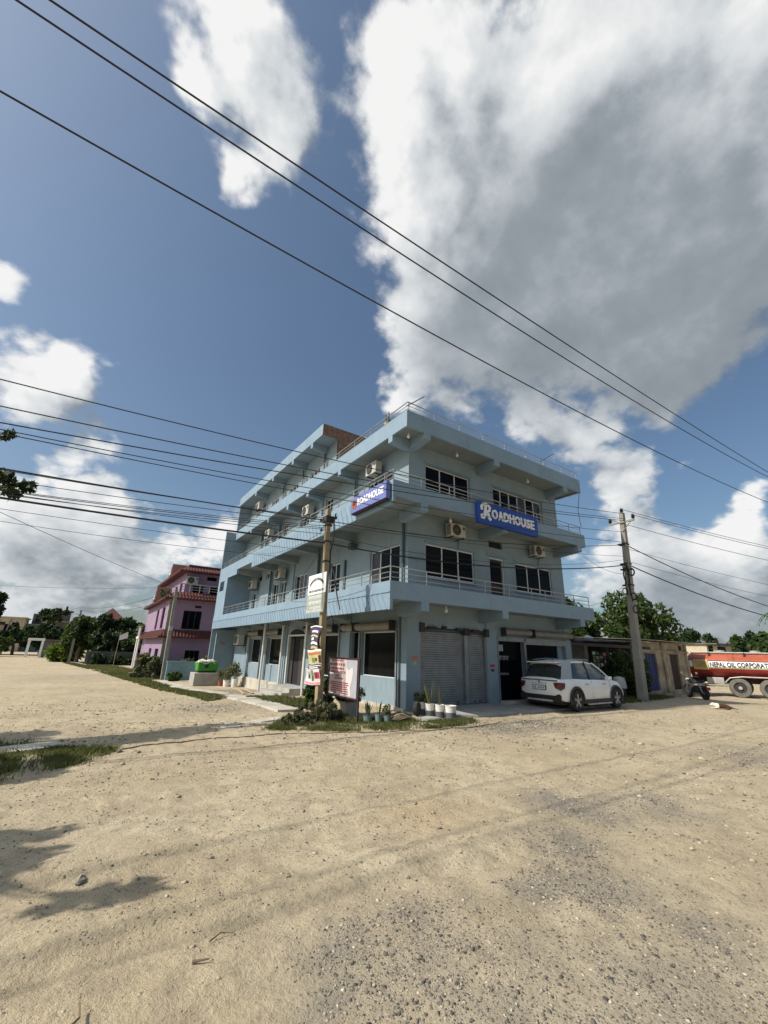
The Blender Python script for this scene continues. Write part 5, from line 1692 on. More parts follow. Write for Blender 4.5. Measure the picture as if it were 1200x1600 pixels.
# ------------------------------------------------------------------ white car (local: +X forward, wheels on z = 0)
def car(loc, rz, sc):
    t = thing('parked_car', loc, 'white compact SUV with black lower trim parked before the open shop front', 'car', None, rz, sc)
    # half sections: (x, [(y, z) ...] from sill to roof centre)
    def ring(x, ys):
        r = [(x, y, z) for y, z in ys]
        return r + [(x, -y, z) for y, z in reversed(ys)]
    body = []
    # stations: x, half width low, half width belt, z bottom, z belt, bonnet crown
    ST = [(-2.13, 0.66, 0.64, 0.50, 0.93, 1.00), (-2.07, 0.80, 0.79, 0.36, 1.00, 1.06), (-1.9, 0.875, 0.86, 0.30, 1.02, 1.08), (-1.3, 0.895, 0.875, 0.26, 1.03, 1.08), (-0.5, 0.895, 0.87, 0.25, 1.00, 1.06), (0.3, 0.895, 0.87, 0.25, 0.98, 1.05),
          (0.85, 0.895, 0.86, 0.25, 0.975, 1.06), (1.3, 0.89, 0.84, 0.26, 0.95, 1.04), (1.75, 0.865, 0.79, 0.28, 0.89, 0.97), (2.02, 0.80, 0.68, 0.32, 0.80, 0.88), (2.15, 0.62, 0.52, 0.45, 0.70, 0.76)]
    for (x, wl, wb, zb, zt, zc) in ST:
        zm = zb + (zt - zb) * 0.55
        ys = [(wl * 0.55, zb), (wl * 0.95, zb + 0.02), (wl, zb + 0.10), (wl, zm), (wb + 0.012, zt - 0.07), (wb - 0.02, zt), (wb * 0.62, zc - 0.01), (wb * 0.2, zc)]
        body.append(ring(x, ys))
    bm = MB().loft(body)
    bo = bm.build('body', MT['carwhite'], t, smooth=True)
    # greenhouse
    gs = [(-2.02, 0.70, 0.98, 0.66, 1.10), (-1.72, 0.78, 1.0, 0.60, 1.50), (-1.5, 0.80, 1.0, 0.61, 1.59), (-0.9, 0.81, 1.0, 0.63, 1.635), (-0.1, 0.81, 0.98, 0.63, 1.63), (0.25, 0.81, 0.97, 0.61, 1.58), (0.62, 0.80, 0.97, 0.66, 1.36), (1.12, 0.78, 0.97, 0.72, 1.03)]
    gr = []
    for (x, wb, zb, wt, zt) in gs:
        ys = [(wb, zb), (wb + (wt - wb) * 0.5 + 0.015, zb + (zt - zb) * 0.5), (wt, zt - 0.05 * min(1, (zt - zb) * 2)), (wt * 0.75, zt - 0.005), (wt * 0.3, zt + 0.008)]
        gr.append(ring(x, ys))
    MB().loft(gr).build('cabin', MT['carglass'], t, smooth=True)
    # roof skin and pillars in white/silver
    rr = []
    for (x, wb, zb, wt, zt) in gs[1:6]:
        ys = [(wt * 1.02, zt - 0.075), (wt * 1.015, zt - 0.035), (wt * 0.76, zt + 0.012), (wt * 0.3, zt + 0.026)]
        rr.append(ring(x, ys))
    MB().loft(rr).build('roof', MT['carwhite'], t, smooth=True)
    MB().box(-1.98, -1.60, -0.58, 0.58, 1.535, 1.575).build('rear_spoiler', MT['carwhite'], t, bevel=0.015)
    for s in (-1, 1):
        f = lambda *p: [(x, s * y, z) for x, y, z in p]
        # silver rear pillar, black middle pillar
        MB().prism(f((-1.97, 0.755, 1.03), (-1.42, 0.825, 1.03), (-1.15, 0.655, 1.60), (-1.66, 0.63, 1.56)), (0, s * 0.012, 0)).build('rear_pillar', MT['cargrey'], t)
        MB().prism(f((-0.34, 0.826, 1.0), (-0.24, 0.826, 1.0), (-0.26, 0.648, 1.60), (-0.34, 0.648, 1.60)), (0, s * 0.008, 0)).build('pillar', MT['black'], t)
        MB().tube(f((1.15, 0.775, 1.02), (0.62, 0.70, 1.36), (0.25, 0.635, 1.56)), 0.028, 6).build('front_pillar', MT['carwhite'], t)
        # black lower cladding with wheel arches
        MB().prism(f((-1.75, 0.9, 0.24), (1.75, 0.9, 0.24), (1.75, 0.9, 0.36), (-1.75, 0.9, 0.36)), (0, s * 0.014, 0)).build('sill_trim', MT['black'], t)
        MB().box(-0.75, 0.78, s * 0.90, s * 0.98, 0.19, 0.235).build('side_step', MT['mudguard'], t, bevel=0.01)
        for xw in (-1.32, 1.29):
            arc = []
            for q in np.linspace(-0.12, math.pi + 0.12, 19):
                arc.append((xw + 0.44 * math.cos(q), s * 0.899, 0.35 + 0.44 * math.sin(q)))
            MB().prism(arc, (0, s * 0.010, 0)).build('wheel_well', MT['dark'], t)
            m = MB()
            A = [(xw + 0.45 * math.cos(q), 0.35 + 0.45 * math.sin(q)) for q in np.linspace(-0.15, math.pi + 0.15, 19)]
            B = [(xw + 0.385 * math.cos(q), 0.35 + 0.385 * math.sin(q)) for q in np.linspace(-0.15, math.pi + 0.15, 19)]
            for k in range(18):
                m.prism([(A[k][0], s * 0.905, A[k][1]), (A[k + 1][0], s * 0.905, A[k + 1][1]), (B[k + 1][0], s * 0.905, B[k + 1][1]), (B[k][0], s * 0.905, B[k][1])], (0, s * 0.022, 0))
            m.build('wheel_arch', MT['black'], t)
        # door seams, handles
        for (x0, x1) in ((-0.30, -0.30), (0.86, 0.95)):
            MB().prism(f((x0 - 0.006, 0.901, 0.38), (x0 + 0.006, 0.901, 0.38), (x1 + 0.006, 0.879, 0.97), (x1 - 0.006, 0.879, 0.97)), (0, s * 0.002, 0)).build('door_seam', MT['black'], t)
        for x in (-0.62, 0.52):
            MB().box(x - 0.10, x + 0.10, s * 0.885, s * 0.925, 0.835, 0.87).build('door_handle', MT['mudguard'], t, bevel=0.008)
        MB().box(0.70, 0.90, s * 0.84, s * 1.02, 0.99, 1.11).build('mirror', MT['carwhite'], t, bevel=0.03)
        # tail lamp and bumper reflector
        MB().prism(f((-2.115, 0.56, 0.90), (-2.09, 0.80, 0.92), (-1.93, 0.884, 0.90), (-1.97, 0.876, 0.74), (-2.08, 0.80, 0.66), (-2.115, 0.62, 0.74)), (-0.06, s * 0.016, 0.004)).build('tail_lamp', MT['redlamp'], t)
        MB().box(-2.125, -2.085, s * 0.56, s * 0.76, 0.50, 0.545).build('reflector', MT['redlamp'], t)
        MB().prism(f((2.08, 0.50, 0.70), (1.95, 0.74, 0.72), (1.96, 0.76, 0.60), (2.10, 0.52, 0.58)), (0.03, s * 0.02, 0)).build('headlamp', MT['carglass'], t)
        MB().tube(f((-1.55, 0.60, 1.635), (-0.7, 0.62, 1.69), (0.05, 0.62, 1.665)), 0.014, 6).build('roof_rail', MT['cargrey'], t)
    # rear: dark glass strip below the window, lower bumper, plate
    MB().box(-2.145, -2.06, -0.70, 0.70, 0.955, 0.985).build('light_bar', MT['black'], t)
    MB().loft([[(-2.10, y, 0.28), (-2.16, y, 0.33), (-2.165, y, 0.47), (-2.10, y, 0.52)] for y in (-0.80, -0.4, 0, 0.4, 0.80)]).build('rear_bumper', MT['black'], t)
    MB().box(-2.185, -2.15, -0.5, 0.5, 0.30, 0.36).build('skid_plate', MT['mudguard'], t)
    p = MB().box(-2.165, -2.13, -0.27, 0.27, 0.655, 0.80).build('plate_surround', MT['black'], t)
    MB().box(-2.170, -2.166, -0.245, 0.245, 0.67, 0.785).build('number_plate', MT['plate'], p)
    m = MB()
    for k in range(7):
        y = 0.20 - k * 0.062
        if k == 2:
            continue
        m.box(-2.1735, -2.1705, y - 0.02, y + 0.012, 0.70, 0.755)
    m.build('plate_characters', MT['ink'], p)
    m = MB()
    for k in range(5):
        y = 0.26 - k * 0.13
        m.box(-2.142, -2.125, y - 0.028, y + 0.028, 0.845, 0.885)
    m.build('badge_letters', MT['cargrey'], t)
    MB().lathe([(0.05, -2.15), (0.05, -2.135), (0.001, -2.153)], (0, 0, 0.915), 14, 'x').build('emblem', MT['cargrey'], t)
    MB().lathe([(0.02, -0.03), (0.016, 0.02), (0.004, 0.10)], (-1.2, 0, 1.64), 8).build('antenna', MT['black'], t)
    MB().box(-1.9, 1.9, -0.7, 0.7, 0.20, 0.30).build('underbody', MT['chassis'], t)
    for (xw, s) in ((-1.32, -1), (-1.32, 1), (1.29, -1), (1.29, 1)):
        w = MB().lathe([(0.205, s * 0.70), (0.31, s * 0.70), (0.335, s * 0.74), (0.335, s * 0.88), (0.315, s * 0.925), (0.235, s * 0.93), (0.225, s * 0.90)], (xw, 0, 0.335), 28, 'y').build('wheel', MT['rubber'], t, smooth=True)
        MB().lathe([(0.226, s * 0.89), (0.19, s * 0.86), (0.0, s * 0.86)], (xw, 0, 0.335), 24, 'y').build('wheel_disc', MT['dark'], w)
        m = MB()
        for k in range(5):
            a = 2 * math.pi * k / 5 + 0.3
            for da in (-0.16, 0.16):
                m.tube([(xw + 0.04 * math.cos(a), s * 0.905, 0.335 + 0.04 * math.sin(a)), (xw + 0.225 * math.cos(a + da), s * 0.918, 0.335 + 0.225 * math.sin(a + da))], [0.03, 0.018], 6)
        m.lathe([(0.06, s * 0.90), (0.06, s * 0.925), (0.0, s * 0.93)], (xw, 0, 0.335), 14, 'y')
        m.build('rim', MT['alloy'], w)
    return t


car((6.35, -1.34, -0.105), math.radians(1.0), 0.925)


# ------------------------------------------------------------------ tanker lorry (local: +X towards the cab)
def tanker(loc, rz, sc):
    t = thing('tanker_lorry', loc, 'orange and red fuel tanker lorry with white lettered band, cut by the right edge', 'lorry', None, rz, sc)
    n = 28

    def el(x, k, z0=1.62, a=1.15, b=0.72):
        return [(x, a * k * math.cos(2 * math.pi * q / n), z0 + b * k * math.sin(2 * math.pi * q / n)) for q in range(n)]
    tk = MB().loft([el(-0.12, 0.55), el(-0.04, 0.85), el(0.06, 0.97), el(0.2, 1.0), el(7.0, 1.0), el(7.14, 0.97), el(7.24, 0.85), el(7.3, 0.55)]).build('tank', MT['tanker'], t, smooth=True)

    def band(x0, x1, a0, a1, lift, mk, nm, parent):
        m = MB()
        for k in range(8):
            q0, q1 = a0 + (a1 - a0) * k / 8, a0 + (a1 - a0) * (k + 1) / 8
            P = lambda q, L: (-(1.15 + L) * math.cos(q), 1.62 + (0.72 + L) * math.sin(q))
            (ya, za), (yb, zb) = P(q0, lift), P(q1, lift)
            m.quad((x0, ya, za), (x1, ya, za), (x1, yb, zb), (x0, yb, zb))
        return m.build(nm, MT[mk], parent, fix=False)
    band(0.0, 7.2, -1.2, -0.22, 0.006, 'tankred', 'lower_band', tk)
    band(0.95, 6.9, -0.10, 0.34, 0.010, 'white', 'lettered_band', tk)
    band(0.9, 6.95, 0.34, 0.40, 0.012, 'ink', 'band_edge', tk)
    band(0.9, 6.95, -0.18, -0.12, 0.012, 'yellow', 'band_edge', tk)
    band(0.22, 0.92, -0.30, 0.46, 0.010, 'yellow', 'yellow_panel', tk)
    band(0.04, 0.18, -0.10, 0.36, 0.012, 'white', 'reflector_panel', tk)
    text_obj('lettering', 'NEPAL OIL CORPORATION', 0.4, frame_m((1.00, -1.19, 1.58), (1, 0, 0), (0, 0.14, 0.99)), MT['ink'], t, extrude=0.003, bold=0.008, width=2.95, height=0.25)
    strokes(t, 'panel_print', None, (0.28, -1.178, 1.48), (1, 0, 0), (0, 0.05, 1), 0.58, 0.40, 4, MT['terracotta'], 15, fill=0.9)
    MB().tube([(0.1, -0.55, 2.36), (7.0, -0.55, 2.36)], 0.03, 6).build('walkway_rail', MT['mudguard'], t)
    MB().box(0.1, 7.0, -0.45, 0.45, 2.315, 2.36).build('walkway', MT['mudguard'], t)
    for x in (1.0, 2.6, 4.2, 5.8):
        MB().box(x - 0.04, x + 0.04, -0.80, -0.55, 2.10, 2.36).build('walkway_bracket', MT['chassis'], t)
        MB().lathe([(0.24, 0), (0.24, 0.12), (0, 0.14)], (x + 0.5, 0, 2.36), 14).build('hatch', MT['mudguard'], t)
    for x in (0.2, 2.1, 4.0, 5.9):
        MB().tube([(x, 1.153 * math.cos(q), 1.62 + 0.723 * math.sin(q)) for q in np.linspace(0, 2 * math.pi, 33)], 0.012, 5).build('weld_seam', MT['tankred'], tk)
    ld = MB().tube([(-0.16, -0.55, 0.75), (-0.16, -0.55, 2.3)], 0.02, 6).build('ladder_rail', MT['mudguard'], t)
    MB().tube([(-0.16, -0.20, 0.75), (-0.16, -0.20, 2.3)], 0.02, 6).build('ladder_rail', MT['mudguard'], t)
    for k in range(5):
        MB().tube([(-0.16, -0.55, 0.85 + 0.32 * k), (-0.16, -0.20, 0.85 + 0.32 * k)], 0.014, 5).build('ladder_rung', MT['mudguard'], t)
    MB().box(-0.1, 10.2, -0.42, 0.42, 0.72, 0.95).build('chassis', MT['chassis'], t)
    MB().box(0.72, 1.50, -1.12, -0.75, 0.66, 1.0).build('tool_box', MT['mudguard'], t, bevel=0.02)
    MB().box(-0.10, 0.02, -1.1, 1.1, 0.55, 0.70).build('rear_bumper', MT['mudguard'], t)
    MB().box(0.2, 0.6, -1.0, -0.6, 0.55, 0.66).build('bracket_box', MT['mudguard'], t)
    MB().tube([(1.50, -1.08, 0.45), (1.56, -1.08, 0.78), (1.78, -1.08, 1.00), (2.3, -1.08, 1.08), (3.6, -1.08, 1.08), (4.1, -1.08, 0.95), (4.3, -1.08, 0.5)], 0.035, 6).build('mudguard', MT['mudguard'], t)
    for x in (2.15, 3.45, 8.9):
        for s in (-1, 1):
            w = MB().lathe([(0.28, s * 0.72), (0.46, s * 0.72), (0.50, s * 0.78), (0.50, s * 1.02), (0.46, s * 1.08), (0.30, s * 1.09), (0.27, s * 1.02)], (x, 0, 0.5), 26, 'y').build('wheel', MT['dusty_rubber'], t, smooth=True)
            MB().lathe([(0.28, s * 1.03), (0.24, s * 0.96), (0.12, s * 0.94), (0.12, s * 1.06), (0.0, s * 1.08)], (x, 0, 0.5), 18, 'y').build('hub', MT['chassis'], w, smooth=True)
            MB().lathe([(0.09, s * 1.06), (0.09, s * 1.10), (0.0, s * 1.105)], (x, 0, 0.5), 12, 'y').build('hub_cap', MT['mudguard'], w)
    MB().prism([(7.75, -1.15, 0.6), (9.9, -1.15, 0.6), (9.9, -1.15, 1.7), (9.6, -1.15, 2.6), (7.75, -1.15, 2.6)], (0, 2.3, 0)).build('cab', MT['tanker'], t, bevel=0.05)
    MB().box(8.3, 9.5, -1.165, -1.151, 1.75, 2.4).build('cab_window', MT['carglass'], t)
    return t


TA = math.atan2(-0.97, 0.25)
tanker((24.52, 1.88, -0.45), TA, 1.06)


# ------------------------------------------------------------------ motorcycle (local: +X forward)
def motorbike(loc, rz):
    t = thing('motorcycle', loc, 'black motorcycle parked beside the tanker in front of the plaster hut', 'motorcycle', None, rz)
    for x in (-0.62, 0.66):
        w = MB().lathe([(0.24, -0.045), (0.29, -0.05), (0.305, 0.0), (0.29, 0.05), (0.24, 0.045)], (x, 0, 0.30), 24, 'y').build('wheel', MT['rubber'], t, smooth=True)
        m = MB()
        for k in range(10):
            a = 2 * math.pi * k / 10
            m.tube([(x, 0, 0.30), (x + 0.25 * math.cos(a), 0, 0.30 + 0.25 * math.sin(a))], 0.006, 4)
        m.lathe([(0.06, -0.05), (0.06, 0.05)], (x, 0, 0.30), 10, 'y')
        m.build('spokes', MT['alloy'], w)
    MB().loft([[(x, y * w, z + hh * k) for y, k in ((-1, 0), (-0.8, 0.8), (0, 1.0), (0.8, 0.8), (1, 0), (0.6, -0.4), (-0.6, -0.4))] for x, w, z, hh in ((-0.05, 0.10, 0.76, 0.08), (0.10, 0.14, 0.78, 0.14), (0.30, 0.13, 0.80, 0.16), (0.44, 0.07, 0.80, 0.08))]).build('fuel_tank', MT['black'], t, smooth=True)
    MB().loft([[(x, y, z), (x, -y, z), (x, -y * 0.8, z + 0.09), (x, y * 0.8, z + 0.09)] for x, y, z in ((-0.70, 0.09, 0.82), (-0.4, 0.13, 0.76), (0.0, 0.11, 0.74))]).build('seat', MT['chassis'], t, bevel=0.02)
    MB().box(-0.18, 0.30, -0.12, 0.12, 0.28, 0.62).build('engine', MT['chassis'], t, bevel=0.03)
    MB().tube([(0.25, -0.10, 0.35), (0.0, -0.16, 0.24), (-0.75, -0.18, 0.34)], [0.025, 0.035, 0.05], 8).build('exhaust', MT['alloy'], t)
    for s in (-1, 1):
        MB().tube([(0.66, s * 0.08, 0.30), (0.45, s * 0.08, 0.92)], 0.022, 8).build('fork', MT['alloy'], t)
        MB().tube([(-0.62, s * 0.10, 0.32), (-0.45, s * 0.11, 0.72)], 0.025, 8).build('shock', MT['alloy'], t)
        MB().tube([(0.42, s * 0.05, 0.97), (0.36, s * 0.25, 1.03), (0.26, s * 0.38, 1.02)], 0.014, 6).build('handlebar', MT['chassis'], t)
        MB().tube([(0.34, s * 0.30, 1.04), (0.36, s * 0.36, 1.18)], 0.008, 5).build('mirror_stem', MT['chassis'], t)
        MB().lathe([(0.055, -0.01), (0.055, 0.01)], (0.36, s * 0.37, 1.21), 10, 'x').build('mirror', MT['alloy'], t)
    MB().lathe([(0.001, 0.62), (0.08, 0.60), (0.095, 0.54), (0.06, 0.46)], (0, 0, 0.88), 14, 'x').build('headlamp', MT['bulb'], t, smooth=True)
    MB().loft([[(-0.62 + 0.34 * math.cos(q), y, 0.30 + 0.36 * math.sin(q)) for y in (-0.07, 0.07)] + [(-0.62 + 0.32 * math.cos(q), y, 0.30 + 0.34 * math.sin(q)) for y in (0.07, -0.07)] for q in np.linspace(0.9, 2.6, 8)]).build('rear_fender', MT['black'], t)
    MB().loft([[(0.66 + 0.34 * math.cos(q), y, 0.30 + 0.36 * math.sin(q)) for y in (-0.06, 0.06)] + [(0.66 + 0.32 * math.cos(q), y, 0.30 + 0.34 * math.sin(q)) for y in (0.06, -0.06)] for q in np.linspace(0.4, 2.2, 8)]).build('front_fender', MT['black'], t)
    MB().box(-0.92, -0.84, -0.07, 0.07, 0.66, 0.74).build('tail_lamp', MT['redlamp'], t)
    MB().box(-0.97, -0.955, -0.09, 0.09, 0.46, 0.60).build('number_plate', MT['redink'], t)
    MB().tube([(-0.05, 0.12, 0.30), (-0.12, 0.28, 0.02)], 0.012, 6).build('side_stand', MT['chassis'], t)
    return t


motorbike((18.0, -0.62, gz(18.0, -0.62)), math.radians(52))


# ------------------------------------------------------------------ dog lying on the dirt
def skin_mesh(name, verts, edges, radii, material, parent, sub=2, root=0):
    me = bpy.data.meshes.new(name)
    me.from_pydata(verts, edges, [])
    ob = bpy.data.objects.new(name, me)
    COL.objects.link(ob)
    ob.parent = parent
    sk = ob.modifiers.new('skin', 'SKIN')
    sk.use_smooth_shade = True
    lay = me.skin_vertices[0] if me.skin_vertices else None
    if lay is None:
        bpy.context.view_layer.objects.active = ob
        ob.select_set(True)
        bpy.ops.mesh.customdata_skin_add()
        lay = me.skin_vertices[0]
    for k, r in enumerate(radii):
        lay.data[k].radius = r if isinstance(r, tuple) else (r, r)
        lay.data[k].use_root = (k == root)
    s = ob.modifiers.new('sub', 'SUBSURF')
    s.levels = sub
    s.render_levels = sub
    me.materials.append(material)
    return ob


def dog_material():
    m = mat('dog_coat', (0.075, 0.032, 0.019), 0.9, var=0.25, vscale=14)
    t = m.node_tree
    T = NT(t)
    b = t.nodes['Principled BSDF']
    old = b.inputs['Base Color'].links[0].from_socket
    tc = t.nodes.new('ShaderNodeTexCoord')
    sep = t.nodes.new('ShaderNodeSeparateXYZ')
    t.links.new(tc.outputs['Object'], sep.inputs[0])
    x = T.math('ADD', sep.outputs[0], T.math('MULTIPLY', T.noise(tc.outputs['Object'], 9.0), 0.08))
    f = T.math('MULTIPLY', T.step(-0.12, -0.18, x), T.step(-0.56, -0.50, x))
    t.links.new(T.mix(f, old, (0.66, 0.60, 0.50, 1)), b.inputs['Base Color'])
    return m


dg = thing('dog', (11.5, -3.88, gz(11.5, -3.88)), 'brown dog with white chest lying on the dirt before the tanker', 'dog', None, math.radians(-62), 0.68)
V = [(0.30, 0, 0.11), (0.12, 0, 0.13), (-0.08, 0, 0.15), (-0.24, 0.0, 0.16), (-0.36, 0.02, 0.20), (-0.44, 0.04, 0.22), (-0.54, 0.05, 0.17), (-0.61, 0.05, 0.14),
     (-0.26, -0.10, 0.07), (-0.42, -0.14, 0.04), (-0.56, -0.14, 0.03), (-0.20, 0.10, 0.08), (-0.36, 0.17, 0.04), (-0.50, 0.18, 0.03),
     (0.26, -0.13, 0.10), (0.08, -0.20, 0.06), (0.24, -0.24, 0.03), (0.06, -0.26, 0.025), (0.26, 0.12, 0.09), (0.10, 0.20, 0.05), (0.26, 0.24, 0.03),
     (0.40, 0.04, 0.08), (0.54, 0.10, 0.04), (0.66, 0.08, 0.03), (-0.42, 0.11, 0.29), (-0.42, -0.03, 0.29)]
Ed = [(0, 1), (1, 2), (2, 3), (3, 4), (4, 5), (5, 6), (6, 7), (3, 8), (8, 9), (9, 10), (3, 11), (11, 12), (12, 13), (0, 14), (14, 15), (15, 16), (16, 17), (0, 18), (18, 19), (19, 20), (0, 21), (21, 22), (22, 23), (5, 24), (5, 25)]
Rd = [0.11, 0.12, 0.13, 0.12, 0.08, 0.078, 0.045, 0.03, 0.05, 0.03, 0.025, 0.05, 0.03, 0.025, 0.075, 0.05, 0.03, 0.024, 0.07, 0.05, 0.03, 0.03, 0.02, 0.012, 0.02, 0.02]
skin_mesh('coat', V, Ed, Rd, dog_material(), dg)
for s in (-0.02, 0.075):
    MB().lathe([(0.012, 0), (0.010, 0.008), (0, 0.012)], (-0.505, 0.03 + s * 0.6, 0.235), 8).build('eye', MT['ink'], dg)
MB().lathe([(0.016, 0), (0.014, 0.012), (0, 0.018)], (-0.635, 0.05, 0.145), 8).build('nose', MT['ink'], dg)


# ------------------------------------------------------------------ shop shed and plaster hut to the right
def tin_sheet(m, x0, x1, y0, y1, z0, z1, pitch=0.09, amp=0.02):
    """corrugated sheet: waves along x, running from y0 (height z0) to y1 (height z1)"""
    n = int((x1 - x0) / pitch * 4)
    pr = [(x0 + (x1 - x0) * k / n, amp * math.sin(2 * math.pi * k / 4)) for k in range(n + 1)]
    for (xa, da), (xb, db) in zip(pr[:-1], pr[1:]):
        m.quad((xa, y0, z0 + da), (xb, y0, z0 + db), (xb, y1, z1 + db), (xa, y1, z1 + da))
    return m


sh = wthing('shop_shed', (13.5, 2.5, -0.2), 'dark low tin-roofed shop shed between the corner building and the pole', 'shed')
MB().box(10.2, 10.35, 1.55, 5.0, -0.4, 2.2).build('wall', MT['greywall'], sh)
MB().box(10.36, 12.0, 1.55, 1.68, -0.4, 2.1).build('wall', MT['greywall'], sh)
MB().box(16.4, 16.55, 1.55, 5.0, -0.5, 2.4).build('wall', MT['greywall'], sh)
MB().box(10.2, 16.5, 4.9, 5.02, -0.5, 2.5).build('wall', MT['greywall'], sh)
MB().box(11.78, 12.05, 1.40, 1.7, -0.4, 2.1).build('pier', MT['greypole'], sh)
for k in range(6):
    x0 = 9.4 + 1.25 * k
    tin_sheet(MB(), x0, x0 + 1.28, 0.7, 5.3, 2.22 + 0.03 * k + 0.006 * (k % 2), 2.62 + 0.006 * (k % 2), 0.12, 0.022).build('roof_sheet', MT['tin'], sh, fix=False)
MB().box(9.4, 16.8, 0.72, 0.82, 2.02, 2.16).build('roof_beam', MT['browndoor'], sh)
for x in (9.6, 12.6, 15.2):
    MB().tube([(x, 0.78, gz(x, 0.78) - 0.2), (x, 0.78, 2.1)], 0.045, 8).build('post', MT['browndoor'], sh)
MB().box(12.1, 16.3, 1.5, 1.9, -0.4, 0.55).build('counter', MT['browndoor'], sh)
rl = thing('cloth_roll', (13.6, 2.2, 2.43), 'white cloth bundle lying on the shed roof', 'bundle')
MB().tube([(-0.35, 0, 0.10), (0.0, 0.05, 0.12), (0.35, 0, 0.09)], [0.06, 0.10, 0.05], 8).build('bundle', MT['white'], rl, smooth=True)
PK = {'yellowish': ('yellow', 'greenprint'), 'purplish': ('violet', 'pink')}
kk = 0
for i, (x, kind) in enumerate(((12.25, 'yellowish'), (12.55, 'yellowish'), (12.87, 'purplish'), (13.18, 'purplish'), (13.48, 'purplish'), (13.78, 'yellowish'), (14.08, 'yellowish'))):
    t = wthing('snack_packet_strip', (x, 1.25, 1.85), ['first', 'second', 'third', 'fourth', 'fifth', 'sixth', 'last'][i] + ' strip of %s snack packets from the shed pier' % ('yellow and green' if kind == 'yellowish' else 'purple and pink'), 'snack packets', 'packet strips in the shop shed')
    for k in range(8):
        z = 1.72 - k * 0.17 + random.uniform(-0.02, 0.02)
        a = random.uniform(-0.4, 0.4)
        dx, dy = 0.12 * math.cos(a), 0.12 * math.sin(a)
        MB().loft([[(x - dx, 1.25 - dy, z - 0.075), (x + dx, 1.25 + dy, z - 0.075)], [(x - dx, 1.22 - dy, z), (x + dx, 1.22 + dy, z)], [(x - dx, 1.25 - dy, z + 0.075), (x + dx, 1.25 + dy, z + 0.075)]], cap=False, closed=False).build('packet', MT[PK[kind][(k + i) % 2] if (k + i) % 5 else 'white'], t, fix=False)
tp = thing('grey_sheet', (11.3, -0.3, gz(11.3, -0.3)), 'pale grey sheet draped over a dark drum beside the car bonnet', 'sheet', None, 0.0, 0.8)
MB().loft([[(r * math.cos(q) * (1 + 0.12 * math.sin(3 * q + z * 4)), r * math.sin(q), z) for q in np.linspace(0, 2 * math.pi, 15)[:-1]] for r, z in ((0.36, 0.55), (0.33, 0.85), (0.28, 1.05), (0.14, 1.12), (0.03, 1.13))]).build('cloth', MT['tarp'], tp, smooth=True)
MB().lathe([(0.28, -0.1), (0.29, 0.3), (0.28, 0.60), (0.0, 0.60)], n=16).build('drum', MT['chassis'], tp)

hu = wthing('plaster_hut', (21, 3, gz(21, 1.5)), 'stained cream plaster hut with a blue door and a dark door', 'hut')
holed_wall('wall', 'y', 1.5, 17.0, 23.2, -0.8, 2.5, [(17.75, 19.05, -0.1, 1.85), (20.7, 21.85, -0.1, 1.85)], 0.25, MT['stain_wall'], hu)
MB().box(17.0, 17.012, 1.51, 6.0, -0.8, 2.5).build('wall', MT['stain_wall'], hu)
MB().box(23.18, 23.2, 1.51, 6.0, -0.8, 2.5).build('wall', MT['stain_wall'], hu)
for k in range(5):
    x0 = 16.6 + 1.36 * k
    tin_sheet(MB(), x0, x0 + 1.35, 0.95, 6.2, 2.53 + 0.006 * (k % 2), 2.75 + 0.006 * (k % 2), 0.12, 0.02).build('roof_sheet', MT['tin'], hu, fix=False)
d1 = MB().box(17.76, 19.04, 1.60, 1.65, -0.1, 1.84).build('blue_door', MT['bluedoor'], hu)
for k in range(4):
    MB().box(17.80 + 0.315 * k, 18.07 + 0.315 * k, 1.585, 1.599, -0.05, 1.8).build('door_board', MT['bluedoor'], d1)
d2 = MB().box(20.71, 21.84, 1.60, 1.65, -0.1, 1.84).build('dark_door', MT['browndoor'], hu)
for k in range(3):
    MB().box(20.75 + 0.37 * k, 21.07 + 0.37 * k, 1.585, 1.599, -0.05, 1.8).build('door_board', MT['browndoor'], d2)
for x in (17.2, 19.9, 22.9):
    MB().box(x - 0.12, x + 0.12, 1.44, 1.499, -0.8, 2.5).build('pilaster', MT['stain_wall'], hu)
MB().box(17.05, 23.1, 1.38, 1.4995, 1.93, 2.02).build('band', MT['stain_wall'], hu)
MB().box(22.1, 22.4, 1.47, 1.499, 2.1, 2.35).build('vent', MT['dark'], hu)
MB().prism([(17.0, 1.49, -0.75), (23.1, 1.49, -0.9), (23.1, 0.3, -0.9), (17.0, 0.4, -0.5)], (0, 0, 0.42)).build('plinth', MT['stain_wall'], hu)

bb = wthing('far_shed', (48, 10, -0.5), 'distant pale broken shed wall above the tanker', 'shed')
MB().box(45.6, 46.0, 8.3, 12.0, -0.6, 3.2).build('wall', MT['cream'], bb)
MB().box(46.0, 50.0, 7.6, 7.9, -0.6, 3.1).build('wall', MT['cream'], bb)
MB().box(46.3, 48.0, 7.45, 7.6, 1.0, 3.0).build('opening', MT['dark'], bb)
MB().box(45.4, 50.4, 7.3, 12.2, 3.2, 3.32).build('roof', MT['tin'], bb)

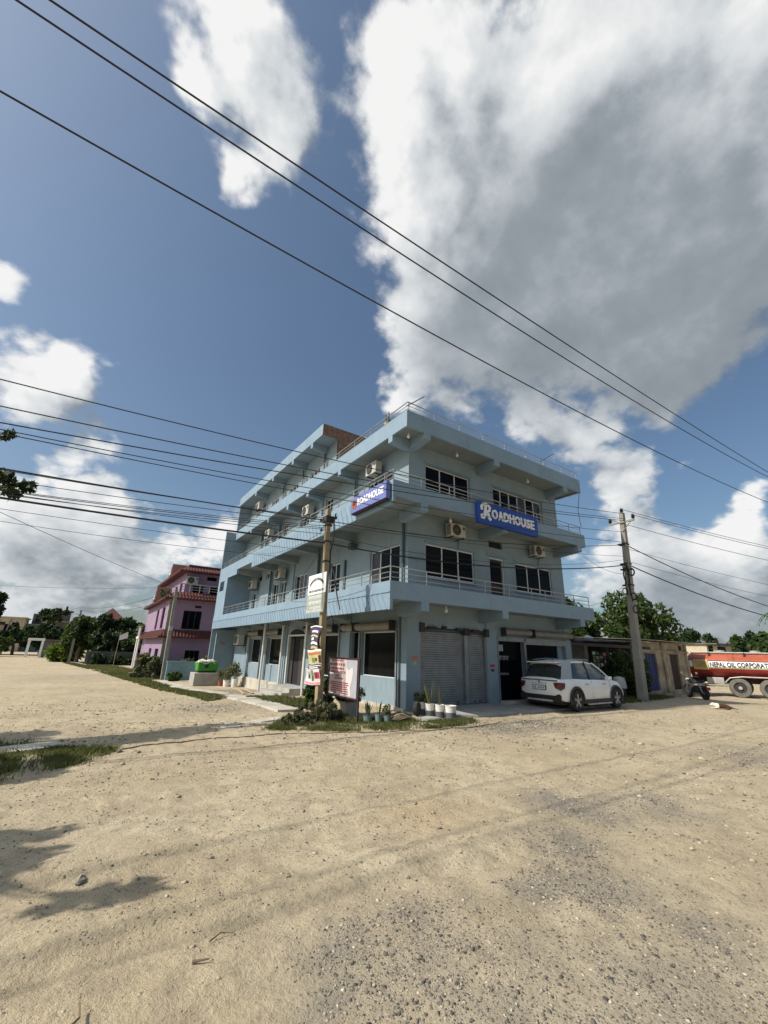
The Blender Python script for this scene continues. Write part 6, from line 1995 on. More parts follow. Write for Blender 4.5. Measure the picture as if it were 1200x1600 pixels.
# ------------------------------------------------------------------ purple house
pu = wthing('purple_house', (-3.5, 24, -0.6), 'purple three-storey house with red tiled pent roofs', 'house')
PXc, PYc, PX2, PY2 = -3.45, 24.0, 5.0, 37.0
holesA = [(-2.44, -1.15, 2.72, 4.05), (-1.9, -0.9, 0.5, 1.25), (-1.72, -1.25, 4.28, 4.45)]
holesB = [(25.8, 27.2, 2.75, 4.35), (29.0, 30.2, 2.75, 4.35), (25.6, 27.4, -0.3, 1.3), (29.4, 31.0, -0.5, 1.3), (26.4, 26.8, 4.5, 4.75)]
holed_wall('wall', 'y', PYc, PXc, PX2, -0.9, 4.95, holesA, 0.2, MT['purple'], pu)
holed_wall('wall', 'x', PXc, PYc, PY2, -0.9, 4.95, holesB, 0.2, MT['purple'], pu)
for (a, b, z0, z1) in holesA[:2]:
    window(pu, 'y', PYc, a, b, z0, z1, 3, inset=0.1, fm='chassis')
fbox(MB(), 'y', PYc, -1.72, -1.25, 0.1, 0.12, 4.28, 4.45).build('ventilator', MT['dark'], pu)
for (a, b, z0, z1) in holesB:
    window(pu, 'x', PXc, a, b, z0, z1, 2, inset=0.1, fm='chassis')
MB().box(PXc - 0.03, PXc + 0.32, PYc - 0.03, PYc + 0.3, -0.9, 4.94).build('corner_pier', MT['greypole'], pu)
MB().box(PXc, PX2, PY2 - 0.02, PY2, -0.9, 4.95).build('wall', MT['purple'], pu)


def pent(parent, x0, y0, x1, y1, zl, zh, out, inn):
    """tiled pent roof round the near corner of a storey: rows of tile ribs on two slopes"""
    m = MB()
    m.quad((x0 - out, y0 - out, zl), (x1, y0 - out, zl), (x1, y0 + inn, zh), (x0 + inn, y0 + inn, zh))
    m.quad((x0 - out, y1, zl), (x0 - out, y0 - out, zl), (x0 + inn, y0 + inn, zh), (x0 + inn, y1, zh))
    m.quad((x0 - out, y0 - out, zl - 0.09), (x1, y0 - out, zl - 0.09), (x1, y0 - out, zl), (x0 - out, y0 - out, zl))
    m.quad((x0 - out, y1, zl - 0.09), (x0 - out, y0 - out, zl - 0.09), (x0 - out, y0 - out, zl), (x0 - out, y1, zl))
    m.quad((x0 - out, y0 - out, zl - 0.09), (x1, y0 - out, zl - 0.09), (x1, y0 + 0.02, zl - 0.09), (x0 - out, y0 + 0.02, zl - 0.09))
    m.quad((x0 - out, y0 - out, zl - 0.088), (x0 + 0.02, y0 - out, zl - 0.088), (x0 + 0.02, y1, zl - 0.088), (x0 - out, y1, zl - 0.088))
    r = m.build('pent_roof', MT['tile'], parent, fix=False)
    x = x0 - out + 0.15
    while x < x1:
        k = max(0.0, min(1.0, 1 - (x0 + inn - x) / (out + inn)))
        k = 1.0 if x > x0 + inn else k
        MB().tube([(x, y0 - out - 0.02, zl + 0.012), (x, y0 - out + (out + inn) * k, zl + (zh - zl) * k + 0.012)], 0.045, 5).build('tile_row', MT['tile'], r, fix=False)
        x += 0.22
    y = y0 - out + 0.15
    while y < y1:
        k = 1.0 if y > y0 + inn else max(0.0, 1 - (y0 + inn - y) / (out + inn))
        MB().tube([(x0 - out - 0.02, y, zl + 0.012), (x0 - out + (out + inn) * k, y, zl + (zh - zl) * k + 0.012)], 0.045, 5).build('tile_row', MT['tile'], r, fix=False)
        y += 0.26
    return r


pent(pu, PXc, PYc, 4.5, 35.2, 2.16, 2.66, 0.45, 0.02)
pent(pu, PXc, PYc, 4.5, 37.0, 4.88, 5.40, 0.45, 0.35)
MB().box(PXc + 0.0, PX2, PYc + 0.0, PY2, 4.951, 5.05).build('floor_slab', MT['purple'], pu)
# top storey set back behind a terrace
TX, TY = PXc + 0.95, PYc + 1.1
hT1 = [(-1.9, -1.1, 5.35, 6.05), (-0.7, 0.1, 5.35, 6.05), (-0.95, -0.2, 6.55, 6.85)]
hT2 = [(26.2, 27.2, 5.3, 6.3), (28.4, 29.4, 5.3, 6.3)]
holed_wall('wall', 'y', TY, TX, PX2, 5.05, 7.2, hT1, 0.15, MT['purple'], pu)
holed_wall('wall', 'x', TX, TY, PY2, 5.05, 7.2, hT2, 0.15, MT['purple'], pu)
for h_ in hT1:
    fbox(MB(), 'y', TY, h_[0], h_[1], 0.1, 0.12, h_[2], h_[3]).build('window', MT['glass'], pu)
for h_ in hT2:
    fbox(MB(), 'x', TX, h_[0], h_[1], 0.1, 0.12, h_[2], h_[3]).build('window', MT['glass'], pu)
pent(pu, TX, TY, 4.5, 37.0, 7.10, 7.68, 0.6, 0.6)
MB().box(TX + 0.1, PX2, TY + 0.1, PY2, 7.2, 7.66).build('roof_block', MT['tile'], pu)
for (y, z0, zt, x0) in ((31.5, 5.2, 6.4, PXc - 0.3), (32.0, 7.5, 8.7, TX - 0.3)):
    MB().prism([(x0, y - 0.9, z0), (x0, y + 0.9, z0), (x0 + 0.1, y, zt)], (1.6, 0, 0)).build('gable', MT['tile'], pu)
    MB().prism([(x0 - 0.02, y - 0.25, z0 + 0.15), (x0 - 0.02, y + 0.25, z0 + 0.15), (x0 + 0.02, y, z0 + 0.55)], (-0.02, 0, 0)).build('gable_panel', MT['white'], pu)
MB().box(PXc - 0.55, PXc, 35.4, 37.4, 2.1, 2.28).build('balcony', MT['white'], pu)
MB().box(PXc - 0.48, PXc - 0.38, 35.5, 37.3, 2.28, 3.1).build('balcony_wall', MT['purple'], pu)
for y in (35.6, 37.2):
    MB().tube([(PXc - 0.45, y, -0.9), (PXc - 0.45, y, 2.12)], 0.07, 8).build('column', MT['white'], pu)
railing(pu, 'y', PYc - 0.05, -3.0, 1.5, 5.42, 0.55, [-3.0, -2.3, -1.6, -0.9, -0.2, 0.5, 1.2], r=0.035)
c = copy_tree(ac0)
c.location, c.rotation_euler, c.scale = (-2.1, 24.9, 6.1), (0, 0, 0), (1.0, 1.0, 1.0)
c['label'] = 'white air conditioner unit on the top storey of the purple house'
for k, (x, y) in enumerate(((-3.6, 27.6), (-3.5, 28.2), (-3.45, 26.9))):
    bush('terrace_plant', x, y, 0.28, 0.32, ['sparse potted plant at the far corner of the purple terrace', 'taller potted plant in the middle of the purple terrace edge', 'small potted plant at the near corner of the purple terrace'][k], 'plant', 60 + k, 140, 0.09, 'leaf', 6, z0=5.3, stems=3)

cw = wthing('compound_wall', (-2.3, 21.5, -0.6), 'low pale blue compound wall before the purple house', 'wall')
MB().box(-3.3, 0.4, 21.45, 21.62, -0.85, 0.50).build('wall', MT['cyanwall'], cw)
MB().box(-3.34, 0.42, 21.40, 21.67, 0.50, 0.57).build('coping', MT['cyanwall'], cw)
gp = put(MB().box(-2.60, -1.25, 16.3, 17.5, -0.85, 0.10).build('concrete_plinth', MT['concrete'], None, bevel=0.02), 'rough concrete block under the green generator', 'plinth')
ge = wthing('generator', (-1.75, 16.9, 0.10), 'bright green generator under a pale tarpaulin on a concrete block', 'generator')
MB().box(-2.42, -1.30, 16.55, 17.3, 0.19, 0.72).build('housing', MT['green'], ge, bevel=0.05)
MB().box(-2.32, -1.40, 16.535, 16.5495, 0.27, 0.62).build('door_panel', MT['green'], ge)
MB().box(-2.05, -1.85, 16.52, 16.534, 0.36, 0.58).build('control_panel', MT['black'], ge)
MB().box(-2.34, -1.38, 16.6, 17.25, 0.10, 0.19).build('skid', MT['chassis'], ge)
tm = []
for j in range(6):
    tm.append([(-2.46 + 1.10 * i / 9, 16.5 + 0.85 * j / 5, 0.745 + 0.06 * math.sin(i * 1.3 + j) + 0.05 * math.sin(j * 2.1) - (0.12 if i in (0, 9) or j in (0, 5) else 0)) for i in range(10)])
mm = MB().loft(tm, cap=False, closed=False).build('tarpaulin', MT['tarp'], ge, smooth=True, fix=False)
sdm = mm.modifiers.new('thick', 'SOLIDIFY')
sdm.thickness = 0.015


def pot(x, y, r, h, mk, label, plant, seed, z=None, band=None, grp=None, n=60, ps=0.14, ph=0.4):
    t = thing('potted_plant', (x, y, gz(x, y) if z is None else z), label, 'potted plant', grp)
    MB().lathe([(r * 0.82, -0.03), (r * 0.86, 0.02), (r, h * 0.92), (r * 1.06, h * 0.93), (r * 1.06, h), (r * 0.92, h), (r * 0.9, h * 0.9), (0.0, h * 0.88)], n=18).build('pot', MT[mk], t, smooth=True)
    if band:
        MB().lathe([(r * 0.865, -0.02), (r * 0.95, h * 0.45)], n=18).build('band', MT[band], t, smooth=True)
    rnd = random.Random(seed)
    if plant == 'blade':
        for k in range(n):
            a = rnd.uniform(0, 6.28)
            le = ph * rnd.uniform(0.6, 1.1)
            sp = rnd.uniform(0.08, 0.4) * le
            w = 0.018 * rnd.uniform(0.7, 1.4)
            c_, s_ = math.cos(a), math.sin(a)
            P = [(r * 0.3 * c_, r * 0.3 * s_, h * 0.85), (r * 0.3 * c_ + sp * 0.5 * c_, r * 0.3 * s_ + sp * 0.5 * s_, h + le * 0.6), (r * 0.3 * c_ + sp * c_, r * 0.3 * s_ + sp * s_, h + le)]
            MB().poly([(P[0][0] - w * s_, P[0][1] + w * c_, P[0][2]), (P[0][0] + w * s_, P[0][1] - w * c_, P[0][2]), (P[1][0] + w * s_, P[1][1] - w * c_, P[1][2]), P[2], (P[1][0] - w * s_, P[1][1] + w * c_, P[1][2])]).build('leaf', MT['leaf_bush'], t, fix=False)
    elif plant == 'bushy':
        C = [(rnd.uniform(-r, r), rnd.uniform(-r, r), h + ph * rnd.uniform(0.2, 0.9)) for _ in range(7)]
        MB().tube([(0, 0, h * 0.8), (0.02, 0, h + ph * 0.6)], 0.012, 5).build('stem', MT['bark'], t)
        leaf_cloud('foliage', C, [ps] * 7, n * 6, 0.06, MT['leaf_bush'], t)
    return t


WB = 'white buckets by the corner pillar'
pot(0.10, -0.55, 0.125, 0.32, 'bucket', 'white bucket with a dark bushy plant, leftmost by the corner pillar', 'bushy', 1, band='bucketband', grp=WB, n=40, ps=0.09, ph=0.22)
pot(0.10, -0.92, 0.125, 0.31, 'bucket', 'white bucket with tall blade leaves, second from the corner pillar', 'blade', 2, band='bucketband', grp=WB, n=9, ph=0.6)
pot(0.22, -1.20, 0.125, 0.31, 'bucket', 'white bucket with thin stems, third from the corner pillar', 'blade', 3, band='bucketband', grp=WB, n=5, ph=0.5)
pot(0.36, -1.48, 0.15, 0.31, 'bucket', 'widest white bucket, rightmost of the row by the shutter', 'none', 4, band='bucketband', grp=WB)
GP = 'green pots beside the notice board'
pot(-2.12, -1.22, 0.11, 0.16, 'greenpot', 'shallow green pot with spiky blades behind the notice post', 'blade', 5, grp=GP, n=18, ph=0.30)
pot(-1.92, -1.40, 0.085, 0.20, 'greenpot', 'green pot with a leafless stem, middle of the green pots', 'blade', 6, grp=GP, n=4, ph=0.35)
pot(-1.74, -1.52, 0.09, 0.20, 'greenpot', 'green pot nearest the coil of old rope', 'bushy', 7, grp=GP, n=10, ps=0.05, ph=0.18)
pot(-1.85, 0.15, 0.26, 0.34, 'concrete', 'wide dark concrete tub with a bushy plant behind the notice board', 'bushy', 8, n=90, ps=0.15, ph=0.34)
pot(-0.95, 15.6, 0.20, 0.36, 'bucket', 'white tub with leafy plants beside the generator block', 'bushy', 9, n=110, ps=0.24, ph=0.75)
pot(-1.15, 16.15, 0.15, 0.30, 'terracotta', 'red pot beside the generator block', 'bushy', 10, n=60, ps=0.2, ph=0.55)
pot(-0.62, 15.2, 0.18, 0.45, 'bucket', 'white tub with leafy plants under the low air conditioner', 'bushy', 11, n=110, ps=0.24, ph=0.8)

# coil of rope, sack, rubble
rc = thing('rope_coil', (-1.15, -1.25, gz(-1.1, -1.2)), 'tangled coil of old brown rope lying by the corner pillar', 'rope')
for k in range(7):
    r = 0.34 - 0.025 * k
    ph = k * 0.7
    MB().tube([(r * math.cos(q) * (1 + 0.1 * math.sin(2 * q + ph)), r * 0.75 * math.sin(q + ph * 0.1), 0.05 + 0.014 * k + 0.045 * math.sin(3 * q + ph)) for q in np.linspace(0, 2 * math.pi, 25)], 0.024, 6).build('loop', MT['rope'], rc, smooth=True)
MB().tube([(-0.55, -0.1, 0.08), (-0.2, -0.3, 0.20), (0.1, -0.33, 0.10), (0.3, -0.2, 0.06), (0.35, 0.1, 0.10)], 0.018, 6).build('loose_end', MT['wood'], rc, smooth=True)
fs = MB().loft([[(x, r * math.cos(q), 0.02 + max(0.0, hh * math.sin(q))) for q in np.linspace(0, math.pi, 9)] for x, r, hh in ((-0.5, 0.08, 0.05), (-0.25, 0.24, 0.12), (0.1, 0.28, 0.14), (0.4, 0.2, 0.10), (0.6, 0.05, 0.04))]).build('flattened_sack', MT['concrete'], None, smooth=True)
fs.location = (-0.50, -1.52, gz(-0.4, -1.4))
fs.scale = (0.75, 0.75, 0.6)
put(fs, 'flattened pale sack lying beside the white buckets', 'sack')
ptr = thing('tyre', (-0.22, -0.75, gz(-0.2, -0.7)), 'small black tyre leaning beside the white buckets', 'tyre', None, 0.5)
MB().lathe([(0.11, -0.05), (0.17, -0.055), (0.185, 0), (0.17, 0.055), (0.11, 0.05)], (0, 0, 0.18), 20, 'y').build('tread', MT['rubber'], ptr, smooth=True)
rnd = random.Random(3)
for k, (x, y, s, lab) in enumerate(((-1.55, 4.9, 0.16, 'pale rubble stone before the entrance steps, nearest the pole'), (-1.75, 5.9, 0.2, 'large rubble stone before the entrance steps'), (-2.0, 6.6, 0.14, 'rubble stone left of the entrance steps'),
                                    (-1.3, 5.3, 0.12, 'small rubble stone close to the entrance plinth'), (-2.3, 5.2, 0.13, 'rubble stone beside the drain slabs'),
                                    (-7.85, -6.35, 0.085, 'dark flat stone inside the tree shadow at the left'), (-6.95, -6.45, 0.045, 'upright grey stone in the left foreground dirt'), (-6.55, -7.1, 0.05, 'pale worn stone half buried in the left foreground'),
                                    (-6.15, -7.35, 0.03, 'small dark stone near the foreground gravel'), (-6.6, -8.15, 0.028, 'dark stone at the edge of the bottom gravel'), (-4.95, -7.0, 0.05, 'blue-grey stone on the orange clay patch'),
                                    (-4.75, -8.85, 0.035, 'dark stone in the right foreground'), (-4.9, -9.05, 0.03, 'second dark stone in the right foreground, nearer the frame bottom'), (-3.3, -7.35, 0.05, 'white chalky stone in the middle gravel patch'),
                                    (-5.75, -7.55, 0.03, 'brown stone beside the orange clay patch'), (-7.35, -2.1, 0.09, 'grey stone at the tip of the left grass tuft'), (-7.1, -2.3, 0.06, 'smaller stone beyond the left grass tuft'))):
    big_stone(x, y, s * (0.6 if y < 0 else 1.0), lab)


def twig(pts, r, label):
    m = MB()
    P = [(x, y, float(surf(x, y)) + 0.012 + dz) for x, y, dz in pts]
    m.tube(P, [r * (1 - 0.6 * k / (len(P) - 1)) for k in range(len(P))], 6)
    put(m.build('twig', MT['twig'], None), label, 'twig')


twig([(-8.02, -8.05, 0.0), (-7.94, -7.95, 0.01), (-7.86, -7.88, 0.02), (-7.86, -7.80, 0.03)], 0.009, 'forked dry twig at the bottom left corner')
twig([(-7.22, -7.56, 0.0), (-7.15, -7.53, 0.012), (-7.08, -7.55, 0.0)], 0.005, 'curved dry stalk in the left foreground')
twig([(-7.35, -7.72, 0.0), (-7.27, -7.76, 0.006)], 0.008, 'short pale stick in the left foreground')
for (a, b, lab) in (((-1.0, 13.2), (-2.1, 8.4), 'long pale plank lying along the long facade'), ((-0.75, 12.6), (-1.6, 8.8), 'second pale plank lying by the entrance steps')):
    A, B = Vector((a[0], a[1], gz(*a) + 0.03)), Vector((b[0], b[1], gz(*b) + 0.03))
    d = (B - A).normalized()
    put(MB().pbox(A, (B - A), d.cross(Vector((0, 0, 1))) * 0.10, (0, 0, 0.03)).build('plank', MT['wood'], None), lab, 'plank')

# ------------------------------------------------------------------ shrubs and trees
bush('flowering_shrub', -3.30, -0.65, 0.50, 0.26, 'grey-green shrub with mauve flowers at the foot of the front pole', 'shrub', 11, 1700, 0.045, 'leaf_bush', 22, mat2='petal', n2=260)
bush('shrub', -2.70, -0.55, 0.30, 0.24, 'mauve-tinged shrub just right of the front pole foot', 'shrub', 12, 800, 0.05, 'leaf_bush', 12, mat2='petal', n2=160)
bush('shrub', -2.45, 0.95, 0.42, 0.62, 'tall leafy shrub behind the front pole', 'shrub', 13, 1100, 0.085, 'leaf', 12)
bush('shrub', -3.90, -0.85, 0.42, 0.14, 'low spreading shrub left of the front pole', 'shrub', 14, 1300, 0.05, 'leaf_bush', 14)
bush('hedge_bush', 12.75, 0.2, 0.95, 1.15, 'dark dense bush climbing beside the right pole', 'bush', 15, 4200, 0.11, 'leaf', 34)
bush('broadleaf_shrub', -4.15, 23.2, 0.85, 0.95, 'pale dusty broad-leaved shrub before the purple house', 'shrub', 17, 1500, 0.20, 'leaf_bush', 20)
bush('broadleaf_shrub', -1.9, 22.6, 0.75, 0.85, 'shrub behind the low blue wall, left one', 'shrub', 18, 900, 0.16, 'leaf_bush', 14)
bush('broadleaf_shrub', -0.5, 22.6, 0.7, 0.85, 'shrub behind the low blue wall, nearest the corner building', 'shrub', 19, 900, 0.16, 'leaf_bush', 14)
bush('shrub', -2.9, 20.6, 0.55, 0.32, 'low weeds at the foot of the low blue wall', 'shrub', 20, 900, 0.10, 'leaf', 12)
bush('bamboo_clump', -9.6, 54.5, 1.5, 1.3, 'bright green arching clump beside the far pole', 'shrub', 23, 2200, 0.42, 'leaf_light', 20, elong=3.5)

bush('undergrowth', -6.6, 45.2, 1.15, 0.62, 'dark undergrowth before the boundary wall, left part', 'shrub', 70, 1500, 0.17, 'leaf_dark', 18)
bush('undergrowth', -4.6, 45.2, 1.15, 0.62, 'dark undergrowth before the boundary wall, middle part', 'shrub', 71, 1500, 0.17, 'leaf_dark', 18)
bush('undergrowth', -2.8, 45.2, 1.15, 0.62, 'dark undergrowth before the boundary wall, right part', 'shrub', 72, 1500, 0.17, 'leaf_dark', 18)
fw = wthing('far_wall', (-6, 45, -0.6), 'long grey boundary wall under the dark tree clump', 'wall')
MB().box(-7.4, -1.5, 46.0, 46.25, -0.9, 0.75).build('wall', MT['greywall'], fw)
MB().box(-7.6, -7.3, 45.9, 46.35, -0.9, 0.85).build('pier', MT['greywall'], fw)
TG = 'trees of the dark clump at the left'
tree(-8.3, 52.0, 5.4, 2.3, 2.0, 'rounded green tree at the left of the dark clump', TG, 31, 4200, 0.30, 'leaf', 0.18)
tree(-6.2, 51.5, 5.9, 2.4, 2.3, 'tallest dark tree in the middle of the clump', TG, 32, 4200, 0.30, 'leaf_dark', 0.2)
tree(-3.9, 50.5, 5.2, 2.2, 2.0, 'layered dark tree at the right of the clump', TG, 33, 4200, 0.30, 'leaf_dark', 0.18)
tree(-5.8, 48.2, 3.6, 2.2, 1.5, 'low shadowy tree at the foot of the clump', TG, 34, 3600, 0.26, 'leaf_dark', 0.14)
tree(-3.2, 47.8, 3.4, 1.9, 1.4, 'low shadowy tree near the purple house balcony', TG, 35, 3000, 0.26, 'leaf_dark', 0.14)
tree(-2.0, 44.0, 4.8, 1.7, 1.7, 'sunlit tree tip behind the purple house', TG, 36, 2200, 0.26, 'leaf_light', 0.14)
FG = 'trees among the far houses'
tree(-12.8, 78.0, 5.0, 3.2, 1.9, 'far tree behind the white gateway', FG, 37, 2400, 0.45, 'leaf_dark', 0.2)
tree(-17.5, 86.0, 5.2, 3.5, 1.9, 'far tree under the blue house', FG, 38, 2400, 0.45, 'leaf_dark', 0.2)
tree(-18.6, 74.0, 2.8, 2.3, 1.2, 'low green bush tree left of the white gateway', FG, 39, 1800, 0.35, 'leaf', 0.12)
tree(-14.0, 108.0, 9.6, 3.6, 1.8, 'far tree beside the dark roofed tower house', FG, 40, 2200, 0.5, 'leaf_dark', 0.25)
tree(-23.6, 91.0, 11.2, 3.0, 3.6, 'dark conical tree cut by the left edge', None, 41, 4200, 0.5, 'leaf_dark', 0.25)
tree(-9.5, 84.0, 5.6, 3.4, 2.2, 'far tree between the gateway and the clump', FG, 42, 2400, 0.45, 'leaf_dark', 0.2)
RG = 'trees behind the shop shed and hut'
tree(18.2, 6.0, 5.9, 2.0, 2.5, 'leafy tree rising behind the tin shop shed', RG, 51, 5200, 0.20, 'leaf', 0.16, clumps=34)
tree(15.2, 7.2, 4.6, 1.7, 1.5, 'shorter tree close to the corner building end', RG, 52, 3000, 0.20, 'leaf', 0.14)
tree(34.5, 9.5, 8.6, 3.0, 3.6, 'tall round tree directly right of the right pole', RG, 53, 6000, 0.26, 'leaf', 0.18, clumps=46)
tree(31.5, 10.5, 5.3, 1.6, 1.6, 'small tree just left of the right pole', RG, 54, 1800, 0.22, 'leaf', 0.14)
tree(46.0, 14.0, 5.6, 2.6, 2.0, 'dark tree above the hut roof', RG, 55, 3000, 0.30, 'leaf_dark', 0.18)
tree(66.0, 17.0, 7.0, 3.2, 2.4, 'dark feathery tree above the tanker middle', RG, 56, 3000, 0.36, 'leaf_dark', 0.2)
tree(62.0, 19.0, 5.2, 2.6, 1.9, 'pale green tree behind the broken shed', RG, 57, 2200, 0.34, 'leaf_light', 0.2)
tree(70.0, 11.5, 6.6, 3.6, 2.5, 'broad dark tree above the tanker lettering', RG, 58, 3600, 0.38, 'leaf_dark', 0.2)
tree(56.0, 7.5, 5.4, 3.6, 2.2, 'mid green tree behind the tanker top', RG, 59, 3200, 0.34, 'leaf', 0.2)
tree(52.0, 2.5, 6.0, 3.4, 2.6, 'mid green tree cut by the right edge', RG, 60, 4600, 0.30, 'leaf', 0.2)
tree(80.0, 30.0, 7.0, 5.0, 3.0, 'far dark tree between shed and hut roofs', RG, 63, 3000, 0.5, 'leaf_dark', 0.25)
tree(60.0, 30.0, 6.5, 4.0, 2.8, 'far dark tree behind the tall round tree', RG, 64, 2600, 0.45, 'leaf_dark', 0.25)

# roadside tree outside the frame whose twigs and shade reach in
def edge_tree():
    global RNG
    RNG = np.random.default_rng(77)
    x, y = -14.6, -0.4
    t = thing('roadside_tree', (x, y, gz(x, y)), 'roadside tree whose leafy twigs poke in at the left edge', 'tree')
    MB().tube([(0, 0, -0.2), (0.1, 0, 1.6), (0.5, 0.2, 3.2), (1.0, 0.6, 5.4)], [0.22, 0.18, 0.14, 0.05], 9).build('trunk', MT['bark'], t, smooth=True)
    tips = [(4.55, 1.10, 4.70), (4.35, 1.15, 4.95), (4.22, 1.05, 5.85), (4.78, 1.05, 4.80), (3.3, 0.8, 5.2), (2.4, 0.6, 5.6), (1.2, 0.5, 6.0), (0.2, 0.4, 5.5), (1.0, -1.5, 5.0), (1.6, -1.2, 4.6), (2.2, 0.2, 4.9), (0.3, -1.0, 4.4), (-1.2, 0.2, 5.0), (0.6, 1.6, 5.2), (2.6, -0.2, 4.2), (3.0, 0.3, 4.5), (1.4, 0.9, 4.3)]
    for k, c in enumerate(tips):
        s = Vector((0.5, 0.2, 3.2)) if k % 2 else Vector((0.8, 0.45, 4.6))
        mid = s.lerp(Vector(c), 0.55) + Vector((0, 0, 0.12))
        MB().tube([s, mid, c], [0.06, 0.035, 0.012], 6).build('limb', MT['bark'], t, smooth=True)
    leaf_cloud('crown', tips, [0.20, 0.17, 0.13, 0.13] + [0.42] * (len(tips) - 4), 5200, 0.10, MT['leaf_dark'], t)
    # second, nearer tree for the shade at the very left of the foreground
    x, y = -13.4, -4.6
    t = thing('roadside_tree', (x, y, gz(x, y)), 'second roadside tree outside the left edge, shading the foreground', 'tree')
    MB().tube([(0, 0, -0.2), (-0.1, 0.1, 1.8), (0.0, 0.1, 3.4), (0.1, 0.1, 4.6)], [0.16, 0.13, 0.08, 0.03], 9).build('trunk', MT['bark'], t, smooth=True)
    tips = [(0.30, 0.35, 4.5), (0.55, 0.25, 4.45), (0.8, 0.3, 4.5), (0.5, -0.3, 4.5), (0.75, -0.35, 4.4), (0.3, -0.65, 4.5), (1.1, -1.15, 4.5), (1.35, -1.2, 4.45), (-0.3, 0.3, 4.6), (-0.4, -0.4, 4.4), (0.0, 0.0, 4.9)]
    for k, c in enumerate(tips):
        s = Vector((0.0, 0.1, 3.4))
        mid = s.lerp(Vector(c), 0.55) + Vector((0, 0, 0.1))
        MB().tube([s, mid, c], [0.03, 0.02, 0.008], 6).build('limb', MT['bark'], t, smooth=True)
    leaf_cloud('crown', tips, [0.27, 0.25, 0.18, 0.3, 0.25, 0.25, 0.24, 0.2, 0.25, 0.25, 0.25], 900, 0.10, MT['leaf_dark'], t)


edge_tree()

# palm-like fronds at the right edge
pl = thing('palm_shrub', (20.9, -4.1, gz(20.9, -4.1)), 'light green feathery fronds entering at the right edge above the tanker', 'shrub')
MB().tube([(0, 0, -0.2), (0.1, -0.1, 2.0), (0.0, 0, 4.2)], [0.10, 0.08, 0.05], 8).build('trunk', MT['bark'], pl, smooth=True)
for k in range(11):
    a = 2 * math.pi * k / 11 + 0.3
    L = 1.15
    pts = [Vector((L * q * math.cos(a), L * q * math.sin(a), 4.2 + 0.35 * math.sin(2.6 * q) - 0.55 * q * q)) for q in np.linspace(0, 1, 8)]
    m = MB()
    m.tube(pts, [0.016] * 7 + [0.006], 5)
    sd = Vector((-math.sin(a), math.cos(a), 0))
    for q in range(1, 8):
        for s in (-1, 1):
            p = pts[q]
            d = (pts[q] - pts[q - 1]).normalized()
            tip = p + sd * s * 0.26 * (1.15 - q / 9) + d * 0.12 - Vector((0, 0, 0.06))
            m.poly([p - d * 0.05, p + d * 0.05, tip])
    m.build('frond', MT['leaf_light'], pl, fix=False)


# ------------------------------------------------------------------ far houses on the left
def far_house(x0, x1, y, dep, z0, z1, mk, label, wins, roof=None, extra=()):
    t = wthing('far_house', ((x0 + x1) / 2, y, z0), label, 'house', 'far houses along the left road')
    MB().box(x0, x1, y, y + dep, z0, z1).build('wall', MT[mk], t)
    for (a, b, e, f) in wins:
        w = MB().box(a, b, y - 0.06, y - 0.003, e, f).build('window', MT['frame'] if False else MT['chassis'], t)
        MB().box(a + 0.08, b - 0.08, y - 0.09, y - 0.0605, e + 0.08, f - 0.08).build('pane', MT['glass'], w)
    if roof:
        MB().box(x0 - 0.3, x1 + 0.3, y - 0.4, y + dep + 0.3, z1, z1 + 0.22).build('roof', MT[roof], t)
    for (a, b, c_, d_, e, f, k) in extra:
        MB().box(a, b, c_, d_, e, f).build('annexe', MT[k], t)
    return t


far_house(-26.0, -19.8, 117, 8, -0.6, 6.6, 'cream', 'far yellow flat-roofed house at the left', [(-24.5, -23.2, 4.2, 5.6), (-22.0, -20.9, 4.2, 5.6)], 'cream')
far_house(-19.6, -14.6, 121, 8, -0.6, 5.4, 'cyanwall', 'far pale cyan house with an unfinished dark top', [(-18.8, -17.8, 3.2, 4.6), (-16.4, -15.4, 3.2, 4.6)], 'concrete', [(-19.0, -15.8, 121.5, 126, 5.63, 8.0, 'greywall'), (-18.4, -17.6, 121.2, 121.5, 6.0, 7.6, 'dark'), (-17.0, -16.3, 121.2, 121.5, 6.0, 7.6, 'cream')])
far_house(-14.8, -10.4, 112, 7, -0.6, 6.0, 'greywall', 'far grey house with a small roof tower', [(-13.8, -12.9, 3.6, 5.0), (-12.2, -11.3, 3.6, 5.0)], 'concrete', [(-13.6, -11.6, 112.5, 115, 6.23, 8.3, 'greywall'), (-14.0, -11.2, 112.1, 115.4, 8.31, 8.55, 'tile'), (-12.8, -12.4, 113, 113.5, 8.56, 9.6, 'tile')])
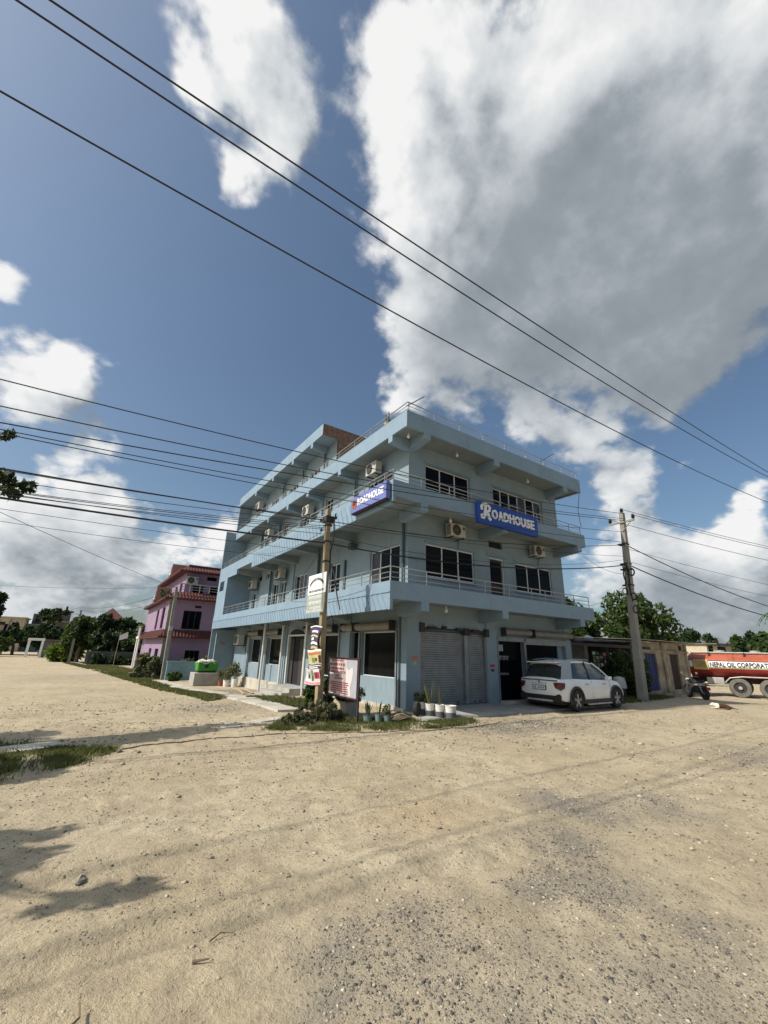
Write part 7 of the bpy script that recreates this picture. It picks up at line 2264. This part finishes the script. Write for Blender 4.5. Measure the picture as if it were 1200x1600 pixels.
far_house(-28.0, -19.4, 84.5, 7, -0.6, 4.1, 'cream', 'far cream house behind the leaning pole', [(-20.9, -20.1, 1.6, 3.0), (-23.4, -22.4, 1.6, 3.0)], 'tile')
far_house(-14.5, -9.0, 92, 6, -0.6, 3.6, 'cream', 'far low house with red and white front', [(-13.4, -12.6, 1.6, 3.0), (-11.2, -10.4, 1.6, 3.0)], 'greywall', [(-10.3, -9.7, 91.6, 91.99, 0.6, 3.1, 'redink'), (-9.6, -9.05, 91.6, 91.99, 1.0, 3.5, 'white')])
far_house(-6.5, -2.5, 86, 6, -0.6, 5.8, 'greywall', 'far house with a pointed red roof above the tree clump', [(-5.4, -4.4, 3.6, 5.0)], 'tile', [])
fr_ = bpy.data.objects['far_house.005']
m = MB()
m.loft([[(-6.8, 85.6, 6.02), (-2.2, 85.6, 6.02), (-2.2, 92.2, 6.02), (-6.8, 92.2, 6.02)], [(-4.65, 88.7, 8.2), (-4.45, 88.7, 8.2), (-4.45, 88.9, 8.2), (-4.65, 88.9, 8.2)]])
m.build('spire_roof', MT['tile'], fr_)

gt = wthing('gateway', (-13.7, 72, -0.6), 'white gateway frame beside the far end of the left road', 'gate')
MB().box(-14.75, -14.45, 72.0, 72.4, -0.9, 1.75).build('post', MT['white'], gt)
MB().box(-13.15, -12.85, 72.0, 72.4, -0.9, 1.75).build('post', MT['white'], gt)
MB().box(-14.8, -12.8, 71.95, 72.45, 1.75, 2.1).build('lintel', MT['white'], gt)
MB().box(-12.8, -9.2, 72.1, 72.4, -0.9, 1.8).build('side_wall', MT['greywall'], gt)
MB().box(-12.8, -8.9, 71.9, 75.0, 1.8, 1.95).build('side_roof', MT['tin'], gt)
fl = thing('flag', (-5.25, 40.3, -0.6), 'small white flag on a thin stick before the dark trees', 'flag')
MB().tube([(0, 0, -0.2), (0.05, 0, 3.3)], 0.02, 5).build('stick', MT['wood'], fl)
MB().poly([(0.03, -0.01, 2.5), (0.75, 0.0, 2.75), (0.72, 0.02, 3.35), (0.05, 0.0, 3.0)]).build('cloth', MT['white'], fl)
